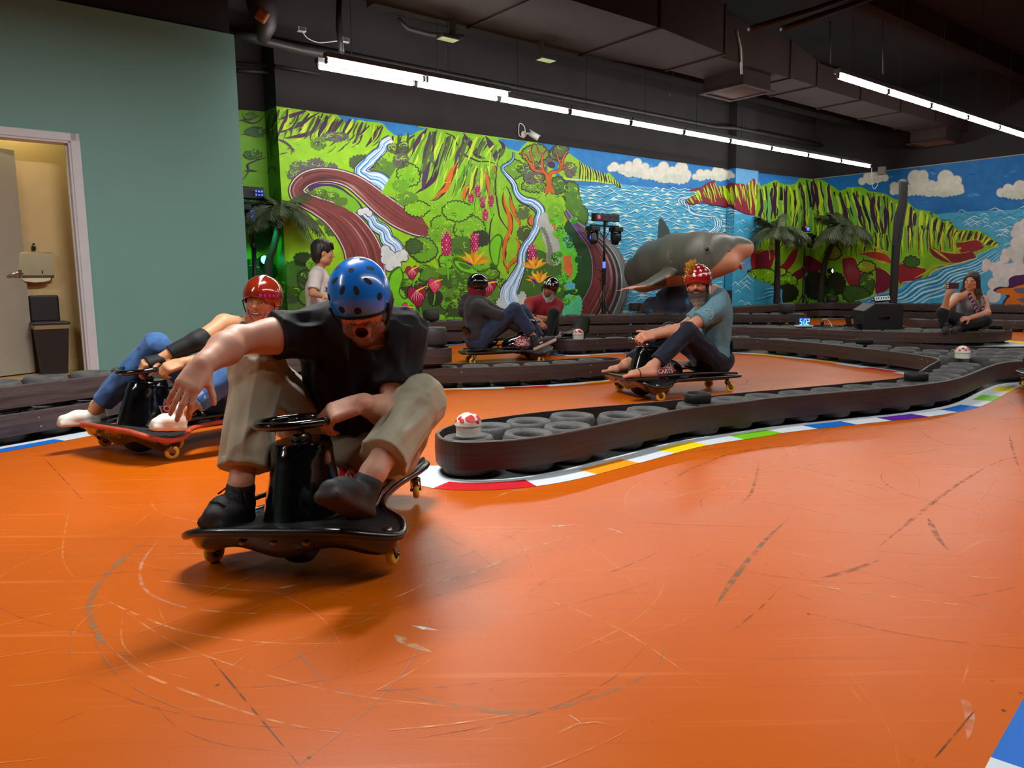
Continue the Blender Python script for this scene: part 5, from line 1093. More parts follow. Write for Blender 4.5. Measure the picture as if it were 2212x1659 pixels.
        Q = np.concatenate(Q); Q = Q[(Q >= 0).all(1)]
        for it in range(smooth):
            acc = np.zeros_like(V); cn = np.zeros(len(V))
            for a in range(4):
                i, j = Q[:, a], Q[:, (a + 1) % 4]
                for ax in range(3): acc[:, ax] += np.bincount(i, V[j, ax], len(V)) + np.bincount(j, V[i, ax], len(V))
                cn += np.bincount(i, minlength=len(V)) + np.bincount(j, minlength=len(V))
            w = .5 if it % 2 == 0 else -.52
            V = V + w * (acc / np.maximum(cn, 1)[:, None] - V)
        return V, Q
def mesh_from(name, V, Q, m, col=None):
    me = bpy.data.meshes.new(name); me.vertices.add(len(V)); me.vertices.foreach_set('co', V.astype(np.float32).ravel())
    me.loops.add(Q.size); me.loops.foreach_set('vertex_index', Q.astype(np.int32).ravel()); me.polygons.add(len(Q))
    me.polygons.foreach_set('loop_start', np.arange(len(Q), dtype=np.int32) * 4)
    me.polygons.foreach_set('use_smooth', np.ones(len(Q), bool))
    me.materials.append(m)
    if col is not None:
        ca = me.attributes.new('Col', 'FLOAT_COLOR', 'POINT'); ca.data.foreach_set('color', np.c_[col, np.ones(len(V))].astype(np.float32).ravel())
    me.update(calc_edges=True); me.validate(); return me
def solid_obj(name, S, h, m, parent=None, col=None, clips=(), smooth=2):
    V, Q = S.surface(h, clips, smooth); return link(name, mesh_from(name, V, Q, m, col(V) if col else None), parent)

def basis(y, z):
    """rows = x, y, z axes; y forward, z roughly up"""
    y = unit(y); z = V3(z); z = unit(z - y * (z @ y)); x = np.cross(y, z); return np.array([x, y, z])
def blend(C0, mask, col):
    return C0 + (np.array(lin(col)) - C0) * np.clip(mask, 0, 1)[:, None]
class Head:
    """head frame: origin mid-skull, y out of the face, z up, s scale"""
    def __init__(self, c, fwd_, up_, s=.93): self.c = V3(c); self.R = basis(fwd_, up_); self.s = s
    def w(self, p): return self.c + (V3(p) * self.s) @ self.R
    def loc(self, P): return ((P - self.c) @ self.R.T) / self.s
    def M(self):
        m = Matrix([list(r) for r in self.R.T]).to_4x4() @ Matrix.Scale(self.s, 4); m.translation = Vector(self.c); return m
def head_solid(S, hd, mouth='closed', female=False, smile=0.0):
    s = hd.s; R = hd.R; E = lambda c, r, k=.02, op='u': S.ell(hd.w(c), V3(r) * s, R, k * s, op)
    Cc = lambda a, b, ra, rb, k=.01, op='u': S.cap(hd.w(a), hd.w(b), ra * s, rb * s, k * s, op)
    jaw = .94 if female else 1.0; dz = -.014 if mouth == 'open' else 0
    E((0, -.012, .032), (.077, .096, .098)); E((0, .022, -.035), (.064 * jaw, .068, .080), .03); E((0, .050, -.098 + dz), (.030 * jaw, .030, .024), .03)
    for q in (-1, 1):
        E((q * .047, .012, -.075 + dz * .5), (.026, .042, .03), .03); E((q * .042, .060, -.022 + .004 * smile), (.024, .02, .02), .02)
        E((q * .078, -.006, -.012), (.009, .020, .031), .008); E((q * .0735, .006, -.014), (.006, .010, .017), .006, 's')
    E((0, .078, .022), (.046, .014, .010), .015)
    for q in (-1, 1): E((q * .031, .092, .002), (.019, .016, .0115), .010, 's')
    for q in (-1, 1): E((q * .031, .0755, .002), (.0155, .0135, .0130), .003)
    for q in (-1, 1): Cc((q * .016, .089, .0065), (q * .046, .080, .0055), .0045, .003, .004); Cc((q * .018, .086, -.009), (q * .044, .079, -.009), .0028, .002, .004)
    Cc((0, .086, .014), (0, .108, -.024), .0085, .0125, .012)
    for q in (-1, 1): E((q * .0125, .097, -.029), (.0085, .010, .007), .006); E((q * .006, .104, -.036), (.0035, .005, .004), .003, 's')
    if mouth == 'open':
        E((0, .088, -.070), (.027, .014, .024), .014); Cc((-.020, .086, -.053), (.020, .086, -.053), .006, .006, .006); Cc((-.017, .083, -.094), (.017, .083, -.094), .0072, .0072, .006)
        E((0, .098, -.073), (.019, .028, .0165), .005, 's')
    elif mouth == 'grin':
        E((0, .086, -.062), (.032, .012, .016), .014)
        for a in range(-3, 3):
            x0, x1 = a * .011, (a + 1) * .011; zf = lambda x: -.056 + 9 * x * x * 1.0; yf = lambda x: .096 - 12 * x * x
            Cc((x0, yf(x0), zf(x0)), (x1, yf(x1), zf(x1)), .0045, .0045, .004); zl = lambda x: -.074 + 20 * x * x; Cc((x0, yf(x0) - .002, zl(x0)), (x1, yf(x1) - .002, zl(x1)), .005, .005, .004)
        E((0, .102, -.064), (.026, .014, .0075), .003, 's')
    else:
        E((0, .086, -.060), (.026, .012, .016), .014)
        zf = lambda x: -.0565 + smile * 7 * x * x; yf = lambda x: .0955 - 14 * x * x
        for a in range(-2, 2):
            x0, x1 = a * .0115, (a + 1) * .0115; Cc((x0, yf(x0), zf(x0)), (x1, yf(x1), zf(x1)), .0040, .0040, .003); Cc((x0 * .9, yf(x0) - .001, zf(x0) - .0115), (x1 * .9, yf(x1) - .001, zf(x1) - .0115), .0052, .0052, .003)
        for a in range(-3, 3):
            x0, x1 = a * .009, (a + 1) * .009; Cc((x0, yf(x0) + .003, zf(x0) - .0055), (x1, yf(x1) + .003, zf(x1) - .0055), .0015, .0015, .002, 's')
def face_color(hd, skin, lips, brow, beard=None, bgrey=None, mouth='closed', stubble=1.0, hairline=None, hair=None):
    def f(V):
        L = hd.loc(V); x, y, z = L[:, 0], L[:, 1], L[:, 2]; C0 = np.tile(np.array(lin(skin)), (len(V), 1))
        n = noise3(V * 30); C0 = C0 * (1 + .10 * (n - .5))[:, None]
        near = (np.abs(x) < .1) & (y > -.11) & (z > -.16) & (z < .15) & (y < .14)
        ss = lambda e0, e1, v: np.clip((v - e0) / (e1 - e0), 0, 1)
        red = tuple(int(min(255, skin[i] * (1.0, .80, .76)[i])) for i in range(3))
        ck = np.exp(-(((np.abs(x) - .04) / .02) ** 2 + ((z + .028) / .018) ** 2)) * (y > .04) * near; C0 = blend(C0, ck * .45, red)
        ns = np.exp(-((x / .016) ** 2 + ((z + .022) / .016) ** 2)) * (y > .09) * near; C0 = blend(C0, ns * .4, red)
        if beard:
            bm_ = near * (ss(-.040, -.056, z) * ss(-.03, .0, y) + .0) + near * (np.abs(x) > .055) * ss(.01, -.02, z) * ss(-.02, .01, y) * (y < .045)
            ch = (np.abs(x) < .030) * ss(-.020, -.044, -(-z) if False else z) * 0
            up = near * ss(-.036, -.044, z) * (np.abs(x) < .034) * (y > .06)
            mm = np.maximum(bm_, up); nn = noise3(V * 220); C0 = blend(C0, mm * stubble * (.7 + .6 * nn), beard)
            if bgrey: C0 = blend(C0, near * ss(-.08, -.11, z) * .7, bgrey)
        lz = -.060 if mouth != 'open' else -.073; lh = {'open': .030, 'grin': .018}.get(mouth, .0125); lw = {'open': .027, 'grin': .036}.get(mouth, .027)
        lm = (((x / lw) ** 2 + ((z - lz) / lh) ** 2) < 1) * (y > .074) * near; C0 = blend(C0, lm * .85, lips)
        if mouth in ('open', 'grin'):
            ih = {'open': .019, 'grin': .0085}[mouth]; iw = {'open': .021, 'grin': .027}[mouth]; zc = {'open': -.073, 'grin': -.064}[mouth]
            im = (((x / iw) ** 2 + ((z - zc) / ih) ** 2) < 1) * (y < .097 if mouth == 'open' else y < .0945) * (y > .05) * near; C0 = blend(C0, im * 1.0, (60, 14, 14))
        br = np.exp(-(((np.abs(x) - .033) / .017) ** 4 + ((z - .024 + 1.2 * (np.abs(x) - .03) ** 2 * 10) / .0055) ** 4)) * (y > .06) * near; C0 = blend(C0, br * .9, brow)
        ey = np.exp(-(((np.abs(x) - .031) / .0165) ** 2 + ((z - .0045) / .0042) ** 2)) * (y > .076) * near * 0.0; C0 = blend(C0, ey, brow)
        if hair is not None:
            hm = near * np.clip(((z - (hairline or .06) + np.maximum(0, -y) * .9) / .008), 0, 1); C0 = blend(C0, hm, hair)
        return C0
    return f
M_eyew = mat('eye_white', (226, 222, 216), rough=.2); M_iris = mat('dark_iris', (46, 30, 22), rough=.15); M_teeth = mat('teeth', (232, 226, 212), rough=.25)
def eyes(hd, parent, look=(0, 1, 0), r=.0125, lid=False):
    for q in (-1, 1):
        mb = MB(); c = hd.w((q * .031, .0772, .0015)); mb.ball(c, r * hd.s, M_eyew, 14); d = unit(V3(look) @ hd.R)
        Rm = Vector((0, 0, 1)).rotation_difference(Vector(d)).to_matrix()
        mb.ball(c + d * r * hd.s * .62, (.0062 * hd.s, .0062 * hd.s, .0056 * hd.s), M_iris, 12, rot=Rm); mb.build('eye', parent)
def hand_solid(S, wrist, dir_, back, thumb, curl=(.25, .3, .3, .35), s=1.0, thumb_curl=.3, spread=.05, bend2=1.0, wr=.024, k=.010, thumb_out=.9):
    """wrist point, direction of the fingers, back of the hand, thumb-side direction"""
    w = V3(wrist); d = unit(dir_); b = V3(back); b = unit(b - d * (b @ d)); t = unit(np.cross(d, b)); t = t if t @ V3(thumb) > 0 else -t
    offs = (.027, .009, -.010, -.028); ln = (1.0, 1.09, 1.02, .80); tips = []
    S.box(w + d * .048 * s, V3((.030, .032, .006)) * s, np.array([t, d, b]), .008 * s, .014 * s)
    S.cap(w - d * .015 * s, w + d * .03 * s, wr * s, .024 * s, .02 * s, flat=(b, .72))
    S.ell(w + d * .032 * s + t * .024 * s - b * .010 * s, V3((.016, .028, .014)) * s, np.array([t, d, b]), .014 * s)
    for i in range(4):
        kn = w + d * (.090 - abs(i - 1) * .003) * s + t * offs[i] * s; di = unit(d + t * (1.2 - i) * spread); a = 0.0; p = kn; rr = (.0098, .0098, .0092, .0080)[i] * s
        S.cap(w + d * .035 * s + t * offs[i] * .8 * s, kn, .013 * s, .0118 * s, k * s)
        for j, (L_, r0, r1) in enumerate(((.044, 1.05, .98), (.027, .98, .90), (.021, .90, .74))):
            a += curl[i] * (1.0, bend2, .75 * bend2)[j]; e = p + (di * math.cos(a) - b * math.sin(a)) * L_ * ln[i] * s
            S.cap(p, e, rr * r0, rr * r1, .0035 * s); p = e
        tips.append(p)
    q0 = w + d * .022 * s + t * .022 * s - b * .006 * s; di = unit(d * .75 + t * thumb_out - b * .28); q1 = q0 + di * .040 * s; di2 = unit(di + (d * .7 - t * .35 - b * .25) * thumb_curl); q2 = q1 + di2 * .032 * s; di3 = unit(di2 + (d * .5 - t * .5 - b * .2) * thumb_curl); q3 = q2 + di3 * .024 * s
    S.cap(q0, q1, .0155 * s, .0118 * s, .012 * s); S.cap(q1, q2, .0112 * s, .0102 * s, .004 * s); S.cap(q2, q3, .0100 * s, .0078 * s, .004 * s)
    return tips
def torso_solid(S, hipc, neck, side, fwd_, sw=.19, grow=0.0, disp=None, clips=(), belly=0.0, hw=.15, dep=1.0, chest=0.0):
    """blended torso between the pelvis and the neck base; side = towards the person's left"""
    h = V3(hipc); n = V3(neck); up = unit(n - h); L_ = np.linalg.norm(n - h); x = unit(V3(side) - up * (V3(side) @ up)); y = np.cross(up, x); y = y if y @ V3(fwd_) > 0 else -y; R = np.array([x, y, up]); g = grow
    S.ell(h + up * .02, (hw + g, .115 * dep + g, .125 + g), R, .04, 'u', clips, disp); S.ell(h + up * L_ * .36 + y * (.008 + belly * .5), (hw * .92 + g, (.103 + belly) * dep + g, .17 + g), R, .05, 'u', clips, disp)
    S.ell(h + up * L_ * .68 + y * .008, (sw * .86 + g, .112 * dep + g, .17 + g), R, .05, 'u', clips, disp)
    if chest:
        for q in (-1, 1): S.ell(h + up * L_ * .66 + y * .075 + x * q * .075, (.07 + g, .055 + g, .065 + g), R, .04, 'u', clips)
    return R, up, x, y
def arc_tube(S, pts, rs, k=.02, **kw):
    for i in range(len(pts) - 1): S.cap(pts[i], pts[i + 1], rs[i], rs[i + 1], k, **kw)
def joint(a, b, la, lb, hint):
    """elbow / knee position between a and b for given limb lengths"""
    a, b = V3(a), V3(b); d = b - a; L_ = min(np.linalg.norm(d), (la + lb) * .999); u = unit(d); t = (la * la - lb * lb + L_ * L_) / (2 * L_); h = math.sqrt(max(la * la - t * t, 0)); v = V3(hint); v = unit(v - u * (v @ u)); return a + u * t + v * h
# helmets -------------------------------------------------------------
def helmet_shell(hd, m, rx=.100, ry=.122, rz=.110, cz=.038, cy=-.008, rim=-.028, front=.016, back=-.06, name='helmet', thick=.010, stripe=None, parent=None):
    mb = MB(); na, ne = 64, 22; vs = []; 
    def rimz(a): f = math.cos(a - math.pi / 2); return rim + (front - rim) * max(0, f) ** 1.4 + (back - rim) * max(0, -f) ** 1.4
    for sgn in (1, -1):
        for i in range(ne + 1):
            for k in range(na):
                a = 2 * math.pi * k / na; zr = (rimz(a) - cz) / rz; e0 = math.asin(max(-.95, min(.95, zr))); e = e0 + (math.pi / 2 - e0) * (i / ne); q = 0 if sgn > 0 else thick
                vs.append(((rx - q) * math.cos(e) * math.cos(a), cy + (ry - q) * math.cos(e) * math.sin(a), cz + (rz - q) * math.sin(e)))
    fs = []; o = (ne + 1) * na
    for i in range(ne):
        for k in range(na):
            k2 = (k + 1) % na; fs.append((i * na + k, i * na + k2, (i + 1) * na + k2, (i + 1) * na + k)); fs.append((o + i * na + k2, o + i * na + k, o + (i + 1) * na + k, o + (i + 1) * na + k2))
    for k in range(na): k2 = (k + 1) % na; fs.append((k2, k, o + k, o + k2))
    mb.add(vs, fs, m, True, hd.M()); return mb.build(name, parent)
def on_shell(a, e, rx=.100, ry=.122, rz=.110, cz=.038, cy=-.008, lift=1.006):
    return Vector((rx * lift * math.cos(e) * math.cos(a), cy + ry * lift * math.cos(e) * math.sin(a), cz + rz * lift * math.sin(e)))
def shell_patch(mb, hd, a, e, ra, re, m, n=14, lift=1.006, tw=0.0, drop=False, **kw):
    vs = []
    c = on_shell(a, e, lift=lift, **kw); nrm = Vector((c.x / .1 ** 2, (c.y + .008) / .122 ** 2, (c.z - .038) / .11 ** 2)).normalized(); t = nrm.cross(Vector((0, 0, 1))); t = t.normalized() if t.length > 1e-4 else Vector((1, 0, 0)); b = nrm.cross(t)
    for k in range(n):
        th = 2 * math.pi * k / n; x = ra * math.cos(th); y = re * math.sin(th)
        if drop: x *= .55 + .45 * (y / re * .5 + .5)
        x, y = x * math.cos(tw) - y * math.sin(tw), x * math.sin(tw) + y * math.cos(tw); p = c + t * x + b * y
        q = Vector((p.x / .1, (p.y + .008) / .122, (p.z - .038) / .11)).normalized(); vs.append(Vector((q.x * .1, q.y * .122 - .008, q.z * .11 + .038)) * 1.0 + nrm * .0012)
    cc = c + nrm * .001; vs.append(cc); mb.add(vs, [(k, (k + 1) % n, n) for k in range(n)], m, True, hd.M())
# ------------------------------------------------------------------ drift karts
from mathutils.bvhtree import BVHTree
M_kblack = mat('gloss_black_plastic', (10, 10, 12), rough=.14, coat=.8, spec=.6, var=.1)
M_kframe = mat('black_frame_steel', (16, 15, 16), rough=.3, coat=.3, var=.15)
M_kdeck = mat('deck_grip', (22, 21, 22), rough=.55, var=.2, bump=.2, bscale=120)
M_yel = mat('caster_yellow', (222, 186, 66), rough=.35, var=.1, vscale=30)
M_fork = mat('caster_fork_steel', (120, 112, 104), rough=.3, metal=.9, var=.15, vscale=30)
M_seat = mat('seat_black', (20, 20, 22), rough=.4, var=.15)
M_red = mat('logo_red', (206, 24, 22), rough=.35, coat=.3); M_logow = mat('logo_white', (226, 226, 226), rough=.4); M_logos = mat('logo_silver', (150, 156, 166), rough=.4)
M_orail = mat('orange_red_edge', (186, 74, 44), rough=.5, var=.2, vscale=12)
def outline(n=6):
    half = [(0, .150), (.16, .148), (.26, .128), (.325, .07), (.335, .0), (.30, -.09), (.215, -.17), (.165, -.30), (.15, -.48), (.165, -.66), (.16, -.78), (.11, -.825), (0, -.83)]
    pts = half + [(-x, y) for x, y in half[-2:0:-1]]
    return resample(catmull(pts, n, True), .03, True)
OUT = outline()
def deck_z(x, y): return .128 + .030 * max(0, min(1, (y + .05) / .2)) ** 2 - .022 * max(0, (abs(x) - .17) / .16) ** 2 * (1 if y > -.2 else 0)
KS = Solid(); KS.cap((0, .035, .14), (0, .015, .335), .125, .088, .03, flat=(np.array([0, 1, 0]), 1.08)); KS.ell((0, -.10, .175), (.118, .175, .098), k=.06); KS.cap((0, .02, .345), (0, .02, .352), .086, .078, .03)
KS.cap((0, .125, .15), (0, .085, .30), .055, .04, .05)
KV, KQ = KS.surface(.008, [((0, 0, .132), (0, 0, -1)), ((0, 0, .372), (0, 0, 1))], 2)
KB = BVHTree.FromPolygons([Vector(v) for v in KV], [tuple(q) for q in KQ])
_protos = {}
def kart_mesh(key, fn):
    if key not in _protos: _protos[key] = fn()
    return _protos[key]
def stick(pts, side, lift=.0025):
    """lay a flat (y, z) drawing onto the side of the housing"""
    out = []
    for y, z in pts:
        hit = KB.ray_cast(Vector((side * .5, y, z)), Vector((-side, 0, 0)))
        x = hit[0].x if hit[0] is not None else side * .1
        out.append((x + side * lift, y, z))
    return out
def flame(side, scale, lift, m, mb, cy=-.06, cz=.205):
    n = 22; vs = []
    for i in range(n):
        a = 2 * math.pi * i / n; back = i % 2
        r = (.083 if back else .067) * scale
        a2 = a + (.22 if back else 0)
        vs.append((cy + r * math.cos(a2) * 1.1, cz + r * math.sin(a2) * .92))
    ring2 = [(cy + (y - cy) * .5, cz + (z - cz) * .5) for y, z in vs]
    P = stick(vs + ring2 + [(cy, cz)], side, lift); fs = []
    for i in range(n):
        j = (i + 1) % n; fs.append((i, j, n + j, n + i)); fs.append((n + i, n + j, 2 * n))
    mb.add(P, [f if side > 0 else f[::-1] for f in fs], m, True)
def text_mesh(body, size):
    cu = bpy.data.curves.new('t', 'FONT'); cu.body = body; cu.size = size; cu.align_x = 'CENTER'; cu.offset = .0015 * size / .05; cu.resolution_u = 3
    o = bpy.data.objects.new('t', cu); C.objects.link(o); bpy.context.view_layer.update()
    me = o.to_mesh(); V = [v.co.copy() for v in me.vertices]; Fc = [tuple(p.vertices) for p in me.polygons]; o.to_mesh_clear(); bpy.data.objects.remove(o); bpy.data.curves.remove(cu)
    return V, Fc
TXT = [(text_mesh('CRAZY', .043), .008), (text_mesh('CARTS', .043), -.030)]
def logo(side):
    mb = MB(); flame(side, 1.12, .0018, M_logos, mb); flame(side, 1.0, .0026, M_red, mb)
    for (V, Fc), dz in TXT:
        sgn = side * (1)
        P = stick([(-.06 + v.x * sgn + v.y * .1, .205 + dz + v.y) for v in V], side, .0042); mb.add(P, Fc, M_logow)
        P2 = stick([(-.06 + v.x * 1.06 * sgn + v.y * .1, .2035 + dz + v.y * 1.06) for v in V], side, .0034); mb.add(P2, Fc, M_kblack)
    return mb.mesh('logo')
def m_deck(edge):
    mb = MB(); n = len(OUT); T = [(x, y, deck_z(x, y)) for x, y in OUT]; Bt = [(x, y, deck_z(x, y) - .016) for x, y in OUT]
    inn = [(x * .62, y * .8 - .03 if y > 0 else y * .92 - .02, deck_z(x * .62, y)) for x, y in OUT]
    vs = T + Bt + inn + [(0, -.05, .14), (0, -.5, .128)] 
    fs = [(i, (i + 1) % n, n + (i + 1) % n, n + i)[::-1] for i in range(n)]
    top = [(i, (i + 1) % n, 2 * n + (i + 1) % n, 2 * n + i) for i in range(n)]
    mb.add(vs, top + [tuple(2 * n + i for i in range(n))], M_kdeck); mb.add(vs, fs, edge); mb.add(vs, [tuple(n + i for i in range(n))[::-1]], M_kframe)
    return mb.mesh('deck')
def m_edge(edge):
    mb = MB(); mb.tube([(x * 1.012, y * 1.01, deck_z(x, y) - .006) for x, y in OUT], .0135, edge, 8, closed=True); return mb.mesh('edge_guard')
def m_bumper():
    mb = MB(); F_ = [p for p in OUT if p[1] > -.13]; F_ = sorted(F_, key=lambda p: math.atan2(p[0], p[1] + .3))
    vs = []; n = len(F_)
    for x, y in F_:
        zt = deck_z(x, y) - .006; w = .030 * (1 - min(1, abs(x) / .33) ** 2) + .012 * math.cos(x * 19)
        vs += [(x * .99, y * .99, zt), (x * .95, y * .9 - .005, zt - .035 - w * .6), (x * .86, y * .76 - .02, zt - .055 - w)]
    fs = []
    for i in range(n - 1):
        for q in (0, 1): fs.append((i * 3 + q, (i + 1) * 3 + q, (i + 1) * 3 + q + 1, i * 3 + q + 1))
    mb.add(vs, fs, M_kblack, True)
    for x in (-.10, 0, .10): mb.lathe([(0, .006), (.011, .006), (.013, 0)], M_fork, 8, Matrix.Translation((x, .136, .118)) @ Matrix.Rotation(-math.pi / 2 + .5, 4, 'X'))
    return mb.mesh('bumper')
def m_frame():
    mb = MB()
    for q in (-1, 1):
        mb.tube([(q * .20, .06, .165), (q * .235, -.06, .17), (q * .20, -.20, .168), (q * .175, -.40, .165), (q * .17, -.60, .160), (q * .15, -.78, .145)], .009, M_kframe, 8)
        mb.tube([(q * .06, .05, .11), (q * .07, -.3, .105), (q * .12, -.72, .11)], .016, M_kframe, 8)
        mb.tube([(q * .175, -.40, .165), (q * .10, -.34, .11)], .007, M_kframe, 6)
    mb.tube([(-.30, .02, .098), (.30, .02, .098)], .016, M_kframe, 8); mb.tube([(-.14, -.70, .108), (.14, -.70, .108)], .016, M_kframe, 8)
    mb.tube([(.0, -.16, .15), (0, -.34, .17)], .014, M_kframe, 8)
    return mb.mesh('frame')
def m_wheel():
    mb = MB(); R = .110; mb.tube([(R * math.cos(a), R * math.sin(a), 0) for a in np.linspace(0, 2 * math.pi, 40)[:-1]], .0135, M_kblack, 10, closed=True)
    for a in (math.pi / 2, math.pi * 7 / 6, math.pi * 11 / 6): mb.tube([(.015 * math.cos(a), .015 * math.sin(a), -.012), (R * .95 * math.cos(a), R * .95 * math.sin(a), 0)], .010, M_kblack, 8, flat=.5)
    mb.lathe([(0, .004), (.024, .002), (.028, -.012), (.022, -.02), (0, -.02)], M_kblack, 20); return mb.mesh('steering_wheel')
def m_col():
    mb = MB(); mb.tube([(0, .02, .36), (0, .03, .405), (0, .052, .45)], [.024, .02, .02], M_kblack, 14); mb.lathe([(.03, 0), (.034, .008), (.026, .018)], M_fork, 18, Matrix.Translation((0, .019, .385))); return mb.mesh('steering_column')
def m_drive():
    mb = MB(); Mx = Matrix.Translation((0, .02, .100)) @ Matrix.Rotation(math.pi / 2, 4, 'Y')
    mb.lathe([(.058, -.034), (.085, -.036), (.097, -.026), (.100, -.012), (.100, .012), (.097, .026), (.085, .036), (.058, .034), (.055, 0), (.058, -.034)], M_rub, 32, Mx); mb.lathe([(.0, -.012), (.02, -.022), (.02, -.03), (.0, -.03)], M_fork, 16, Mx); mb.lathe([(.055, -.03), (.058, -.03), (.058, .03), (.055, .03)], M_fork, 24, Mx)
    for k in range(5):
        a = k * 2 * math.pi / 5
        for zz in (-.02, .02): mb.tube([Mx @ Vector((.012 * math.cos(a), .012 * math.sin(a), zz)), Mx @ Vector((.058 * math.cos(a), .058 * math.sin(a), zz))], .010, M_fork, 6, flat=.6)
    return mb.mesh('drive_wheel')
def m_cfork():
    mb = MB(); mb.tube([(0, 0, .10), (0, 0, .075)], .011, M_fork, 8); mb.lathe([(.018, .075), (.022, .082), (.018, .088)], M_fork, 12); mb.tube([(0, 0, .122), (0, 0, .10)], .015, M_fork, 8)
    for q in (-1, 1): mb.prism([(q * .0155, .012, .078), (q * .0155, -.014, .078), (q * .0155, -.040, .040), (q * .0155, -.034, .026), (q * .0155, -.018, .030), (q * .0155, .008, .064)], (q * .004, 0, 0), M_fork)
    mb.box((0, -.001, .077), (.036, .028, .006), M_fork); mb.tube([(-.022, -.026, .035), (.022, -.026, .035)], .006, M_fork, 8); return mb.mesh('fork')
def m_cwheel():
    mb = MB(); Mx = Matrix.Translation((0, -.026, .036)) @ Matrix.Rotation(math.pi / 2, 4, 'Y'); mb.lathe([(.016, -.012), (.028, -.012), (.034, -.007), (.036, 0), (.034, .007), (.028, .012), (.016, .012)], M_yel, 24, Mx); mb.lathe([(.0, -.0105), (.016, -.0105), (.016, .0105), (.0, .0105)], M_kframe, 16, Mx); return mb.mesh('wheel')
def m_seat():
    mb = MB(); pr = [(.17, -.44, .20), (.17, -.50, .17), (.16, -.62, .16), (.15, -.70, .185), (.145, -.745, .26), (.135, -.785, .36), (.115, -.80, .40)]
    rows = []; 
    for w, y, z in pr:
        rows.append([(w * u, y + (.05 if z > .2 and y < -.6 else 0) * abs(u) ** 2, z + (.05 * abs(u) ** 3 if z < .22 else 0)) for u in np.linspace(-1, 1, 9)])
    for off in (0, .014):
        vs = [(x, y - off * (1 if z > .22 else .3), z - off) for r in rows for x, y, z in r]; fs = [(i * 9 + j, i * 9 + j + 1, (i + 1) * 9 + j + 1, (i + 1) * 9 + j) for i in range(len(pr) - 1) for j in range(8)]
        mb.add(vs, fs if off else [f[::-1] for f in fs], M_seat, True)
    return mb.mesh('seat')
def m_bar():
    mb = MB(); mb.tube([(.20, -.46, .12), (.215, -.44, .2), (.225, -.43, .30)], .009, M_kframe, 8); mb.tube([(.2235, -.432, .27), (.229, -.425, .37)], .014, M_rub, 10); return mb.mesh('drift_lever')
KART_Z = {}
def kart(o2, f, label, tilt=(0, 0), edge=None, bar=False, roll_z=0.0, wheel_tilt=0.0):
    """o2 ground point under the front axle, f heading (x, y)"""
    edge_m = edge or M_kframe; ek = 'o' if edge else 'b'
    ang = math.atan2(f[1], f[0]) - math.pi / 2
    t = empty('drift_kart', (o2[0], o2[1], roll_z), label, 'kart', rotz=ang)
    t.rotation_euler = (tilt[0], tilt[1], ang)
    def part(name, me, par=t, loc=(0, 0, 0), rot=(0, 0, 0)):
        o = bpy.data.objects.new(name, me); C.objects.link(o); o.parent = par; o.location = loc; o.rotation_euler = rot; return o
    part('deck', kart_mesh('deck' + ek, lambda: m_deck(edge_m))); part('edge_guard', kart_mesh('edge' + ek, lambda: m_edge(edge_m))); part('bumper', kart_mesh('bumper', m_bumper)); part('frame', kart_mesh('frame', m_frame))
    h = part('housing', kart_mesh('housing', lambda: mesh_from('housing', KV, KQ, M_kblack)), loc=(0, -.10, 0))
    for s in (-1, 1): part('logo', kart_mesh('logo%d' % s, lambda: logo(s)), h)
    part('steering_column', kart_mesh('col', m_col), loc=(0, -.10, -.012)); part('steering_wheel', kart_mesh('wheel', m_wheel), loc=(0, -.048, .434), rot=(-.12 + wheel_tilt, 0, rnd.uniform(-.4, .4)))
    part('drive_wheel', kart_mesh('drive', m_drive), loc=(0, -.05, 0))
    for x, y in ((-.30, .02), (.30, .02), (-.14, -.70), (.14, -.70)):
        fk = part('caster', kart_mesh('fork', m_cfork), loc=(x, y, 0), rot=(0, 0, rnd.uniform(-.5, .5))); part('wheel', kart_mesh('cw', m_cwheel), fk)
    part('seat', kart_mesh('seat', m_seat))
    if bar: part('drift_lever', kart_mesh('bar', m_bar))
    bpy.context.view_layer.update()
    return t
def kl(t, p): return np.array(t.matrix_world @ Vector(p))   # kart-local point -> world
KF1 = unit((-.20, -.98, 0)); K1 = kart((-.655, 2.23), KF1, 'black drift kart in front ridden by the man in the blue helmet', tilt=(0, .05), roll_z=.012, wheel_tilt=.16)
KF2 = unit((-.544, -.84, 0)); K2 = kart((-1.955, 3.86), KF2, 'drift kart with orange-red deck edge ridden by the person in the red helmet', tilt=(.03, 0), edge=M_orail, roll_z=.006)
KF3 = unit((-.934, -.358, 0)); K3 = kart((.95, 5.66), KF3, 'black drift kart of the bearded man in the star-spangled helmet')
KF4 = unit((.96, .20, 0)); K4 = kart((.26, 8.42), KF4, 'drift kart of the man in the grey hooded jacket', tilt=(.02, 0))
KF5 = unit((-.75, -.66, 0)); K5 = kart((.36, 9.35), KF5, 'drift kart of the man in the red shirt, mostly hidden')
p6 = fl(2192, 868); KF6 = unit((-.30, -.95, 0)); K6 = kart((p6[0] + .385, p6[1] - .10), KF6, 'drift kart just coming into view at the right edge')
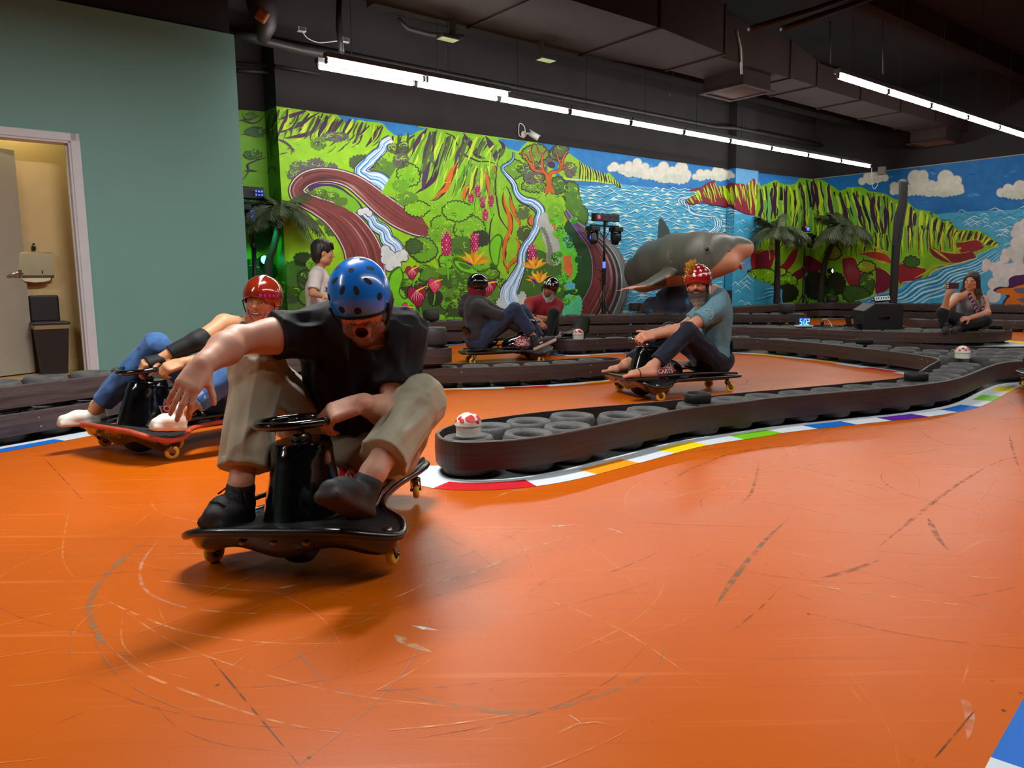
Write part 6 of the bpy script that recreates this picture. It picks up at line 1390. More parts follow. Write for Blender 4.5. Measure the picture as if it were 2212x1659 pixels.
# ------------------------------------------------------------------ people
def skin_mat(name, rough=.5): return mat(name, attr='Col', rough=rough, sss=.06, spec=.4, bump=.06, bscale=220)
M_skin = skin_mat('skin')
def cloth(name, col, rough=.85, var=.08, vs=30, bump=.2, bs=350, sheen=.1): return mat(name, col, rough=rough, var=var, vscale=vs, bump=bump, bscale=bs, sheen=sheen, spec=.25)
def person(S, hd, h, label, colf, root, group=None):
    V, Q = S.surface(h); V = V - V3(root); me = mesh_from('person', V, Q, M_skin, colf(V + V3(root)))
    o = bpy.data.objects.new('person', me); C.objects.link(o); o.location = Vector(root); tag(o, label, 'person'); bpy.context.view_layer.update(); return o
def shoe_solid(S, heel, toe, up, s=1.0, ankle=None):
    h, t, u = V3(heel), V3(toe), unit(up); d = unit(t - h); u = unit(u - d * (u @ d)); x = np.cross(d, u); L_ = np.linalg.norm(t - h); R = np.array([x, d, u])
    S.box(h + d * L_ * .5 - u * .036 * s, (.026 * s, L_ * .5 - .012 * s, .002), R, .014 * s, .01)
    S.cap(h + d * .03 * s, h + d * L_ * .60, .038 * s, .043 * s, .02, flat=(u, .80)); S.cap(h + d * L_ * .60, t - d * .032 * s - u * .010 * s, .043 * s, .034 * s, .02, flat=(u, .70))
    S.cap(h + d * .035 * s, h + d * .04 * s + u * .055 * s if ankle is None else h + d * .035 * s + unit(V3(ankle) - h - d * .035 * s) * .045 * s, .038 * s, .041 * s, .02)
    return h, d, u, L_
def shoe_color(frames, up_c, sole_c, lace_c=None):
    def f(V):
        C0 = np.tile(np.array(lin(up_c)), (len(V), 1))
        for h, d, u, L_ in frames:
            p = V - h; near = (np.abs(p @ d - L_ / 2) < L_ * .75) & (np.abs(p @ u) < .16); C0 = blend(C0, near * np.clip((-.020 - p @ u) / .004, 0, 1), sole_c)
            if lace_c:
                x = np.abs(p @ np.cross(d, u)); st = (np.sin((p @ d) * 260) > .2) & (x < .018) & (p @ u > .018) & (p @ d > L_ * .28) & (p @ d < L_ * .68); C0 = blend(C0, near * st, lace_c)
        return C0
    return f
M_shoe = mat('shoe_fabric', attr='Col', rough=.65, bump=.15, bscale=250)
M_strap = mat('strap_webbing', (16, 16, 18), rough=.7)
def straps(hd, parent, m=M_strap, z1=-.118):
    for q in (-1, 1):
        mb = MB(); pts = [hd.w(p) for p in ((q * .094, .055, .005), (q * .083, .040, -.05), (q * .062, .036, -.09), (q * .03, .042, z1), (0, .046, z1 - .006))]; mb.tube([tuple(p) for p in catmull(pts, 4)], .0055 * hd.s, m, 6, flat=.5)
        pts = [hd.w(p) for p in ((q * .094, -.05, -.02), (q * .082, .01, -.06), (q * .062, .036, -.09))]; mb.tube([tuple(p) for p in catmull(pts, 4)], .0055 * hd.s, m, 6, flat=.5); mb.build('helmet_strap', parent)

# ============ 1. man in the blue helmet
hip = kl(K1, (0, -.50, .245)); neck = at(766, 690, 2.49); hip = np.array([(hip[0] + neck[0]) / 2 - .01, hip[1], hip[2]])
shR, shL = at(690, 714, 2.50), at(866, 726, 2.53)
elR, wrR = at(512, 735, 2.30), at(436, 790, 2.12); wheel1 = kl(K1, (0, .01, .45))
rimL = kl(K1, (-.109, -.050, .440)); elL = at(852, 893, 2.44); wrL = rimL + V3((.092, .030, .040))
hR, hL = hip + V3((-.10, .0, .0)), hip + V3((.09, 0, 0)); knR, anR = at(557, 803, 2.45), at(520, 1048, 2.26); knL, anL = at(904, 872, 2.44), at(806, 1022, 2.16)
hd1 = Head(at(781, 649, 2.40), (.04, -.94, -.34), (-.06, -.34, .94), .97); hh1 = Head(hd1.c, (.02, -.64, -.77), (-.06, -.77, .64), .95)
side = unit(shL - shR); tf = (0, -.8, -.5)
S = Solid(); head_solid(S, hd1, 'open')
S.cap(neck + V3((0, .02, -.02)), hd1.w((0, -.01, -.06)), .062, .058, .04)
torso_solid(S, hip, neck, side, tf, sw=.185)
for a, e, w_ in ((shR, elR, wrR), (shL, elL, wrL)):
    S.cap(neck + (a - neck) * .3, a, .055, .062, .05); S.cap(a, e, .056, .044, .03); S.ell(a + (e - a) * .55, (.05, .05, .07), basis(np.cross(e - a, (0, 0, 1.01)), e - a)[[0, 1, 2]], .04); S.cap(e, e + (w_ - e) * .35, .044, .048, .02); S.cap(e + (w_ - e) * .35, w_, .048, .029, .02)
for a, k_, e in ((hR, knR, anR), (hL, knL, anL)): S.cap(a, k_, .075, .05, .04); S.cap(k_, k_ + (e - k_) * .35, .048, .050, .03); S.cap(k_ + (e - k_) * .35, e, .050, .037, .03)
hand_solid(S, wrR, at(390, 858, 2.04) - wrR, (.25, -.75, .62), (1, 0, -.2), (.48, .36, .40, .48), .92, .12, .10, .7, .029, thumb_out=.8)
hand_solid(S, wrL, unit(rimL + V3((0, 0, .012)) - wrL), (.05, -.50, .85), (-.2, .6, .8), (.62, .80, .86, .9), 1.0, .30, .04, 1.0, .029, thumb_out=.55)
ftR0, ftR1 = kl(K1, (.215, -.10, .185)), None
heelR = at(535, 1082, 2.30); toeR = at(452, 1108, 2.13); heelL = at(790, 1084, 2.15); toeL = at(706, 1040, 1.98)
S.cap(anR, heelR + (toeR - heelR) * .3, .032, .020, .02); S.cap(anL, heelL + (toeL - heelL) * .3, .034, .024, .02)
man1 = person(S, hd1, .0045, 'man in blue helmet, black t-shirt and khaki trousers reaching out from the front kart', face_color(hd1, (206, 152, 126), (176, 92, 84), (66, 44, 34), (58, 40, 32), None, 'open', .75), (hip[0], hip[1], .0))
eyes(hd1, man1, (0, .85, -.5))
M_tee = cloth('black_tshirt', (19, 20, 24), .7, .12, 40, .25, 500, .05)
S = Solid(); dsp = (.012, 3.0, 9.0, 1.0)
R_, up_, x_, y_ = torso_solid(S, hip + V3((0, 0, .0)), neck, side, tf, .185, .016, (.016, 3.5, 11, 2.0), hw=.16)
S.cap(neck + (shR - neck) * .2, shR, .082, .080, .06); S.cap(neck + (shL - neck) * .2, shL, .082, .080, .06)
for a, e, fr in ((shR, elR, .56), (shL, elL, .66)):
    b = a + (e - a) * (fr + .3); S.cap(a - (e - a) * .05, b, .074, .068, .04, clips=[(a + (e - a) * fr, e - a)], disp=(.011, 5, 13, 4.0))
S.ell(hip + V3((.0, -.03, .13)), (.165, .125, .075), None, .04, disp=(.01, 6, 12, 5))
S.ell(hd1.w((0, -.03, -.13)), (.072, .08, .055), basis((0, -1, -.3), (0, -.3, 1)), .01, 's')
tee1 = solid_obj('t_shirt', S, .005, M_tee, man1, clips=[(hip + up_ * .045, -up_)])
M_khaki = cloth('khaki_cotton', (172, 166, 142), .85, .06, 18, .2, 420)
S = Solid()
for a, k_, e, ce, sd in ((hR, knR, anR, .86, 1.0), (hL, knL, anL, .80, 5.0)):
    S.cap(a, k_, .108, .074, .05, disp=(.012, 2.5, 13, sd)); c = k_ + (e - k_) * ce
    S.cap(k_, k_ + (e - k_) * (ce + .2), .073, .071, .03, clips=[(c, e - k_)], disp=(.011, 3.5, 14, sd + 2)); S.ell(k_ + (k_ - (a + e) / 2) * .06, (.066, .066, .066), None, .05, disp=(.006, 14, 14, sd))
    S.cap(k_ + (e - k_) * (ce - .075), k_ + (e - k_) * (ce + .1), .0725, .072, .006, clips=[(c, e - k_), (k_ + (e - k_) * (ce - .05), k_ - e)])
S.ell(hip + V3((0, .01, -.01)), (.185, .15, .125), None, .05); S.cap(hip + V3((-.07, -.13, .0)), hip + V3((.07, -.13, .0)), .105, .105, .06)
trousers = solid_obj('trousers', S, .005, M_khaki, man1)
for hl, te, up, nm in ((heelR, toeR, (.1, -.25, 1), 'r'), (heelL, toeL, (.0, .55, .83), 'l')):
    S = Solid(); fr = [shoe_solid(S, hl, te, up, 1.06, anR if nm == 'r' else anL)]; sh = solid_obj('shoe', S, .0045, M_shoe, man1, shoe_color(fr, (30, 31, 34), (40, 22, 18) if nm == 'l' else (22, 22, 24), (60, 62, 66)))
    if nm == 'r':
        h_, d_, u_, L_ = fr[0]; mb = MB(); x_ = np.cross(d_, u_)
        for i in range(5):
            p = h_ + d_ * (L_ * .46 + i * .016) + u_ * (.034 - i * .0035); mb.tube([tuple(p - x_ * .026), tuple(p + u_ * .006), tuple(p + x_ * .026)], .0032, M_strap, 6)
        for q in (-1, 1): mb.tube([tuple(h_ + d_ * L_ * .34 + u_ * .036), tuple(h_ + d_ * (L_ * .40) + u_ * .046 + x_ * q * .034), tuple(h_ + d_ * (L_ * .46) + u_ * .026 + x_ * q * .05)], .003, M_strap, 6)
        mb.build('lace', sh)
M_blue = mat('blue_helmet_shell', (22, 118, 220), rough=.25, coat=.6, var=.03)
M_vent = mat('helmet_vent', (8, 8, 12), rough=.8); M_pad = mat('helmet_foam', (22, 22, 24), rough=.9)
HK = dict(rx=.108, ry=.128, rz=.116, cz=.036, cy=-.006)
H1 = dict(rx=.101, ry=.120, rz=.108, cz=.036, cy=-.006)
hel = helmet_shell(hh1, M_blue, rim=-.026, front=.058, back=-.062, parent=man1, thick=.012, **H1)
def conform(mb, hd, k=1.006, K=None):
    K = K or HK
    for i in range(len(mb.v)):
        L_ = hd.loc(np.array([mb.v[i]]))[0]; q = np.array([L_[0] / K['rx'], (L_[1] - K['cy']) / K['ry'], (L_[2] - K['cz']) / K['rz']]); q /= np.linalg.norm(q); mb.v[i] = tuple(hd.w((q[0] * K['rx'] * k, K['cy'] + q[1] * K['ry'] * k, K['cz'] + q[2] * K['rz'] * k)))
for a, e, w_, h_ in [(k * math.pi / 4 + .3, .93, .0085, .0165) for k in range(8)] + [(0, 1.568, .010, .010)] + [(a, .36, .0125, .0125) for a in (1.15, 1.72, 2.6, .45, -1.2, -1.9)]:
    mb = MB(); shell_patch(mb, hh1, a, e, w_, h_, M_vent); conform(mb, hh1, 1.004, H1); mb.build('vent', hel)
mb = MB(); mb.tube([tuple(hh1.w((.092 * math.cos(a), -.006 + .110 * math.sin(a), -.022 + .068 * max(0, math.sin(a)) ** 1.4 - .028 * max(0, -math.sin(a)) ** 1.4))) for a in np.linspace(0, 2 * math.pi, 49)[:-1]], .009, M_pad, 8, closed=True); mb.build('padding', hel)
straps(hd1, hel)

# ============ 2. laughing rider in the red helmet
seat2 = kl(K2, (0, -.52, .24)); hip = seat2 + V3((.03, 0, .02)); neck = at(556, 704, 4.30); shR, shL = at(484, 700, 4.20), at(622, 722, 4.38)
wh = kl(K2, (0, .01, .455)); wrR, wrL = at(345, 776, 3.92), at(392, 784, 3.92)
elR = at(424, 738, 4.02); elL = at(500, 770, 4.06)
hd2 = Head(at(567, 652, 4.22), (-.08, -.99, -.02), (.10, -.02, .99), .97)
S = Solid(); head_solid(S, hd2, 'grin', True); S.cap(neck + V3((0, .01, -.02)), hd2.w((0, -.012, -.06)), .052, .05, .03)
torso_solid(S, hip, neck, shL - shR, (-.2, -1, .1), .16, chest=0)
for a, e, w_ in ((shR, elR, wrR), (shL, elL, wrL)): S.cap(neck + (a - neck) * .3, a, .045, .052, .04); S.cap(a, e, .050, .040, .03); S.cap(e, e + (w_ - e) * .35, .040, .042, .02); S.cap(e + (w_ - e) * .35, w_, .042, .026, .02)
hand_solid(S, wrR, at(300, 790, 3.86) - wrR, (-.2, -.6, .75), (.1, -.6, -.2), (.7, .8, .85, .9), .92, .3, .03, 1.1); hand_solid(S, wrL, at(345, 800, 3.84) - wrL, (.25, -.55, .75), (-.2, -.2, .8), (.8, .9, .95, 1.0), .92, .3, .03, 1.1)
hR, hL = hip + V3((-.08, -.02, -.02)), hip + V3((.08, -.02, -.02)); anR = kl(K2, (.26, .05, .22)); anL = at(400, 884, 3.72)
knR = at(336, 748, 4.02); knL = at(505, 806, 3.88)
for a, k_, e in ((hR, knR, anR), (hL, knL, anL)): S.cap(a, k_, .065, .046, .04); S.cap(k_, e, .045, .034, .03)
heL, toL = at(400, 908, 3.72), at(328, 908, 3.60); heR = kl(K2, (.27, .0, .175)); toR = kl(K2, (.315, .22, .185))
S.cap(anL, heL + (toL - heL) * .3, .034, .03, .02); S.cap(anR, heR + (toR - heR) * .3, .034, .03, .02)
man2 = person(S, hd2, .0065, 'laughing rider in red helmet, olive tank top and jeans beside the teal wall', face_color(hd2, (196, 140, 98), (176, 92, 80), (40, 26, 20), None, None, 'grin'), (hip[0], hip[1], 0))
eyes(hd2, man2, (0, 1, 0), .0118)
mb = MB(); vs = [hd2.w((x, .0985 - 10 * x * x, z - (0 if z > -.062 else 0) + 8 * x * x)) for z in (-.059, -.0655) for x in np.linspace(-.021, .021, 8)]; mb.add(vs, [(i, i + 1, 8 + i + 1, 8 + i) for i in range(7)], M_teeth, True); mb.build('teeth', man2)
M_tank = cloth('olive_tank', (62, 78, 66), .8); M_jean = cloth('blue_jeans', (58, 96, 146), .85, .25, 14, .25, 400); M_jeanl = cloth('jean_cuff', (128, 160, 200), .85)
S = Solid(); R_, up_, x_, y_ = torso_solid(S, hip, neck, shL - shR, (-.2, -1, .1), .16, .012, (.006, 4, 12, 1)); 
for a in (shR, shL): S.cap(neck + (a - neck) * .55, hip + up_ * .28 + (a - neck) * .4, .045, .06, .04); S.ell(a + (a - neck) * .08, (.066, .066, .09), None, .01, 's')
S.ell(neck + up_ * .015 + y_ * .04, (.075, .075, .06), R_, .01, 's'); solid_obj('tank_top', S, .007, M_tank, man2)
S = Solid()
for a, k_, e, ce in ((hR, knR, anR, .92), (hL, knL, anL, .80)):
    S.cap(a, k_, .086, .064, .04, disp=(.008, 3, 13, 2)); c = k_ + (e - k_) * ce; S.cap(k_, k_ + (e - k_) * (ce + .2), .064, .055, .03, clips=[(c, e - k_)], disp=(.007, 4, 13, 6))
S.ell(hip + V3((0, 0, -.02)), (.155, .13, .11), None, .05); solid_obj('jeans', S, .007, M_jean, man2)
S = Solid(); c = knL + (anL - knL) * .8; u = unit(anL - knL); S.cap(c - u * .06, c + u * .06, .060, .060, .005, clips=[(c + u * .008, u), (c - u * .05, -u)]); solid_obj('jean_cuff', S, .006, M_jeanl, man2)
M_slv = cloth('arm_sleeve_black', (20, 21, 24), .6)
S = Solid(); d = elR - shR; f1 = elR - (elR - shR) * .28; S.cap(f1 - d * .2, elR, .055, .050, .02, clips=[(f1, shR - elR)]); f2 = elR + (wrR - elR) * .72; S.cap(elR, elR + (wrR - elR) * .95, .051, .043, .02, clips=[(f2, wrR - elR)]); solid_obj('arm_sleeve', S, .006, M_slv, man2)
S = Solid(); d = unit(at(300, 790, 3.86) - wrR); S.cap(wrR - d * .02, wrR + d * .07, .034, .044, .02, flat=(unit((-.2, -.6, .75)), .72), clips=[(wrR + d * .065, d), (wrR - d * .02, -d)]); solid_obj('fingerless_glove', S, .005, M_slv, man2)
for hl, te, u in ((heL, toL, (0, 0, 1)), (heR, toR, (0, 0, 1))): S = Solid(); fr = [shoe_solid(S, hl, te, u, .95)]; solid_obj('sneaker', S, .006, M_shoe, man2, shoe_color(fr, (222, 218, 206), (214, 206, 190)))
M_redh = mat('red_helmet_shell', (128, 34, 14), rough=.16, coat=1.0, metal=.25, var=.05)
hel = helmet_shell(hd2, M_redh, parent=man2, rim=-.02, front=.034, back=-.06, **HK)
mb = MB(); vs = []; 
for i in range(15):
    e = .02 + i / 14 * 2.2
    for x in (-.012, .012): vs.append(hd2.w((x - .008, HK['cy'] + HK['ry'] * 1.006 * math.cos(e) * .975, HK['cz'] + HK['rz'] * 1.008 * math.sin(e))))
mb.add(vs, [(2 * i, 2 * i + 1, 2 * i + 3, 2 * i + 2) for i in range(14)], mat('stripe_white', (214, 214, 220), rough=.25), True); mb.build('stripe', hel)
M_mag = mat('magenta_band', (196, 20, 130), rough=.2, coat=.5)
for k in range(5): mb = MB(); shell_patch(mb, hd2, 1.9 + k * .22, .06, .008, .009, M_mag); conform(mb, hd2, 1.004); mb.build('vent', hel)
M_band1 = mat('pink_bandana', (196, 120, 116), rough=.9, var=.35, vscale=60)
def hood(hd, name, m, parent, h, front=.062, drop=True, extra=None):
    """cloth tube round the head and neck, open over the face"""
    S = Solid(); s = hd.s; S.ell(hd.w((0, -.012, .025)), V3((.084, .10, .098)) * s, hd.R, .02); S.ell(hd.w((0, .015, -.05)), V3((.078, .085, .095)) * s, hd.R, .03)
    S.cap(hd.w((0, -.005, -.10)), hd.w((0, -.005, -.165)), .075 * s, .088 * s, .03, disp=(.008, 10, 16, 2))
    if extra: extra(S)
    S.ell(hd.w((0, .098, -.028)), V3((.058, .07, .088)) * s, hd.R, .01, 's'); S.ell(hd.w((0, -.005, -.03)), V3((.074, .09, .12)) * s, hd.R, .005, 's')
    return solid_obj(name, S, h, m, parent)
hood(hd2, 'bandana', M_band1, man2, .006); straps(hd2, hel)

# ============ 3. bearded man in the star helmet
seat3 = kl(K3, (0, -.64, .24)); hip = seat3 + V3((.02, 0, .02)); neck = at(1549, 634, 5.86); shL, shR = at(1546, 668, 5.70), at(1532, 664, 6.02)
wh = kl(K3, (0, .01, .455)); hd3 = Head(at(1508, 612, 5.74), (-.42, -.90, -.12), (-.10, -.08, .99), .95)
elL, wrL = at(1489, 709, 5.62), at(1412, 724, 5.52); elR, wrR = at(1470, 712, 6.0), at(1400, 722, 5.72)
S = Solid(); head_solid(S, hd3); S.cap(neck, hd3.w((0, -.012, -.06)), .06, .056, .04)
TF3 = (-.94, -.2, .1); R_, up_, x_, y_ = torso_solid(S, hip, neck, shL - shR, TF3, .185, belly=.02)
for a, e, w_ in ((shR, elR, wrR), (shL, elL, wrL)): S.cap(neck + (a - neck) * .3, a, .055, .060, .05); S.cap(a, e, .054, .044, .03); S.cap(e, e + (w_ - e) * .35, .044, .048, .02); S.cap(e + (w_ - e) * .35, w_, .048, .03, .02)
hand_solid(S, wrL, at(1372, 730, 5.46) - wrL, (.0, -.75, .65), (-.2, .3, .8), (.7, .85, .9, .95), 1.0, .3, .02, 1.1); hand_solid(S, wrR, at(1368, 728, 5.66) - wrR, (0, .5, .8), (-.2, .1, .8), (.7, .85, .9, .95), 1.0, .3, .02, 1.1)
hL, hR = hip + V3((-.02, -.09, -.02)), hip + V3((-.02, .09, -.02)); knL, anL = at(1483, 716, 5.58), at(1410, 792, 5.44); knR, anR = at(1446, 716, 5.95), at(1352, 788, 5.80)
for a, k_, e in ((hR, knR, anR), (hL, knL, anL)): S.cap(a, k_, .07, .048, .04); S.cap(k_, k_ + (e - k_) * .35, .046, .046, .03); S.cap(k_ + (e - k_) * .35, e, .046, .035, .03)
def bare_foot(S, an, heel, toe, up=(0, 0, 1)):
    heel, toe = V3(heel), V3(toe); d = unit(toe - heel); u = unit(V3(up) - d * (V3(up) @ d)); x = np.cross(d, u); L_ = np.linalg.norm(toe - heel)
    S.cap(an, heel + d * .03 + u * .01, .036, .032, .03); S.cap(heel + d * .03, heel + d * L_ * .72, .030, .030, .02, flat=(x, 1.25)); S.cap(an, heel + d * L_ * .6 + u * .006, .032, .022, .03)
    for i, (o_, r_, l_) in enumerate(((-.026, .0125, 1.0), (-.010, .0095, .99), (.004, .009, .95), (.017, .0085, .90), (.029, .008, .84))): S.cap(heel + d * L_ * .70 + x * o_, heel + d * L_ * l_ + x * o_ * 1.1 - u * .010, r_ * 1.15, r_, .004)
heL3, toL3 = at(1418, 806, 5.42), at(1345, 810, 5.33); heR3, toR3 = kl(K3, (.20, -.10, .17)), kl(K3, (.26, .17, .178)); bare_foot(S, anL, heL3, toL3); bare_foot(S, anR, heR3, toR3)
man3 = person(S, hd3, .0065, 'bearded man in a star-patterned helmet and blue-grey t-shirt riding barefoot', face_color(hd3, (190, 132, 104), (150, 84, 76), (54, 38, 30), (46, 34, 28), (150, 140, 128)), (hip[0], hip[1], 0))
eyes(hd3, man3, (.25, 1, 0))
S = Solid(); s3 = hd3.s
S.ell(hd3.w((0, .062, -.105)), V3((.050, .040, .05)) * s3, hd3.R, .02, disp=(.004, 60, 60, 1)); S.cap(hd3.w((0, .060, -.12)), hd3.w((0, .062, -.195)), .042 * s3, .022 * s3, .03, disp=(.006, 14, 60, 3))
for q in (-1, 1): S.cap(hd3.w((q * .064, .018, -.045)), hd3.w((q * .040, .055, -.10)), .018 * s3, .026 * s3, .02, disp=(.003, 20, 60, 2)); S.cap(hd3.w((q * .006, .097, -.046)), hd3.w((q * .034, .080, -.066)), .0075 * s3, .006 * s3, .006); 
S.ell(hd3.w((0, .10, -.0625)), V3((.022, .02, .009)) * s3, hd3.R, .004, 's')
def beard_col(V): L = hd3.loc(V); return blend(np.tile(np.array(lin((48, 36, 30))), (len(V), 1)), np.clip((-.10 - L[:, 2]) / .05, 0, 1) * .85, (160, 152, 140))
solid_obj('beard', S, .005, mat('beard_hair', attr='Col', rough=.8, bump=.4, bscale=160, stretch=(1, 1, .3)), man3, beard_col)
M_tee3 = cloth('blue_grey_tshirt', (96, 134, 146), .9)
S = Solid(); R_, up_, x_, y_ = torso_solid(S, hip, neck, shL - shR, TF3, .185, .016, (.008, 4, 11, 3), belly=.02, hw=.155)
for a, e in ((shR, elR), (shL, elL)): S.cap(neck + (a - neck) * .25, a, .075, .078, .05); b = a + (e - a) * .62; S.cap(a, b + (e - a) * .2, .072, .068, .04, clips=[(b, e - a)], disp=(.005, 6, 12, 3))
S.ell(neck + up_ * .06 + y_ * .02, (.058, .062, .05), R_, .01, 's'); t3 = solid_obj('t_shirt', S, .0065, M_tee3, man3)
ec = shL + (elL - shL) * .33; nrm = unit((-.15, -1, .15)); mb = MB(); M_lg = mat('shirt_print', (176, 202, 206), rough=.8); ax = unit(np.cross(nrm, (0, 0, 1))); ay = np.cross(ax, nrm) * -1; cc = ec + nrm * .0775
def curve_on(pts, r): mb.tube([tuple(cc + ax * x + ay * y - nrm * ((x * x + y * y) * 5)) for x, y in pts], r, M_lg, 5)
curve_on([(.037 * math.cos(a), .037 * math.sin(a)) for a in np.linspace(0, 2 * math.pi, 30)], .0022)
for k in (-1, 0, 1): curve_on([(x, .010 * k + .008 * math.sin(x * 90 + k)) for x in np.linspace(-.028, .028, 12)], .002)
mb.build('sleeve_emblem', t3)
M_navy = cloth('navy_trousers', (22, 26, 44), .8)
S = Solid()
for a, k_, e, ce in ((hR, knR, anR, .88), (hL, knL, anL, .86)): S.cap(a, k_, .092, .066, .04, disp=(.006, 3, 13, 2)); c = k_ + (e - k_) * ce; S.cap(k_, k_ + (e - k_) * (ce + .2), .068, .056, .03, clips=[(c, e - k_)], disp=(.006, 4, 13, 6))
S.ell(hip + V3((0, 0, -.02)), (.165, .165, .125), None, .05); solid_obj('trousers', S, .007, M_navy, man3)
mb = MB(); M_sand = cloth('sandal_strap', (40, 34, 30)); d = unit(toL3 - heL3); L_ = np.linalg.norm(toL3 - heL3); x = np.cross(d, (0, 0, 1))
mb.tube([tuple(heL3 + d * L_ * .55 + x * q * .043 + V3((0, 0, zz))) for q, zz in ((-1, -.022), (-.8, .012), (-.3, .034), (.3, .036), (.8, .014), (1, -.022))], .009, M_sand, 6, flat=.5); mb.box(tuple(heL3 + d * L_ * .5 + V3((0, 0, -.034))), (.08, L_ * 1.02, .014), M_sand, rot=Matrix([list(x), list(d), [0, 0, 1]]).transposed(), bev=.005); mb.build('sandal', man3)
M_star = mat('star_helmet_red', (150, 16, 26), rough=.2, coat=.7); M_wst = mat('star_white', (226, 220, 220), rough=.4); M_navyh = mat('helmet_navy', (24, 26, 54), rough=.2, coat=.7)
hel = helmet_shell(hd3, M_star, parent=man3, rim=-.03, front=.022, back=-.055, **HK)
for row, (e, n_) in enumerate(((.02, 15), (.34, 14), (.66, 12), (.98, 8), (1.28, 4))):
    for k in range(n_):
        a = 2 * math.pi * (k + .5 * (row % 2)) / n_
        if row == 0 and math.sin(a) > .55: continue
        c = on_shell(a, e, **HK); nn = Vector((c.x / .0117, c.y / .0164, (c.z - .036) / .0135)).normalized(); t = nn.cross(Vector((0, 0, 1))).normalized(); b = nn.cross(t); tw = rnd.uniform(0, 1); mb = MB()
        vs = [c + (t * math.cos(q * math.pi / 5 + tw) + b * math.sin(q * math.pi / 5 + tw)) * (.0165 if q % 2 == 0 else .0066) for q in range(10)] + [c]; mb.add(vs, [(q, (q + 1) % 10, 10) for q in range(10)], M_wst, True, hd3.M()); conform(mb, hd3); mb.build('star', hel)
M_tuft = mat('yellow_feather', (214, 160, 40), rough=.8, var=.2)
mb = MB()
for k in range(70):   # crest of yellow tufts over the helmet
    u = rnd.uniform(.25, 1.7); lat = rnd.uniform(.0, .07); kk = math.sqrt(1 - (lat / HK['rx']) ** 2); base = V3((lat, HK['cy'] + HK['ry'] * math.cos(u) * kk, HK['cz'] + HK['rz'] * math.sin(u) * kk)); out = unit((lat * 6 + rnd.uniform(-.5, .5), math.cos(u) + rnd.uniform(-.3, .3), math.sin(u) + .1)); tip = base + out * rnd.uniform(.03, .055); sd = unit(np.cross(out, (rnd.uniform(-1, 1), rnd.uniform(-1, 1), .3))) * .011; md = (base + tip) / 2
    mb.add([hd3.w(base), hd3.w(md + sd), hd3.w(tip), hd3.w(md - sd), hd3.w(md + np.cross(out, sd) * .35)], [(0, 1, 4), (1, 2, 4), (2, 3, 4), (3, 0, 4)], M_tuft)
o = mb.build('feather_crest', hel); o['kind'] = 'stuff'
S = Solid()
for q in (-1, 1): S.ell(hd3.w((q * .080, -.022, -.035)), V3((.013, .040, .062)) * hd3.s, hd3.R, .01)
solid_obj('white_liner', S, .005, mat('white_liner', (214, 212, 208), rough=.9), man3); straps(hd3, hel)

# ============ 4. rider in the grey hooded jacket (seen from the side)
seat4 = kl(K4, (0, -.62, .24)); hip = seat4 + V3((.0, 0, .03)); neck = at(1026, 648, 8.38); shR, shL = at(1034, 664, 8.2), at(1046, 660, 8.55)
hd4 = Head(at(1031, 618, 8.38), (.86, .46, -.22), (.24, .02, .97), .95); wh = kl(K4, (0, .01, .455))
elR, wrR = at(1082, 684, 8.12), at(1120, 712, 8.28); elL, wrL = at(1088, 680, 8.6), at(1124, 708, 8.5)
S = Solid(); head_solid(S, hd4); S.cap(neck, hd4.w((0, -.012, -.06)), .06, .056, .04); TF4 = (.95, .2, .1); torso_solid(S, hip, neck, shL - shR, TF4, .18)
for a, e, w_ in ((shR, elR, wrR), (shL, elL, wrL)): S.cap(neck + (a - neck) * .3, a, .05, .055, .05); S.cap(a, e, .05, .042, .03); S.cap(e, w_, .042, .03, .02); hand_solid(S, w_, unit(wh - w_), (0, 0, 1), (.3, 0, .5), (.7, .8, .9, .9), .95)
hR, hL = hip + V3((0, -.09, -.03)), hip + V3((0, .09, -.03)); knR, anR = at(1112, 668, 8.12), at(1152, 726, 8.14); knL, anL = at(1130, 672, 8.62), at(1168, 735, 8.62)
for a, k_, e in ((hR, knR, anR), (hL, knL, anL)): S.cap(a, k_, .08, .056, .04); S.cap(k_, e, .046, .034, .03)
he4, to4 = at(1150, 747, 8.1), at(1198, 726, 8.05); he4b, to4b = kl(K4, (-.2, -.05, .17)), kl(K4, (-.24, .2, .19))
man4 = person(S, hd4, .009, 'rider seen from the side in dark grey hooded jacket, jeans and black helmet', face_color(hd4, (190, 140, 112), (160, 90, 80), (40, 30, 26)), (hip[0], hip[1], 0))
M_hood = cloth('charcoal_hoodie', (50, 46, 47), .9)
S = Solid(); R_, up_, x_, y_ = torso_solid(S, hip, neck, shL - shR, TF4, .18, .026, (.008, 4, 10, 6), hw=.165)
for a, e, w_ in ((shR, elR, wrR), (shL, elL, wrL)): S.cap(neck + (a - neck) * .25, a, .075, .078, .05); S.cap(a, e, .07, .058, .04, disp=(.006, 5, 12, 2)); S.cap(e, w_, .058, .044, .03, clips=[(w_, w_ - e)], disp=(.005, 6, 12, 3))
S.cap(neck - y_ * .075 + up_ * .03, neck - y_ * .125 - up_ * .10, .068, .082, .03, disp=(.006, 10, 14, 4)); S.ell(neck + up_ * .05 + y_ * .02, (.06, .07, .05), R_, .01, 's')
solid_obj('hooded_jacket', S, .009, M_hood, man4)
M_jean4 = cloth('dark_jeans', (44, 56, 82), .85, .25, 14)
S = Solid()
for a, k_, e, ce in ((hR, knR, anR, .88), (hL, knL, anL, .9)): S.cap(a, k_, .092, .068, .04, disp=(.007, 3, 12, 2)); c = k_ + (e - k_) * ce; S.cap(k_, k_ + (e - k_) * (ce + .2), .066, .06, .03, clips=[(c, e - k_)], disp=(.008, 4, 12, 6))
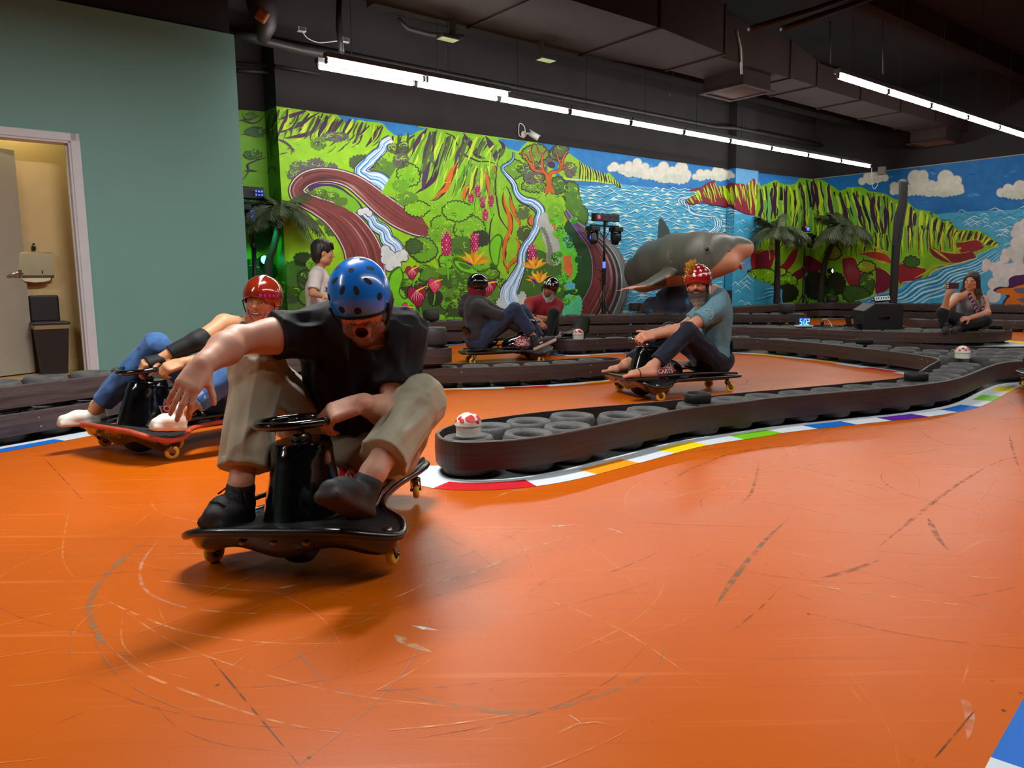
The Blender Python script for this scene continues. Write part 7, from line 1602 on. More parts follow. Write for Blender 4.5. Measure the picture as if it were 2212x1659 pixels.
S.ell(hip + V3((0, 0, -.03)), (.16, .16, .12), None, .05); solid_obj('jeans', S, .009, M_jean4, man4)
for hl, te, u, nm in ((he4, to4, (-.4, 0, 1), 1), (he4b, to4b, (0, 0, 1), 0)):
    S = Solid(); fr = [shoe_solid(S, hl, te, u, 1.1)]; sh = solid_obj('shoe', S, .008, M_shoe, man4, shoe_color(fr, (22, 22, 24), (190, 180, 170)))
    if nm:
        h_, d_, u_, L_ = fr[0]; mb = MB(); sidev = np.cross(d_, u_); sidev = sidev if sidev[1] < 0 else -sidev; c = h_ + d_ * L_ * .42 + sidev * .048 - u_ * .002
        for sg in (-1, 1): mb.tube([tuple(c + d_ * (.018 * math.cos(a)) + u_ * (sg * (.010 - .014 * math.sin(a)) + 0)) for a in np.linspace(.3, 2.84, 9)], .003, M_wst, 5)
        mb.build('shoe_emblem', sh)
M_blkh = mat('black_helmet_shell', (14, 14, 16), rough=.15, coat=.8)
hel = helmet_shell(hd4, M_blkh, parent=man4, rim=-.03, front=.018, back=-.06, **HK)
M_redb = mat('red_bandana', (128, 18, 28), rough=.9, var=.15)
def fullface(S): S.ell(hd4.w((0, .045, -.05)), V3((.07, .07, .075)) * .95, hd4.R, .02)
S = Solid(); S.ell(hd4.w((0, -.005, -.03)), V3((.082, .10, .11)) * .95, hd4.R, .02); S.ell(hd4.w((0, .05, -.055)), V3((.064, .072, .08)) * .95, hd4.R, .03); S.cap(hd4.w((0, 0, -.10)), hd4.w((0, -.01, -.16)), .07, .08, .03, disp=(.006, 10, 16, 2)); S.ell(hd4.w((0, .11, -.0)), V3((.05, .05, .022)) * .95, hd4.R, .01, 's'); solid_obj('bandana', S, .008, M_redb, man4)
straps(hd4, hel)

# ============ 5. man in the red shirt
hip = at(1176, 722, 9.45); hip[2] = .26; neck = at(1180, 646, 9.35); shR, shL = at(1146, 656, 9.3), at(1204, 660, 9.4); hd5 = Head(at(1188, 622, 9.28), (-.30, -.92, -.22), (.26, -.12, .95), .95)
elR, wrR = at(1134, 684, 9.1), at(1156, 690, 8.95); elL, wrL = at(1190, 692, 9.1), at(1148, 684, 9.0)
S = Solid(); head_solid(S, hd5); S.cap(neck, hd5.w((0, -.012, -.06)), .058, .054, .04); R_, up_, x_, y_ = torso_solid(S, hip, neck, shL - shR, (-.3, -1, 0), .175)
for a, e, w_, hdir in ((shR, elR, wrR, at(1176, 704, 8.9)), (shL, elL, wrL, at(1132, 690, 8.95))): S.cap(neck + (a - neck) * .3, a, .05, .056, .05); S.cap(a, e, .05, .042, .03); S.cap(e, w_, .043, .028, .02); hand_solid(S, w_, hdir - w_, (0, -.7, .7), (0, 0, 1), (.3, .35, .4, .4), .98)
hR, hL = hip + V3((-.09, -.02, -.02)), hip + V3((.09, -.02, -.02)); knL, anL = at(1196, 676, 9.05), at(1182, 730, 8.95); knR, anR = at(1128, 700, 9.05), at(1126, 740, 8.95)
for a, k_, e in ((hR, knR, anR), (hL, knL, anL)): S.cap(a, k_, .08, .056, .04); S.cap(k_, e, .046, .034, .03)
man5 = person(S, hd5, .0072, 'man in red t-shirt with grey neck scarf and black patterned helmet, behind the grey-jacketed rider', face_color(hd5, (176, 124, 92), (140, 80, 70), (36, 28, 24), (40, 32, 28), None, 'closed', .6), (hip[0], hip[1], 0))
eyes(hd5, man5)
M_tee5 = cloth('red_tshirt', (138, 26, 36), .85)
S = Solid(); torso_solid(S, hip, neck, shL - shR, (-.3, -1, 0), .175, .016, (.007, 4, 10, 8))
for a, e in ((shR, elR), (shL, elL)): S.cap(neck + (a - neck) * .25, a, .07, .074, .05); b = a + (e - a) * .7; S.cap(a, e, .069, .064, .04, clips=[(b, e - a)], disp=(.005, 6, 12, 3))
solid_obj('t_shirt', S, .009, M_tee5, man5)
M_blkp = cloth('black_trousers', (16, 15, 17), .8)
S = Solid()
for a, k_, e in ((hR, knR, anR), (hL, knL, anL)): S.cap(a, k_, .09, .066, .04); S.cap(k_, e, .064, .055, .03, clips=[(e, e - k_)])
S.ell(hip + V3((0, 0, -.02)), (.16, .14, .12), None, .05); solid_obj('trousers', S, .009, M_blkp, man5)
for e, tx in ((anL, -.05), (anR, -.05)): S = Solid(); fr = [shoe_solid(S, e + V3((.01, .03, -.05)), e + V3((tx, -.22, -.06)), (0, 0, 1), 1.05)]; solid_obj('shoe', S, .009, M_shoe, man5, shoe_color(fr, (24, 24, 26), (60, 58, 56)))
mb = MB(); u = unit(wrL - elL); mb.lathe([(.033, -.012), (.036, 0), (.033, .012)], M_strap, 16, frame(wrL - u * .04, (1, 0, .1), u)); mb.box(tuple(wrL - u * .04 + V3((0, -.034, .012))), (.034, .014, .036), M_strap, bev=.006); mb.build('watch', man5)
hel = helmet_shell(hd5, M_blkh, parent=man5, rim=-.03, front=.022, back=-.055, **HK)
for a, e, w_, tw in ((1.2, .35, .006, .3), (1.5, .40, .006, -.3), (1.75, .35, .006, .5), (1.0, .42, .005, 0), (1.6, .7, .006, .2), (1.3, .75, .006, -.5), (.8, .3, .006, .4), (2.1, .4, .006, 0)): mb = MB(); shell_patch(mb, hd5, a, e, w_, .018, M_wst, tw=tw); conform(mb, hd5); mb.build('lettering', hel)
M_scarf = mat('grey_bandana', (166, 160, 162), rough=.9, var=.5, vscale=50); hood(hd5, 'neck_scarf', M_scarf, man5, .009); straps(hd5, hel)

# ============ 6. boy standing at the far left
hd6 = Head(at(698, 546, 6.95), (.88, .30, -.12), (.10, .05, .99), .90); neck = at(688, 584, 6.97); hip = at(685, 704, 6.97); fz = 0.0; gx, gy = hip[0], hip[1]
shR, shL = at(682, 596, 6.84), at(692, 594, 7.1); elR, wrR = at(676, 634, 6.76), at(700, 640, 6.66); elL, wrL = at(694, 640, 7.12), at(712, 642, 7.0)
S = Solid(); head_solid(S, hd6, 'closed', True); S.cap(neck - V3((0, 0, .02)), hd6.w((0, -.012, -.06)), .042, .042, .03); R_, up_, x_, y_ = torso_solid(S, hip, neck, shL - shR, (.9, .3, 0), .13, hw=.115, dep=.8)
for a, e, w_ in ((shR, elR, wrR), (shL, elL, wrL)): S.cap(neck + (a - neck) * .3, a, .036, .040, .03); S.cap(a, e, .036, .030, .02); S.cap(e, w_, .031, .022, .02); hand_solid(S, w_, (w_ - e) * 1.0, (0, -.2, .9), (.5, -.6, 0), (.3, .3, .3, .3), .78)
for q in (-1, 1): a = hip + V3((.02 * q, -.06 * q, -.02)); k_ = np.array([a[0] + .02, a[1], hip[2] * .52]); e = np.array([a[0], a[1], .09]); S.cap(a, k_, .062, .046, .03); S.cap(k_, e, .046, .032, .03); S.cap(e - V3((.02, 0, .055)), e + V3((.13, .02, -.06)), .026, .024, .02)
boy = person(S, hd6, .009, 'dark-haired boy in white printed t-shirt standing in front of the mural', face_color(hd6, (192, 140, 104), (176, 96, 84), (40, 28, 24)), (gx, gy, 0)); eyes(hd6, boy, r=.0118)
S = Solid(); s6 = hd6.s
S.ell(hd6.w((0, -.016, .044)), V3((.088, .108, .098)) * s6, hd6.R, .02, disp=(.004, 10, 40, 3)); S.ell(hd6.w((0, -.05, -.03)), V3((.080, .062, .085)) * s6, hd6.R, .03, disp=(.004, 10, 40, 1)); S.ell(hd6.w((0, .098, -.035)), V3((.10, .062, .085)) * s6, hd6.R, .015, 's')
for q in (-1, 1): S.ell(hd6.w((q * .085, .012, -.03)), V3((.03, .026, .045)) * s6, hd6.R, .01, 's')
for k in range(9): x = (k - 4) * .016; S.cap(hd6.w((x, .07, .095)), hd6.w((x * 1.1, .094, .042 + .004 * (k % 3))), .015 * s6, .006 * s6, .008)
M_hairb = mat('dark_brown_hair', (30, 21, 17), rough=.45, var=.25, vscale=30, bump=.35, bscale=120, stretch=(1, 1, .2)); solid_obj('hair', S, .007, M_hairb, boy)
M_wt = cloth('white_tshirt', (206, 198, 192), .9)
S = Solid(); torso_solid(S, hip + V3((0, 0, -.05)), neck, shL - shR, (.9, .3, 0), .13, .018, (.008, 4, 12, 3), hw=.125, dep=.85)
for a, e in ((shR, elR), (shL, elL)): S.cap(neck + (a - neck) * .25, a, .055, .056, .04); b = a + (e - a) * .78; S.cap(a, e, .054, .056, .03, clips=[(b, e - a)])
S.ell(hip + V3((0, 0, -.06)), (.14, .12, .10), None, .05, clips=[(hip + V3((0, 0, -.12)), (0, 0, -1))]); ts = solid_obj('t_shirt', S, .008, M_wt, boy, clips=[(hip + V3((0, 0, -.12)), (0, 0, -1))])
mb = MB(); tb = BVHTree.FromObject(ts, bpy.context.evaluated_depsgraph_get()); M_ink = mat('shirt_ink', (34, 34, 34), rough=.8)
for k in range(26):
    o_ = at(709 + rnd.uniform(-6, 7), 608 + k * 2.2, 6.3); dv_ = unit(o_ - CAM); Mi = ts.matrix_world.inverted(); hit = tb.ray_cast(Mi @ Vector(CAM), (Mi.to_3x3() @ Vector(dv_)).normalized())
    if hit[0] is not None:
        p = ts.matrix_world @ hit[0]; n_ = (ts.matrix_world.to_3x3() @ hit[1]).normalized(); mb.disc(p + n_ * .003, n_, rnd.uniform(.006, .016), M_ink, 6, ry=rnd.uniform(.004, .009))
if mb.v: mb.build('print', ts)
M_gs = cloth('grey_shorts', (96, 92, 96)); S = Solid()
for q in (-1, 1): a = hip + V3((.02 * q, -.06 * q, -.03)); k_ = np.array([a[0] + .02, a[1], hip[2] * .5]); S.cap(a, k_, .084, .078, .03, clips=[(k_ + V3((0, 0, .02)), (0, 0, -1))])
solid_obj('shorts', S, .009, M_gs, boy)
for q in (-1, 1): S = Solid(); a = hip + V3((.02 * q, -.06 * q, 0)); fr = [shoe_solid(S, (a[0] - .04, a[1], .045), (a[0] + .17, a[1] + .05, .045), (0, 0, 1), .85)]; solid_obj('shoe', S, .009, M_shoe, boy, shoe_color(fr, (60, 60, 64), (190, 188, 184)))

# ============ 7. woman taking a picture, sitting on the tyre island
zt = .172; hip = at(2090, 694, 9.90); hip[2] = .30; neck = at(2096, 636, 9.82); shR, shL = at(2066, 643, 9.72), at(2124, 648, 9.88); hd7 = Head(at(2099, 607, 9.76), (-.72, -.66, -.16), (.02, -.10, .99), .93)
elR, wrR = at(2040, 668, 9.50), at(2048, 634, 9.42); elL, wrL = at(2132, 676, 9.70), at(2092, 688, 9.50)
S = Solid(); head_solid(S, hd7, 'closed', True, .6); S.cap(neck - V3((0, 0, .02)), hd7.w((0, -.012, -.06)), .05, .048, .03); TF7 = (-.45, -.9, 0); R_, up_, x_, y_ = torso_solid(S, hip, neck, shL - shR, TF7, .16, chest=1)
for a, e, w_ in ((shR, elR, wrR), (shL, elL, wrL)): S.cap(neck + (a - neck) * .3, a, .046, .054, .04); S.cap(a, e, .054, .044, .03); S.cap(e, w_, .044, .027, .02)
hand_solid(S, wrR, (.18, -.15, 1), (-.75, -.5, .1), (.5, .1, .3), (.9, 1.0, 1.0, 1.0), .92, .3); hand_solid(S, wrL, at(2072, 688, 9.44) - wrL, (0, -.6, .8), (0, -.4, .5), (.7, .9, 1.0, 1.0), .92, .3)
hR, hL = hip + V3((-.09, -.03, -.03)), hip + V3((.09, -.03, -.03)); knR, anR = at(2036, 676, 9.50), at(2038, 708, 9.45); knL, anL = at(2128, 698, 9.62), at(2070, 706, 9.48)
knL[2] = .30; anL[2] = .235; anR[2] = .26
for a, k_, e in ((hR, knR, anR), (hL, knL, anL)): S.cap(a, k_, .085, .06, .04); S.cap(k_, e, .046, .034, .03)
lady = person(S, hd7, .0068, 'long-haired woman with a flower lei sitting on the tyre island taking a picture', face_color(hd7, (200, 144, 112), (184, 96, 92), (46, 32, 26)), (hip[0], hip[1], zt)); eyes(hd7, lady, (-.2, 1, -.3), .0108)
S = Solid(); s7 = hd7.s
S.ell(hd7.w((0, -.018, .040)), V3((.087, .106, .098)) * s7, hd7.R, .02, disp=(.003, 6, 40, 3)); S.cap(hd7.w((0, -.06, .0)), hd7.w((0, -.075, -.22)), .075 * s7, .085 * s7, .04, disp=(.006, 4, 26, 2)); S.ell(hd7.w((0, .096, -.028)), V3((.066, .072, .10)) * s7, hd7.R, .012, 's')
for q, l_ in ((-1, 1.0), (1, 1.15)): S.cap(hd7.w((q * .075, .0, .02)), hd7.w((q * .082, -.01, -.14)), .028 * s7, .036 * s7, .02, disp=(.004, 4, 30, 4)); S.cap(hd7.w((q * .082, -.01, -.14)), hd7.w((q * .10, -.015, -.33 * l_)), .040 * s7, .034 * s7, .03, disp=(.007, 4, 26, 5)); S.cap(hd7.w((q * .095, -.02, -.30 * l_)), hd7.w((q * .10, -.03, -.42 * l_)), .036 * s7, .014 * s7, .03, disp=(.006, 4, 26, 7))
S.ell(hd7.w((0, .005, -.03)), V3((.070, .088, .11)) * s7, hd7.R, .004, 's')
def hair_col(V): L = hd7.loc(V); return blend(np.tile(np.array(lin((40, 27, 22))), (len(V), 1)), np.clip((-.06 - L[:, 2]) / .3, 0, 1), (112, 82, 58))
solid_obj('hair', S, .007, mat('long_brown_hair', attr='Col', rough=.5, var=.25, vscale=20, bump=.4, bscale=90, stretch=(1, 1, .15)), lady, hair_col)
M_td = mat('grey_tie_dye', (118, 120, 122), rough=.9, var=.55, vscale=9)
S = Solid(); torso_solid(S, hip, neck, shL - shR, TF7, .16, .014, (.007, 4, 10, 8), chest=1, hw=.16)
for a in (shR, shL): S.cap(neck + (a - neck) * .62, hip + up_ * .28 + (a - neck) * .45, .04, .06, .04); S.ell(a + (a - neck) * .12, (.064, .064, .085), None, .01, 's')
S.ell(neck + up_ * .01 + y_ * .05, (.085, .09, .085), R_, .01, 's'); solid_obj('tank_top', S, .008, M_td, lady)
S = Solid()
for a, k_, e in ((hR, knR, anR), (hL, knL, anL)): S.cap(a, k_, .098, .072, .04); S.cap(k_, e, .068, .05, .03)
S.ell(hip + V3((0, .01, -.03)), (.18, .16, .125), None, .05); solid_obj('trousers', S, .009, cloth('black_leggings', (16, 17, 22), .8), lady)
for e, dx in ((anR, -.06), (anL, -.16)): S = Solid(); fr = [shoe_solid(S, (e[0] + .03, e[1] + .01, zt + .048), (e[0] + dx, e[1] - .17, zt + .048), (0, 0, 1), .9)]; solid_obj('shoe', S, .009, M_shoe, lady, shoe_color(fr, (20, 20, 22), (30, 30, 32)))
M_lei = [mat('lei_purple', (84, 24, 66), rough=.8), mat('lei_pink', (206, 150, 170), rough=.8)]
cvs = bpy.context.evaluated_depsgraph_get()
lp = [neck + x_ * q * .085 + y_ * (.05 + f_) + up_ * zz for q, f_, zz in ((-1, .0, .03), (-1.0, .055, -.06), (-.7, .09, -.15), (-.2, .105, -.22), (.25, .105, -.23), (.75, .085, -.15), (1.0, .05, -.05), (1, -.01, .03))]
lc = resample(catmull(lp, 6), .013); lei = None
for k in range(2):
    mb = MB()
    for i, p in enumerate(lc):
        if (i // 2) % 2 != k: continue
        for j in range(5):
            a = j * 2 * math.pi / 5 + i; q = p + y_ * .012 + x_ * math.cos(a) * .016 + up_ * math.sin(a) * .016; mb.ball(tuple(q), (.013, .013, .009), M_lei[k], 6)
    o = mb.build('lei_flowers', lady); o['kind'] = 'stuff'
# the phone she holds is its own thing
ph = at(2056, 617, 9.38); dph = unit((.70, .68, .1)); mb = MB(); xx = unit(np.cross(dph, (0, 0, 1))); Rm = Matrix([list(-xx), list(dph), [0, 0, 1]]).transposed()
phone = empty('phone', ph, 'phone in a dark purple case held up by the seated woman', 'phone'); mb.box(tuple(ph), (.155, .011, .076), mat('phone_case', (56, 20, 40), rough=.4), rot=Rm, bev=.005); mb.build('case', phone)
mb = MB(); mb.box(tuple(ph + (-xx) * .052 - dph * .007), (.036, .005, .060), mat('camera_island', (204, 186, 160), rough=.3), rot=Rm, bev=.004)
for q in (-1, 1): mb.disc(tuple(ph + (-xx) * .052 - dph * .0102 + V3((0, 0, q * .014))), tuple(-dph), .010, M_kblack, 14)
mb.build('camera_island', phone)
# the white shoe of the rider entering at the right
S = Solid(); pa = kl(K6, (.255, -.10, .20)); pb = kl(K6, (.285, .14, .215)); fr = [shoe_solid(S, pa, pb, (0, 0, 1), 1.0)]; o = solid_obj('sneaker', S, .006, M_shoe, None, shoe_color(fr, (206, 206, 204), (30, 34, 40))); tag(o, 'white sneaker with dark sole on the kart deck at the right edge', 'shoe')
# ------------------------------------------------------------------ ducts and other things under the ceiling
M_duct = mat('duct_dark_paint', (46, 36, 35), spec=.1, rough=.9, var=.12, vscale=2, bump=.1, bscale=12)
t = empty('air_duct', uwz(11, 6.36, 3.6), 'long dark rectangular air duct running across under the black ceiling', 'duct')
def sect(u0, u1, w0, w1, zb, zt0, zt1, w0b=None, w1b=None):
    w0b = w0 if w0b is None else w0b; w1b = w1 if w1b is None else w1b; mb = MB()
    vs = [(u0, w0, zb), (u1, w0b, zb), (u1, w1b, zb), (u0, w1, zb), (u0, w0, zt0), (u1, w0b, zt1), (u1, w1b, zt1), (u0, w1, zt0)]
    mb.add(vs, [(3, 2, 1, 0), (4, 5, 6, 7), (0, 1, 5, 4), (1, 2, 6, 5), (2, 3, 7, 6), (3, 0, 4, 7)], M_duct, False, UW); mb.build('duct_section', t)
    mb = MB()
    for a, b in ((w0b - .02, w1b + .02),): mb.box((u1, (a + b) / 2, zb - .008), (.035, b - a, .02), M_duct, UW); mb.box((u1, a + .008, (zb + zt1) / 2), (.035, .018, zt1 - zb), M_duct, UW)
    mb.build('flange', t)
for u0, u1 in ((1.5, 3.4), (3.4, 5.2), (5.2, 6.9)): sect(u0, u1, 5.75, 7.0, 3.62, 4.25, 4.25)
sect(6.9, 8.3, 5.75, 6.98, 3.62, 4.25, 4.2, 5.9, 6.8); sect(8.3, 9.93, 5.98, 6.74, 3.60, 4.12, 4.10); sect(9.93, 10.64, 5.98, 6.72, 3.60, 4.10, 3.94)
for k in range(4): sect(10.64 + k * 1.385, 10.64 + (k + 1) * 1.385, 6.02, 6.72, 3.60, 3.94, 3.93)
def grille(u0, u1, w0, w1, zt, zb, label):
    g = empty('air_vent', uwz((u0 + u1) / 2, (w0 + w1) / 2, zb), label, 'vent'); mb = MB()
    for a in ((u0, u1, w0, w0 + .012), (u0, u1, w1 - .012, w1), (u0, u0 + .012, w0, w1), (u1 - .012, u1, w0, w1)): uwbox(mb, *a, zb, zt, M_duct)
    mb.build('collar', g); mb = MB(); e = .05
    for a in ((u0 - e, u1 + e, w0 - e, w0 + .02), (u0 - e, u1 + e, w1 - .02, w1 + e), (u0 - e, u0 + .02, w0, w1), (u1 - .02, u1 + e, w0, w1)): uwbox(mb, *a, zb - .015, zb, M_duct)
    mb.build('flange', g)
    for k in range(10):
        mb = MB(); uu = u0 + (u1 - u0) * (k + .5) / 10; mb.box((uu, (w0 + w1) / 2, zb + .012), (.05, w1 - w0 - .03, .006), mat('vent_louver', (66, 38, 32), rough=.5), UW, rot=Matrix.Rotation(.6, 3, 'Y')); mb.build('louver', g)
grille(8.98, 9.62, 6.08, 6.70, 3.6, 3.40, 'square ceiling vent below the duct with reddish louvers, nearer one'); grille(15.4, 16.05, 6.05, 6.70, 3.6, 3.38, 'square ceiling vent at the far end of the duct')
M_green = mat('pale_green_underside', (150, 176, 110), rough=.4)
for i, (px, py, sx, sy) in enumerate(((968, 86, 985, 30), (1180, 131, 1160, 84))):
    p = onW(px, py, 6.9); q = np.array([p @ WX, p @ WN, p[2]]); tt = empty('signal_box', p, ('small dark box with pale underside hanging from the duct, left one', 'small dark box with pale underside hanging from the duct, right one')[i], 'box'); M = UW @ Matrix.Translation((q[0], q[1], q[2]))
    mb = MB(); mb.box((0, 0, .02), (.22, .13, .035), M_house, M, .004); mb.build('body', tt); mb = MB(); mb.box((0, 0, .001), (.205, .115, .003), M_green, M); mb.build('underside', tt); mb = MB(); mb.box((-.08 if i else .06, 0, .2), (.05, .05, .35), M_house, M); mb.build('bracket', tt)
def pipe(label, pts, r, m=M_duct, name='pipe'): mb = MB(); mb.tube([tuple(p) for p in pts], r, m, 10); tag(mb.build(name), label, name.split('_')[-1])
M_pipe = mat('pipe_dark', (44, 42, 44), rough=.5, var=.1)
pipe('dark conduit running along the black wall above the mural', [uwz(2.9, 9.03, 3.72), uwz(12.4, 9.03, 3.72), uwz(12.9, 8.86, 3.72), uwz(16.1, 8.86, 3.72)], .035, M_pipe)
pipe('thick dark pipe crossing above the left recess', [onW(508, 71, 8.2), onW(560, 86, 8.2), onW(650, 108, 8.2), onW(738, 124, 8.2)], .05, M_pipe); pipe('thin conduit below the thick pipe in the left recess', [onW(512, 137, 9.3), onW(595, 143, 9.3), onW(596, 143, 9.0), onW(690, 160, 9.0)], .022, M_pipe)
pipe('thin conduit above the mural edge in the left recess', [onW(513, 152, 9.3), onW(595, 158, 9.3)], .022, M_pipe)
pipe('dark pipe with elbow hanging near the duct', [onW(1000, 80, 8.0), onW(930, 75, 8.0), onW(880, 62, 8.0), onW(860, 40, 8.0)], .03, M_pipe)
pipe('upper dark pipe running to the right below the ceiling', [onW(1620, 62, 4.6), onW(1760, 20, 4.6), onW(1900, -30, 4.6)], .03, M_pipe); pipe('dark pipe beside the upper right pipe', [onW(1690, 62, 4.4), onW(1800, 24, 4.4), onW(1910, -14, 4.4)], .03, M_pipe)
mb = MB(); p = [onW(560, -30, 7.9), onW(568, 20, 7.9), onW(575, 60, 7.9), onW(566, 90, 7.9)]; mb.tube([tuple(q) for q in p], [.16, .15, .10, .05], M_pipe, 14); tt = tag(mb.build('ceiling_bracket'), 'dark hanging pipe stub with a rusty clamp above the teal wall end', 'bracket')
mb = MB(); c = onW(566, 34, 7.75); mb.box(tuple(c), (.12, .05, .12), mat('rusty_clamp', (150, 84, 40), rough=.6, var=.3), rot=Matrix.Rotation(.6, 3, 'Y'), bev=.02); mb.build('clamp', tt)
M_jb = mat('junction_box', (150, 146, 140), rough=.5)
ja, jb = onW(651, 64, 8.0), onW(745, 87, 8.0)
for p, l_ in ((ja, 'small pale junction box on the left of the white cable'), (jb, 'small pale junction box on the right of the white cable')): mb = MB(); q = (p @ WX, p @ WN, p[2]); mb.box(q, (.09, .05, .05), M_jb, UW, .006); mb.box((q[0], q[1] - .027, q[2]), (.07, .004, .035), M_pipe, UW); tag(mb.build('junction_box'), l_, 'box')
pipe('white cable sagging between two junction boxes', catmull([ja, onW(664, 82, 8.0), onW(690, 92, 8.0), onW(722, 89, 8.0), jb], 6), .006, M_jb, 'cable')
pipe('black vertical pipe hanging above the tube lights', [onW(733, -10, 7.6), onW(731, 60, 7.6), onW(738, 112, 7.5)], .03, M_pipe)
pipe('pair of thin wires dangling below the duct', [onW(1452, 150, 6.74), onW(1455, 172, 6.74), onW(1449, 200, 6.74), onW(1447, 207, 6.74)], .005, M_pipe, 'wire')
pipe('grey cable looping down the side of the duct', [onU(1580, 50, 9.3), onW(1592, 70, 5.96), onW(1600, 105, 5.96), onW(1602, 160, 5.96)], .016, M_jb, 'cable')
# security camera on the black wall
p = onW(1131, 290, 9.09); t = empty('security_camera', p, 'white security camera on the black wall above the mural', 'camera'); M_wcam = mat('camera_white', (214, 214, 212), rough=.35)
mb = MB(); mb.lathe([(0, .03), (.04, .028), (.05, .0)], M_wcam, 20, frame(p, WX, -WN)); mb.tube([tuple(p), tuple(p - WN * .07 + V3((0, 0, .0))), tuple(p - WN * .11 + WX * .03)], .016, M_wcam, 10); mb.build('mount', t)
d = unit(WX * .7 - WN * .45 - V3((0, 0, .45))); b0 = p - WN * .12 + WX * .02; mb = MB(); mb.tube([tuple(b0), tuple(b0 + d * .15)], .042, M_wcam, 16); mb.box(tuple(b0 + d * .09 + V3((0, 0, .045))), (.05, .19, .008), M_wcam, rot=Matrix([list(np.cross(d, (0, 0, 1))), list(d), list(np.cross(np.cross(d, (0, 0, 1)), d))]).transposed(), bev=.003); mb.disc(tuple(b0 + d * .1505), tuple(d), .034, M_kblack, 16); mb.build('body', t)
mb = MB(); mb.tube([tuple(q) for q in catmull([p + WX * .0 + V3((0, 0, -.05)), p - WX * .10 - WN * .01 + V3((0, 0, -.02)), p - WX * .09 - WN * .01 + V3((0, 0, .14)), p - WX * .0 - WN * .01 + V3((0, 0, .12)), p + WX * .02 - WN * .02 + V3((0, 0, .03))], 6)], .007, M_wcam, 8); mb.build('cable', t)
p = onU(1905, 372, 16.15); mb = MB(); mb.box((p @ WX, p @ WN, p[2] + .03), (.10, .14, .16), M_jb, UW, .01); tag(mb.build('wall_box'), 'small pale box on top of the right hand mural', 'box')
pipe('white cord hanging from the end of the tube lights', catmull([onU(1883, 362, 15.2), onU(1884, 398, 15.4), onU(1889, 408, 15.5), onU(1896, 399, 15.5)], 5), .006, M_wcam, 'cord')
t = tag(MB().lathe([(.13, 0), (.15, .01), (.15, .05), (.10, .05), (.09, .02), (.05, .03), (0, .03)], M_duct, 24, frame(fl(2160, 258, 3.8), WX, (0, 0, -1))).build('ceiling_fan'), 'small round fan under the ceiling at the right', 'fan')
pipe('thin ceiling hanger rod beside the duct end', [onW(1793, 45, 6.0), onW(1793, 140, 6.0)], .008, M_pipe, 'rod'); pipe('thin hanger rod right of the short light row', [onW(1907, 20, 5.2), onW(1907, 160, 5.2)], .006, M_pipe, 'rod')
mb = MB(); uwbox(mb, 2.9, 16.2, 4.95, 5.15, 4.3, 4.6, M_ceil); tag(mb.build('trim_3'), kind='structure'); mb = MB(); uwbox(mb, 8.0, 16.2, 2.2, 2.4, 4.25, 4.6, M_ceil); tag(mb.build('trim_4'), kind='structure')
mb = MB(); uwbox(mb, 4.6, 16.2, 7.9, 8.15, 4.0, 4.6, M_black); tag(mb.build('trim_5'), kind='structure')
# ------------------------------------------------------------------ palms, light stands, speakers, shark and small things
M_frond = mat('palm_frond', (66, 78, 48), rough=.6, var=.3, vscale=6); M_trunk = mat('palm_trunk', (40, 34, 32), rough=.8, var=.3, vscale=30, bump=.4, bscale=60)
def frond_mesh(L_, droop, seed):
    r = random.Random(seed); mb = MB(); P = []
    for i in range(9): s = i / 8; P.append((L_ * (s - .12 * droop * s * s), 0, L_ * (.42 * s - droop * s * s)))
    mb.tube(P, [.009 - .006 * i / 8 for i in range(9)], M_frond, 5)
    for i in range(22):
        s = .10 + .9 * i / 22; k = min(7, int(s * 8)); u = s * 8 - k; b = Vector(P[k]).lerp(Vector(P[k + 1]), u); tg = (Vector(P[k + 1]) - Vector(P[k])).normalized(); ll = L_ * .40 * math.sin(math.pi * min(1, .12 + s * .86)) ** .7
        for q in (-1, 1):
            d = (Vector((0, q, 0)) * .75 + tg * .6 + Vector((0, 0, -.32 + r.uniform(-.15, .1)))).normalized(); tip = b + d * ll + Vector((0, 0, -ll * .15)); w = tg * .011
            mb.add([b - w, b + w, b.lerp(tip, .55) + w * 1.0, tip, b.lerp(tip, .55) - w * 1.0], [(0, 1, 2, 4), (4, 2, 3)], M_frond)
    return mb.mesh('frond')
FR = [frond_mesh(.62, .85, 1), frond_mesh(.56, 1.15, 2), frond_mesh(.50, .35, 3)]
def palm(path_, label, s=1.0, n=15, r0=.055, bias=(0, 0)):
    t = empty('palm_tree', (path_[0][0], path_[0][1], 0), label, 'palm'); P = catmull(path_, 6); mb = MB(); k = len(P); mb.tube([tuple(p) for p in P], [r0 * (1 - .45 * i / (k - 1)) * (1 + .10 * (i % 2)) for i in range(k)], M_trunk, 10); mb.build('trunk', t)
    top = Vector(P[-1]); mb = MB(); mb.ball(tuple(top), (.06, .06, .08), M_trunk, 10); mb.build('crown_base', t)
    for i in range(n):
        o = bpy.data.objects.new('frond', FR[(0, 1, 0, 1, 2)[i % 5]]); C.objects.link(o); o.parent = t; o.location = top - t.location + Vector((0, 0, .02)); a = i * 2.399 + rnd.uniform(-.2, .2)
        o.rotation_euler = (rnd.uniform(-.35, .35), rnd.uniform(-.25, .15) - (.5 if i % 5 == 4 else 0), a); sc_ = s * rnd.uniform(.85, 1.1); o.scale = (sc_,) * 3
b = onW(576, 600, 9.15); bt = b.copy(); bt[2] = .0; palm([bt + WX * -.08, onW(577, 590, 9.1), onW(592, 530, 9.0), onW(608, 458, 8.9)], 'palm with drooping dark fronds in the left recess beside the light stand', .92, 26)
b = onW(1679, 640, 8.85); bt = b.copy(); bt[2] = 0; palm([bt, onW(1679, 600, 8.8), onW(1680, 560, 8.65), onW(1679, 500, 8.5)], 'upright palm left of the right hand light stand', 1.10, 26, .07)
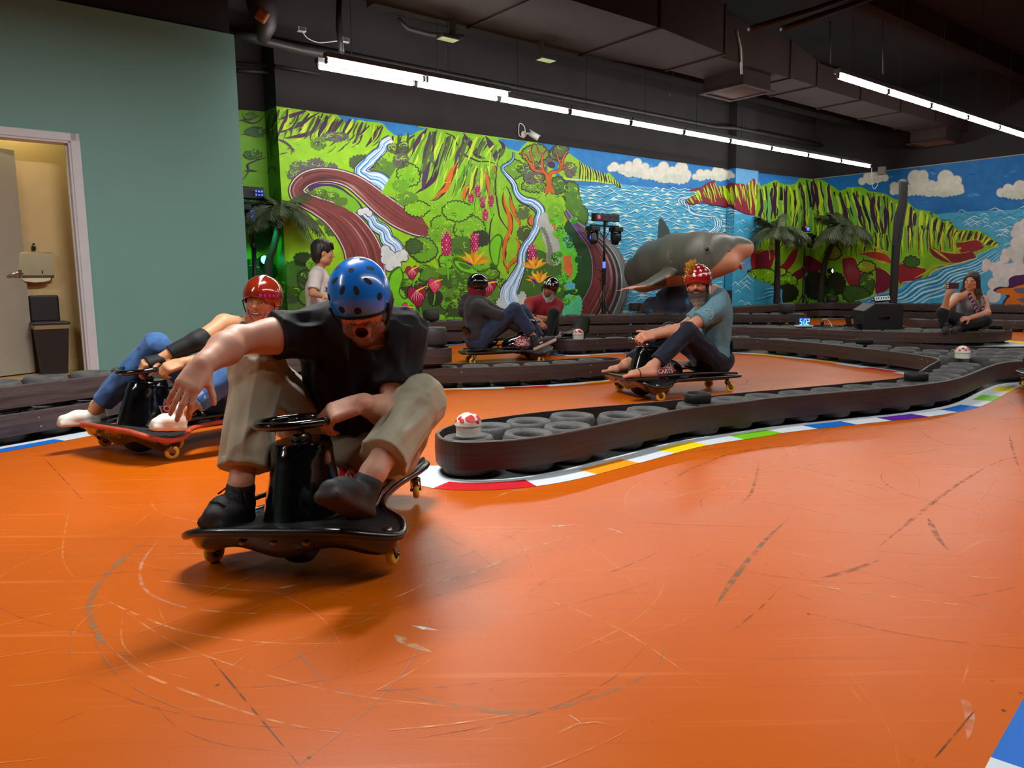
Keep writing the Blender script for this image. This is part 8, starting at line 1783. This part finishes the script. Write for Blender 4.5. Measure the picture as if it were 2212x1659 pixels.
b = onU(1773, 640, 16.02); bt = b.copy(); bt[2] = 0; palm([bt, onU(1775, 612, 16.02), onU(1786, 555, 16.0), onU(1812, 503, 15.6), onU(1820, 495, 15.5)], 'leaning curved palm right of the right hand light stand', 1.15, 26, .07)
# stage light stands
M_stand = mat('stand_black', (16, 16, 18), rough=.4, metal=.3); M_lens = mat('lens', (90, 92, 100), rough=.1)
def led(name, col, s): return mat(name, (20, 20, 24), emit=col, estr=s)
M_ledb = led('blue_led', (40, 70, 255), 6); M_ledg = led('green_led', (60, 255, 170), 14); M_ledw = led('white_led', (190, 255, 240), 30); M_ledr = led('red_led', (255, 30, 60), 4)
def moving_head(par, p, tilt=0.0, lens=None):
    M = UW @ Matrix.Translation((p @ WX, p @ WN, p[2])); h = MB(); h.box((0, 0, -.03), (.20, .15, .07), M_stand, M, .01)
    for q in (-1, 1): h.box((q * .085, 0, -.13), (.022, .07, .16), M_stand, M, .006)
    h.build('yoke', par); M2 = M @ Matrix.Translation((0, 0, -.17)) @ Matrix.Rotation(tilt, 4, 'X'); h = MB(); h.lathe([(0, .09), (.055, .085), (.066, .04), (.066, -.06), (.058, -.10), (.05, -.10)], M_stand, 18, M2); h.lathe([(0, -.094), (.05, -.094)], lens or M_lens, 18, M2); h.build('lamp_head', par)
def light_stand(px, ybase, ytop, w, label, bar=.62, top=True, led_m=None):
    a = onW(px[0], ybase, w); t = empty('light_stand', (a[0], a[1], 0), label, 'light stand'); b_ = onW(px[1], ytop, w); mb = MB(); mb.tube([(a[0], a[1], 0.02), tuple(a), tuple((a + b_) / 2)], .026, M_stand, 10); mb.tube([tuple((a + b_) / 2), tuple(b_)], .020, M_stand, 10); mb.lathe([(.034, -.03), (.038, 0), (.034, .03)], M_stand, 12, Matrix.Translation(Vector((a + b_) / 2))); mb.build('pole', t)
    for k in range(3):
        an = k * 2.09 + .5; mb = MB(); mb.tube([(a[0], a[1], .55), (a[0] + .27 * math.cos(an), a[1] + .27 * math.sin(an) * .6, .02)], .013, M_stand, 8); mb.build('leg', t)
    mb = MB(); mb.tube([tuple(b_ - WX * bar / 2), tuple(b_ + WX * bar / 2)], .016, M_stand, 8)
    for q in (-1, 1): mb.tube([tuple(b_ + WX * q * bar * .28), tuple(b_ + V3((0, 0, -.22)))], .007, M_stand, 6)
    mb.build('crossbar', t)
    for q in (-1, 1): moving_head(t, b_ + WX * q * (bar / 2 - .06) + V3((0, 0, -.02)), .25 * q)
    if top:
        M = UW @ Matrix.Translation((b_ @ WX, b_ @ WN - .02, b_[2] + .13)); h = MB(); h.box((0, 0, 0), (.56, .10, .12), M_stand, M, .008); h.box((0, .0, -.09), (.05, .05, .06), M_stand, M); h.build('light_bar', t)
        for k in range(4):
            x = -.20 + k * .133; h = MB()
            for s_ in (((0, .036), (.09, .008)), ((0, -.036), (.09, .008)), ((.041, 0), (.008, .08)), ((-.041, 0), (.008, .08))): h.box((x + s_[0][0], -.052, s_[0][1]), (s_[1][0], .006, s_[1][1]), M_lens, M)
            h.box((x, -.051, 0), (.05, .004, .05), M_ledr if k == 0 else M_stand, M); h.build('lamp_cell', t)
    return t, a, b_
t, a, b_ = light_stand((1303.5, 1306), 678, 488, 8.72, 'black light stand with four-cell bar and two moving heads before the sea mural', .66)
mb = MB(); c = a + (b_ - a) * .42
for k in range(6): mb.tube([tuple(c + WX * (-.03 - .1 * (k % 3) * .6) + V3((0, 0, (k - 2) * .045))), tuple(c - WX * (.11 + .02 * (k % 2)) - WN * .05 + V3((0, 0, (k - 3) * .05))), tuple(c + WX * .02 + V3((0, 0, (k - 3.2) * .05)))], .007, M_stand, 6)
mb.box(tuple(c), (.06, .06, .24), M_stand, bev=.01); mb.tube([tuple(c - V3((0, 0, .1))), tuple(c - WX * .12 - V3((0, 0, .3))), tuple(c - WX * .04 - V3((0, 0, .55)))], .006, M_stand, 6); mb.build('cable_coil', t)
mb = MB(); p = a + (b_ - a) * .56; mb.lathe([(.024, -.05), (.024, .05)], M_ledb, 12, Matrix.Translation(Vector(p))); mb.build('led_band', t)
t, a, b_ = light_stand((551, 545), 620, 440, 9.02, 'black light stand with blue lit lamps in the left recess', .40, False)
mb = MB(); M = UW @ Matrix.Translation((b_ @ WX, b_ @ WN, b_[2] + .12)); mb.box((0, 0, 0), (.26, .12, .14), M_stand, M, .01); mb.build('light_bar', t)
mb = MB()
for k in range(6): mb.box((.03 + (k % 3) * .035, -.062, .02 - (k // 3) * .04), (.018, .006, .018), M_ledb, M)
mb.build('led_dots', t)
mb = MB(); p = a + (b_ - a) * .86; mb.lathe([(.024, -.06), (.024, .06)], M_ledb, 12, Matrix.Translation(Vector(p))); mb.build('led_band', t)
t, a, b_ = light_stand((1735, 1739), 652, 505, 8.72, 'black light stand with two moving heads between the two right hand palms', .62, False)
mb = MB(); M = UW @ Matrix.Translation((b_ @ WX, b_ @ WN, b_[2] + .10)); mb.box((.02, 0, 0), (.20, .09, .11), M_stand, M, .01); mb.build('light_bar', t)
mb = MB(); mb.box((.03, -.05, .0), (.09, .006, .07), M_ledb, M); mb.box((-.06, -.05, .03), (.03, .006, .02), M_ledr, M); mb.build('led_dots', t)
def par(px, py, w, m, label, r=.045):
    p = onW(px, py, w) if w < 12 else onU(px, py, w); t = empty('led_spot', p, label, 'light'); mb = MB(); Mf = frame(p, WX, -WN); mb.lathe([(0, -.08), (.05, -.08), (.06, -.02), (.062, .03), (.056, .03), (.05, .01)], M_stand, 18, Mf); mb.build('can', t); mb = MB(); mb.lathe([(0, .018), (r * .7, .014), (r, .008)], m, 16, Mf); mb.build('lens', t); return p
par(571, 561, 9.38, M_ledg, 'small green-white spot light glowing in the left recess', .05); par(1797, 585, 15.9, M_ledw, 'small bright white spot light by the leaning palm', .04)
def spot(name, p, target, col, e, size=.5, blend_=.6):
    l = bpy.data.lights.new(name, 'SPOT'); l.energy = e; l.color = col; l.spot_size = size; l.spot_blend = blend_; l.shadow_soft_size = .03; o = bpy.data.objects.new(name, l); C.objects.link(o); o.location = Vector(p); o.rotation_euler = (Vector(target) - Vector(p)).to_track_quat('-Z', 'Y').to_euler()
spot('green_stage_beam', onW(575, 470, 8.8), onW(585, 590, 9.4), (.02, 1, .35), 30, 1.0)
spot('teal_stage_beam', onW(1332, 508, 8.6), onW(1405, 585, 8.5), (.0, 1, .7), 40, .34, .3)
spot('violet_stage_beam', onW(1285, 512, 8.6), onW(1232, 520, 9.1), (.15, .1, 1), 16, .8)
# column loudspeaker
t = empty('column_speaker', uwz(15, 6.67, 0), 'tall slim black column loudspeaker in front of the right hand mural', 'speaker'); M_spk = mat('speaker_black', (24, 23, 24), rough=.6, var=.1); 
q0, q1, q2, q3 = onU(1929, 650, 15), onU(1936, 528, 15), onU(1938, 490, 15), onU(1952, 392, 15)
mb = MB(); mb.box((q0[0], q0[1], .03), (.5, .45, .06), M_spk, bev=.015); mb.build('base', t); mb = MB(); mb.box(((q0[0] + q1[0]) / 2, (q0[1] + q1[1]) / 2, (q1[2]) / 2), (.115, .115, q1[2]), M_spk, bev=.01); mb.build('pole', t)
sd = unit(np.cross(unit(q3 - q2), CAM - q3)); mb = MB()
fr_ = unit(CAM - q3); fr_[2] = 0; fr_ = unit(fr_)
w_ = .135; pts = [onU(1926, 530, 15), onU(1931, 470, 15), onU(1940, 440, 15), onU(1942, 391, 15), onU(1962, 391, 15), onU(1960, 440, 15), onU(1953, 480, 15), onU(1945, 530, 15)]
mb.prism([tuple(p) for p in pts], tuple(np.array([-fr_[0], -fr_[1], 0]) * .18), M_spk); mb.build('array', t)
mb = MB(); mb.prism([tuple(p + fr_ * .004) for p in (onU(1947, 395, 15), onU(1958, 395, 15), onU(1956, 438, 15), onU(1950, 470, 15), onU(1940, 520, 15), onU(1931, 520, 15), onU(1938, 465, 15), onU(1945, 438, 15))], tuple(fr_ * .004), mat('speaker_grille', (34, 33, 34), rough=.8, bump=.5, bscale=300)); mb.build('grille', t)
# stage monitor on the island, mixer on it, clock, cables
d0 = 10.15; t = empty('stage_monitor', at(1908, 712, d0), 'black wedge-shaped stage monitor speaker on the tyre island', 'speaker'); fw = V3((.10, 1, 0)); zm = .172
FP = [at(x, y, d0) for x, y in ((1868, 711), (1866, 672), (1889, 657), (1948, 657), (1952, 662), (1950, 712))]; FP[0][2] = FP[-1][2] = zm
S = [tuple(p) for p in FP]; mb = MB(); mb.prism(S, tuple(fw * .42), M_spk); mb.build('cabinet', t)
hc = at(1911, 686, d0 - .004); mb = MB(); mb.box(tuple(hc), (.135, .012, .045), M_kblack, bev=.005); mb.build('handle', t); mb = MB(); mb.prism([tuple(at(x, y, d0 - .003)) for x, y in ((1866, 672), (1889, 657), (1893, 658), (1869, 675))], tuple(fw * .42 + V3((0, .0, .004))), mat('speaker_edge', (60, 58, 54), rough=.6)); mb.build('grille', t)
t = empty('mixer', at(1906, 652, 10.3), 'small white-fronted mixing desk on top of the stage monitor', 'mixer'); c = at(1905, 646, 10.25); mb = MB(); Rm = Matrix.Rotation(-.55, 3, 'X') @ Matrix.Rotation(-.15, 3, 'Z'); mb.box(tuple(c), (.20, .035, .075), M_spk, rot=Rm, bev=.004); mb.box(tuple(c + V3((0, .06, -.02))), (.18, .12, .02), M_spk); mb.build('case', t)
mb = MB(); f_ = Rm @ Vector((0, -.02, 0)); mb.box(tuple(Vector(c) + f_), (.19, .004, .065), mat('mixer_panel', (206, 206, 206), rough=.4), rot=Rm); mb.build('panel', t)
for k in range(6): mb = MB(); mb.box(tuple(Vector(c) + f_ * 1.2 + Rm @ Vector((-.075 + k * .03, 0, .005 * (k % 2)))), (.010, .01, .022), M_kblack, rot=Rm); mb.build('knob', t)
dc = 10.6; c = at(1737, 695, dc); t = empty('digital_clock', c, 'blue digital clock showing the time on the barrier top', 'clock'); M_dig = led('clock_digits', (70, 160, 255), 5); M_face = mat('clock_face', (8, 24, 120), rough=.2, emit=(10, 40, 190), estr=.5)
Mc = Matrix.Translation(Vector(c)) @ Matrix.Rotation(-.12, 4, 'Z') @ Matrix.Rotation(-.22, 4, 'X'); mb = MB(); mb.box((0, .035, 0), (.15, .065, .125), M_spk, Mc, .006); mb.box((-.085, .05, -.005), (.05, .06, .10), M_spk, Mc, .006); mb.build('case', t)
mb = MB(); mb.box((.006, .001, .0), (.130, .006, .105), M_face, Mc); mb.build('display', t); SEG = {'5': 'acdfg', '0': 'abcdef', '2': 'abdeg'}
mb = MB()
for ch, x in (('5', -.042), ('0', .012), ('2', .052)):
    w2, h2, th = .014, .038, .0075; pos = {'a': (0, h2, 1), 'g': (0, 0, 1), 'd': (0, -h2, 1), 'f': (-w2, h2 / 2, 0), 'b': (w2, h2 / 2, 0), 'e': (-w2, -h2 / 2, 0), 'c': (w2, -h2 / 2, 0)}
    for s_ in SEG[ch]: a_, b2, hz = pos[s_]; mb.box((x + a_ + b2 * .12, -.003, b2), ((2 * w2) if hz else th, .003, th if hz else h2 * .9), M_dig, Mc)
for z_ in (.012, -.014): mb.box((-.016, -.003, z_), (.007, .003, .007), M_dig, Mc)
mb.build('digits', t)
p = at(1736, 704, 10.5); mb = MB(); mb.box((p[0], p[1], p[2]), (.22, .12, .022), M_wcam, bev=.004); mb.box((p[0], p[1], p[2] - .016), (.2, .1, .014), M_kblack, bev=.003); tag(mb.build('power_strip'), 'white power strip below the blue clock', 'power strip')
p = at(1776, 699, 10.6); mb = MB(); mb.lathe([(.0, -.03), (.022, -.03), (.024, .03), (.014, .045), (.011, .055), (0, .056)], M_kblack, 14, Matrix.Translation(Vector(p))); tag(mb.build('bottle'), 'small black bottle between the clock and the stage monitor', 'bottle')
pipe('white cable looping up beside the stage monitor', catmull([at(1776, 692, 10.6), at(1785, 689, 10.6), at(1793, 697, 10.6), at(1799, 708, 10.5)], 6), .005, M_wcam, 'cable')
p = at(1848, 701, 10.35); mb = MB(); mb.box(tuple(p), (.24, .2, .012), M_spk, rot=Matrix.Rotation(-.1, 3, 'X'), bev=.003); mb.box(tuple(p + V3((-.10, 0, .05))), (.008, .16, .14), M_spk, rot=Matrix.Rotation(-.3, 3, 'Y')); tag(mb.build('tablet'), 'black folded tablet lying left of the stage monitor', 'tablet')
pipe('black cables lying on the tyres beside the clock', catmull([at(1748, 704, 10.6), at(1770, 706, 10.5), at(1800, 706, 10.5), at(1830, 704, 10.4)], 5), .008, M_kblack, 'cable')
p = onW(1581, 655, 8.72); mb = MB(); q = (p @ WX, p @ WN); mb.box((q[0], q[1] + .12, .50), (.14, .16, .30), M_spk, UW, .012); mb.box((q[0], q[1] + .12, .18), (.12, .14, .35), M_spk, UW, .01); tag(mb.build('speaker_box'), 'small black speaker box at the foot of the wall column', 'speaker')
# ------------------------------------------------------------------ shark on its rock
DS = 12.6
def sp(x, y, d): return at(x, y, d - .4)
S = Solid(); ax = [(1392, 588, 13.3), (1418, 572, 13.1), (1460, 561, 12.8), (1510, 556, 12.5), (1555, 548, 12.25), (1594, 538, 12.1), (1612, 536, 12.05)]; rr = [.33, .37, .39, .375, .29, .165, .10]
AX = [sp(*p) for p in ax]
for i in range(len(AX) - 1): S.cap(AX[i], AX[i + 1], rr[i], rr[i + 1], .10)
S.cap(sp(1520, 578, 12.3), sp(1578, 568, 12.0), .20, .13, .10)
fin = unit(AX[3] - AX[1])
S.box(sp(1436, 498, 13.0), (.11, .015, .20), basis(np.cross(unit(AX[3] - AX[1]), (0, 0, 1)), (-.35, 0, 1))[[0, 1, 2]] if False else np.array([unit(V3((fin[0], fin[1], 0))), unit(np.cross((0, 0, 1), fin)), [0, 0, 1]]), .02, .05) if False else None
S.cap(sp(1444, 588, 12.4), sp(1398, 614, 11.9), .13, .09, .04, flat=(unit((0, -.3, 1)), .35)); S.cap(sp(1398, 614, 11.9), sp(1332, 628, 11.5), .09, .022, .03, flat=(unit((0, -.3, 1)), .35))
S.cap(sp(1478, 603, 12.35), sp(1566, 583, 11.82), .016, .012, .014, 's')
for k in range(5): x = 1444 + k * 8.5; S.cap(sp(x + 2, 541, 12.42 - .0 * k), sp(x - 1, 563, 12.40), .012, .010, .02, 's')
V, Q = S.surface(.022, (), 2)
AXn = np.array(AX)
def shark_col(V):
    n = noise3(V * 3.0); img = np.array([[1106 + F * ((v - CAM) @ RT) / ((v - CAM) @ FWD), 829.5 + F * ((v - CAM) @ DN) / ((v - CAM) @ FWD)] for v in V])
    sx = [1380, 1420, 1446, 1500, 1534, 1556, 1568, 1590, 1625]; sy = [596, 592, 590, 588, 580, 562, 548, 530, 522]; lim = np.interp(img[:, 0], sx, sy)
    zc = np.interp(img[:, 0], [p[0] for p in ax], AXn[:, 2]); m = np.clip((img[:, 1] - lim + (n - .5) * 10) / 5, 0, 1); m = m * ((img[:, 0] > 1440) | (img[:, 1] > 618))
    C0 = blend(np.tile(np.array(lin((92, 92, 82))), (len(V), 1)), m, (206, 140, 108)); C0 = C0 * (1 + .15 * (n - .5))[:, None]; return C0
root = AX[2]; me = mesh_from('shark', V - root, Q, mat('shark_paint', attr='Col', rough=.4, var=.06, bump=.1, bscale=12), shark_col(V)); shark = bpy.data.objects.new('shark', me); C.objects.link(shark); shark.location = Vector(root); tag(shark, 'large grey model shark with pale belly mounted before the sea mural', 'shark'); bpy.context.view_layer.update()
mb = MB(); fp = [sp(x, y, 13.0) for x, y in ((1418, 528), (1421, 505), (1423, 474), (1427, 471), (1434, 478), (1443, 494), (1450, 513), (1456, 524))]; fn = np.cross(unit(fp[4] - fp[0]), unit(fp[2] - fp[0])); mb.prism([tuple(p) for p in fp], tuple(unit(fn) * .05), mat('shark_fin', (62, 74, 72), rough=.45)); mb.build('dorsal_fin', shark)
def on_body(x, y):
    dg = bpy.context.evaluated_depsgraph_get(); bt = BVHTree.FromPolygons([tuple(v) for v in V], [tuple(q) for q in Q]); h = bt.ray_cast(Vector(CAM), Vector(unit(ray(x, y)))); return (np.array(h[0]), np.array(h[1])) if h[0] is not None else (sp(x, y, 12.2), V3((0, -1, 0)))
p, n_ = on_body(1528, 539); n_ = n_ if n_[1] < 0 else -n_; mb = MB(); mb.ball(tuple(p + n_ * .0), .035, M_kblack, 14); mb.lathe([(.034, 0), (.05, .006), (.056, -.006)], mat('eye_rim', (120, 112, 100), rough=.5), 18, frame(p + n_ * .008, (1, 0, 0), n_)); mb.build('eye', shark)
p, n_ = on_body(1575, 541); n_ = n_ if n_[1] < 0 else -n_; mb = MB(); mb.ball(tuple(p - n_ * .012), (.03, .03, .02), mat('nostril', (140, 84, 70), rough=.6), 10); mb.build('nostril', shark)
S = Solid(); 
for x, y, d, r in ((1432, 690, 12.7, .42), (1470, 660, 12.8, .40), (1500, 640, 12.85, .32), (1520, 690, 12.6, .42), (1475, 712, 12.6, .55), (1548, 700, 12.7, .30)): S.ell(sp(x, y, d + .75), (r, r * .7, r * .9), None, .12, disp=(.05, 3, 4, 2))
S.cap((sp(1480, 700, 13.4)[0], sp(1480, 700, 13.4)[1], .0), sp(1480, 640, 13.4), .45, .3, .2); 
def rock_col(V): n = noise3(V * 4.0); n2 = noise3(V * 9.0, 2); C0 = np.tile(np.array(lin((48, 52, 72))), (len(V), 1)); C0 = blend(C0, np.clip((n - .55) * 5, 0, 1), (96, 70, 44)); C0 = blend(C0, np.clip((n2 - .62) * 6, 0, 1), (26, 28, 52)); return blend(C0, np.clip((noise3(V * 7, 5) - .72) * 9, 0, 1), (60, 150, 190))
rk = solid_obj('rock', S, .03, mat('rock_paint', attr='Col', rough=.7, bump=.4, bscale=9), None, rock_col, clips=[((0, 0, 0), (0, 0, -1))]); tag(rk, 'dark blue and brown painted rock holding up the shark', 'rock')
for o in C.objects:
    if o.parent is None and o.get('category') and not o.get('group'):
        g = {'drift_kart': 'drift karts on the track', 'tyre_barrier': 'plank barriers of the track', 'palm_tree': 'artificial palms by the mural', 'light_stand': 'stage light stands', 'hub_ring': 'black rings on the tyres', 'tyre': 'loose tyres on the barriers', 'air_vent': 'vents of the air duct', 'signal_box': 'boxes hanging from the duct', 'junction_box': 'junction boxes', 'led_spot': 'small spot lights'}.get(o.name.split('.')[0])
        if g: o['group'] = g
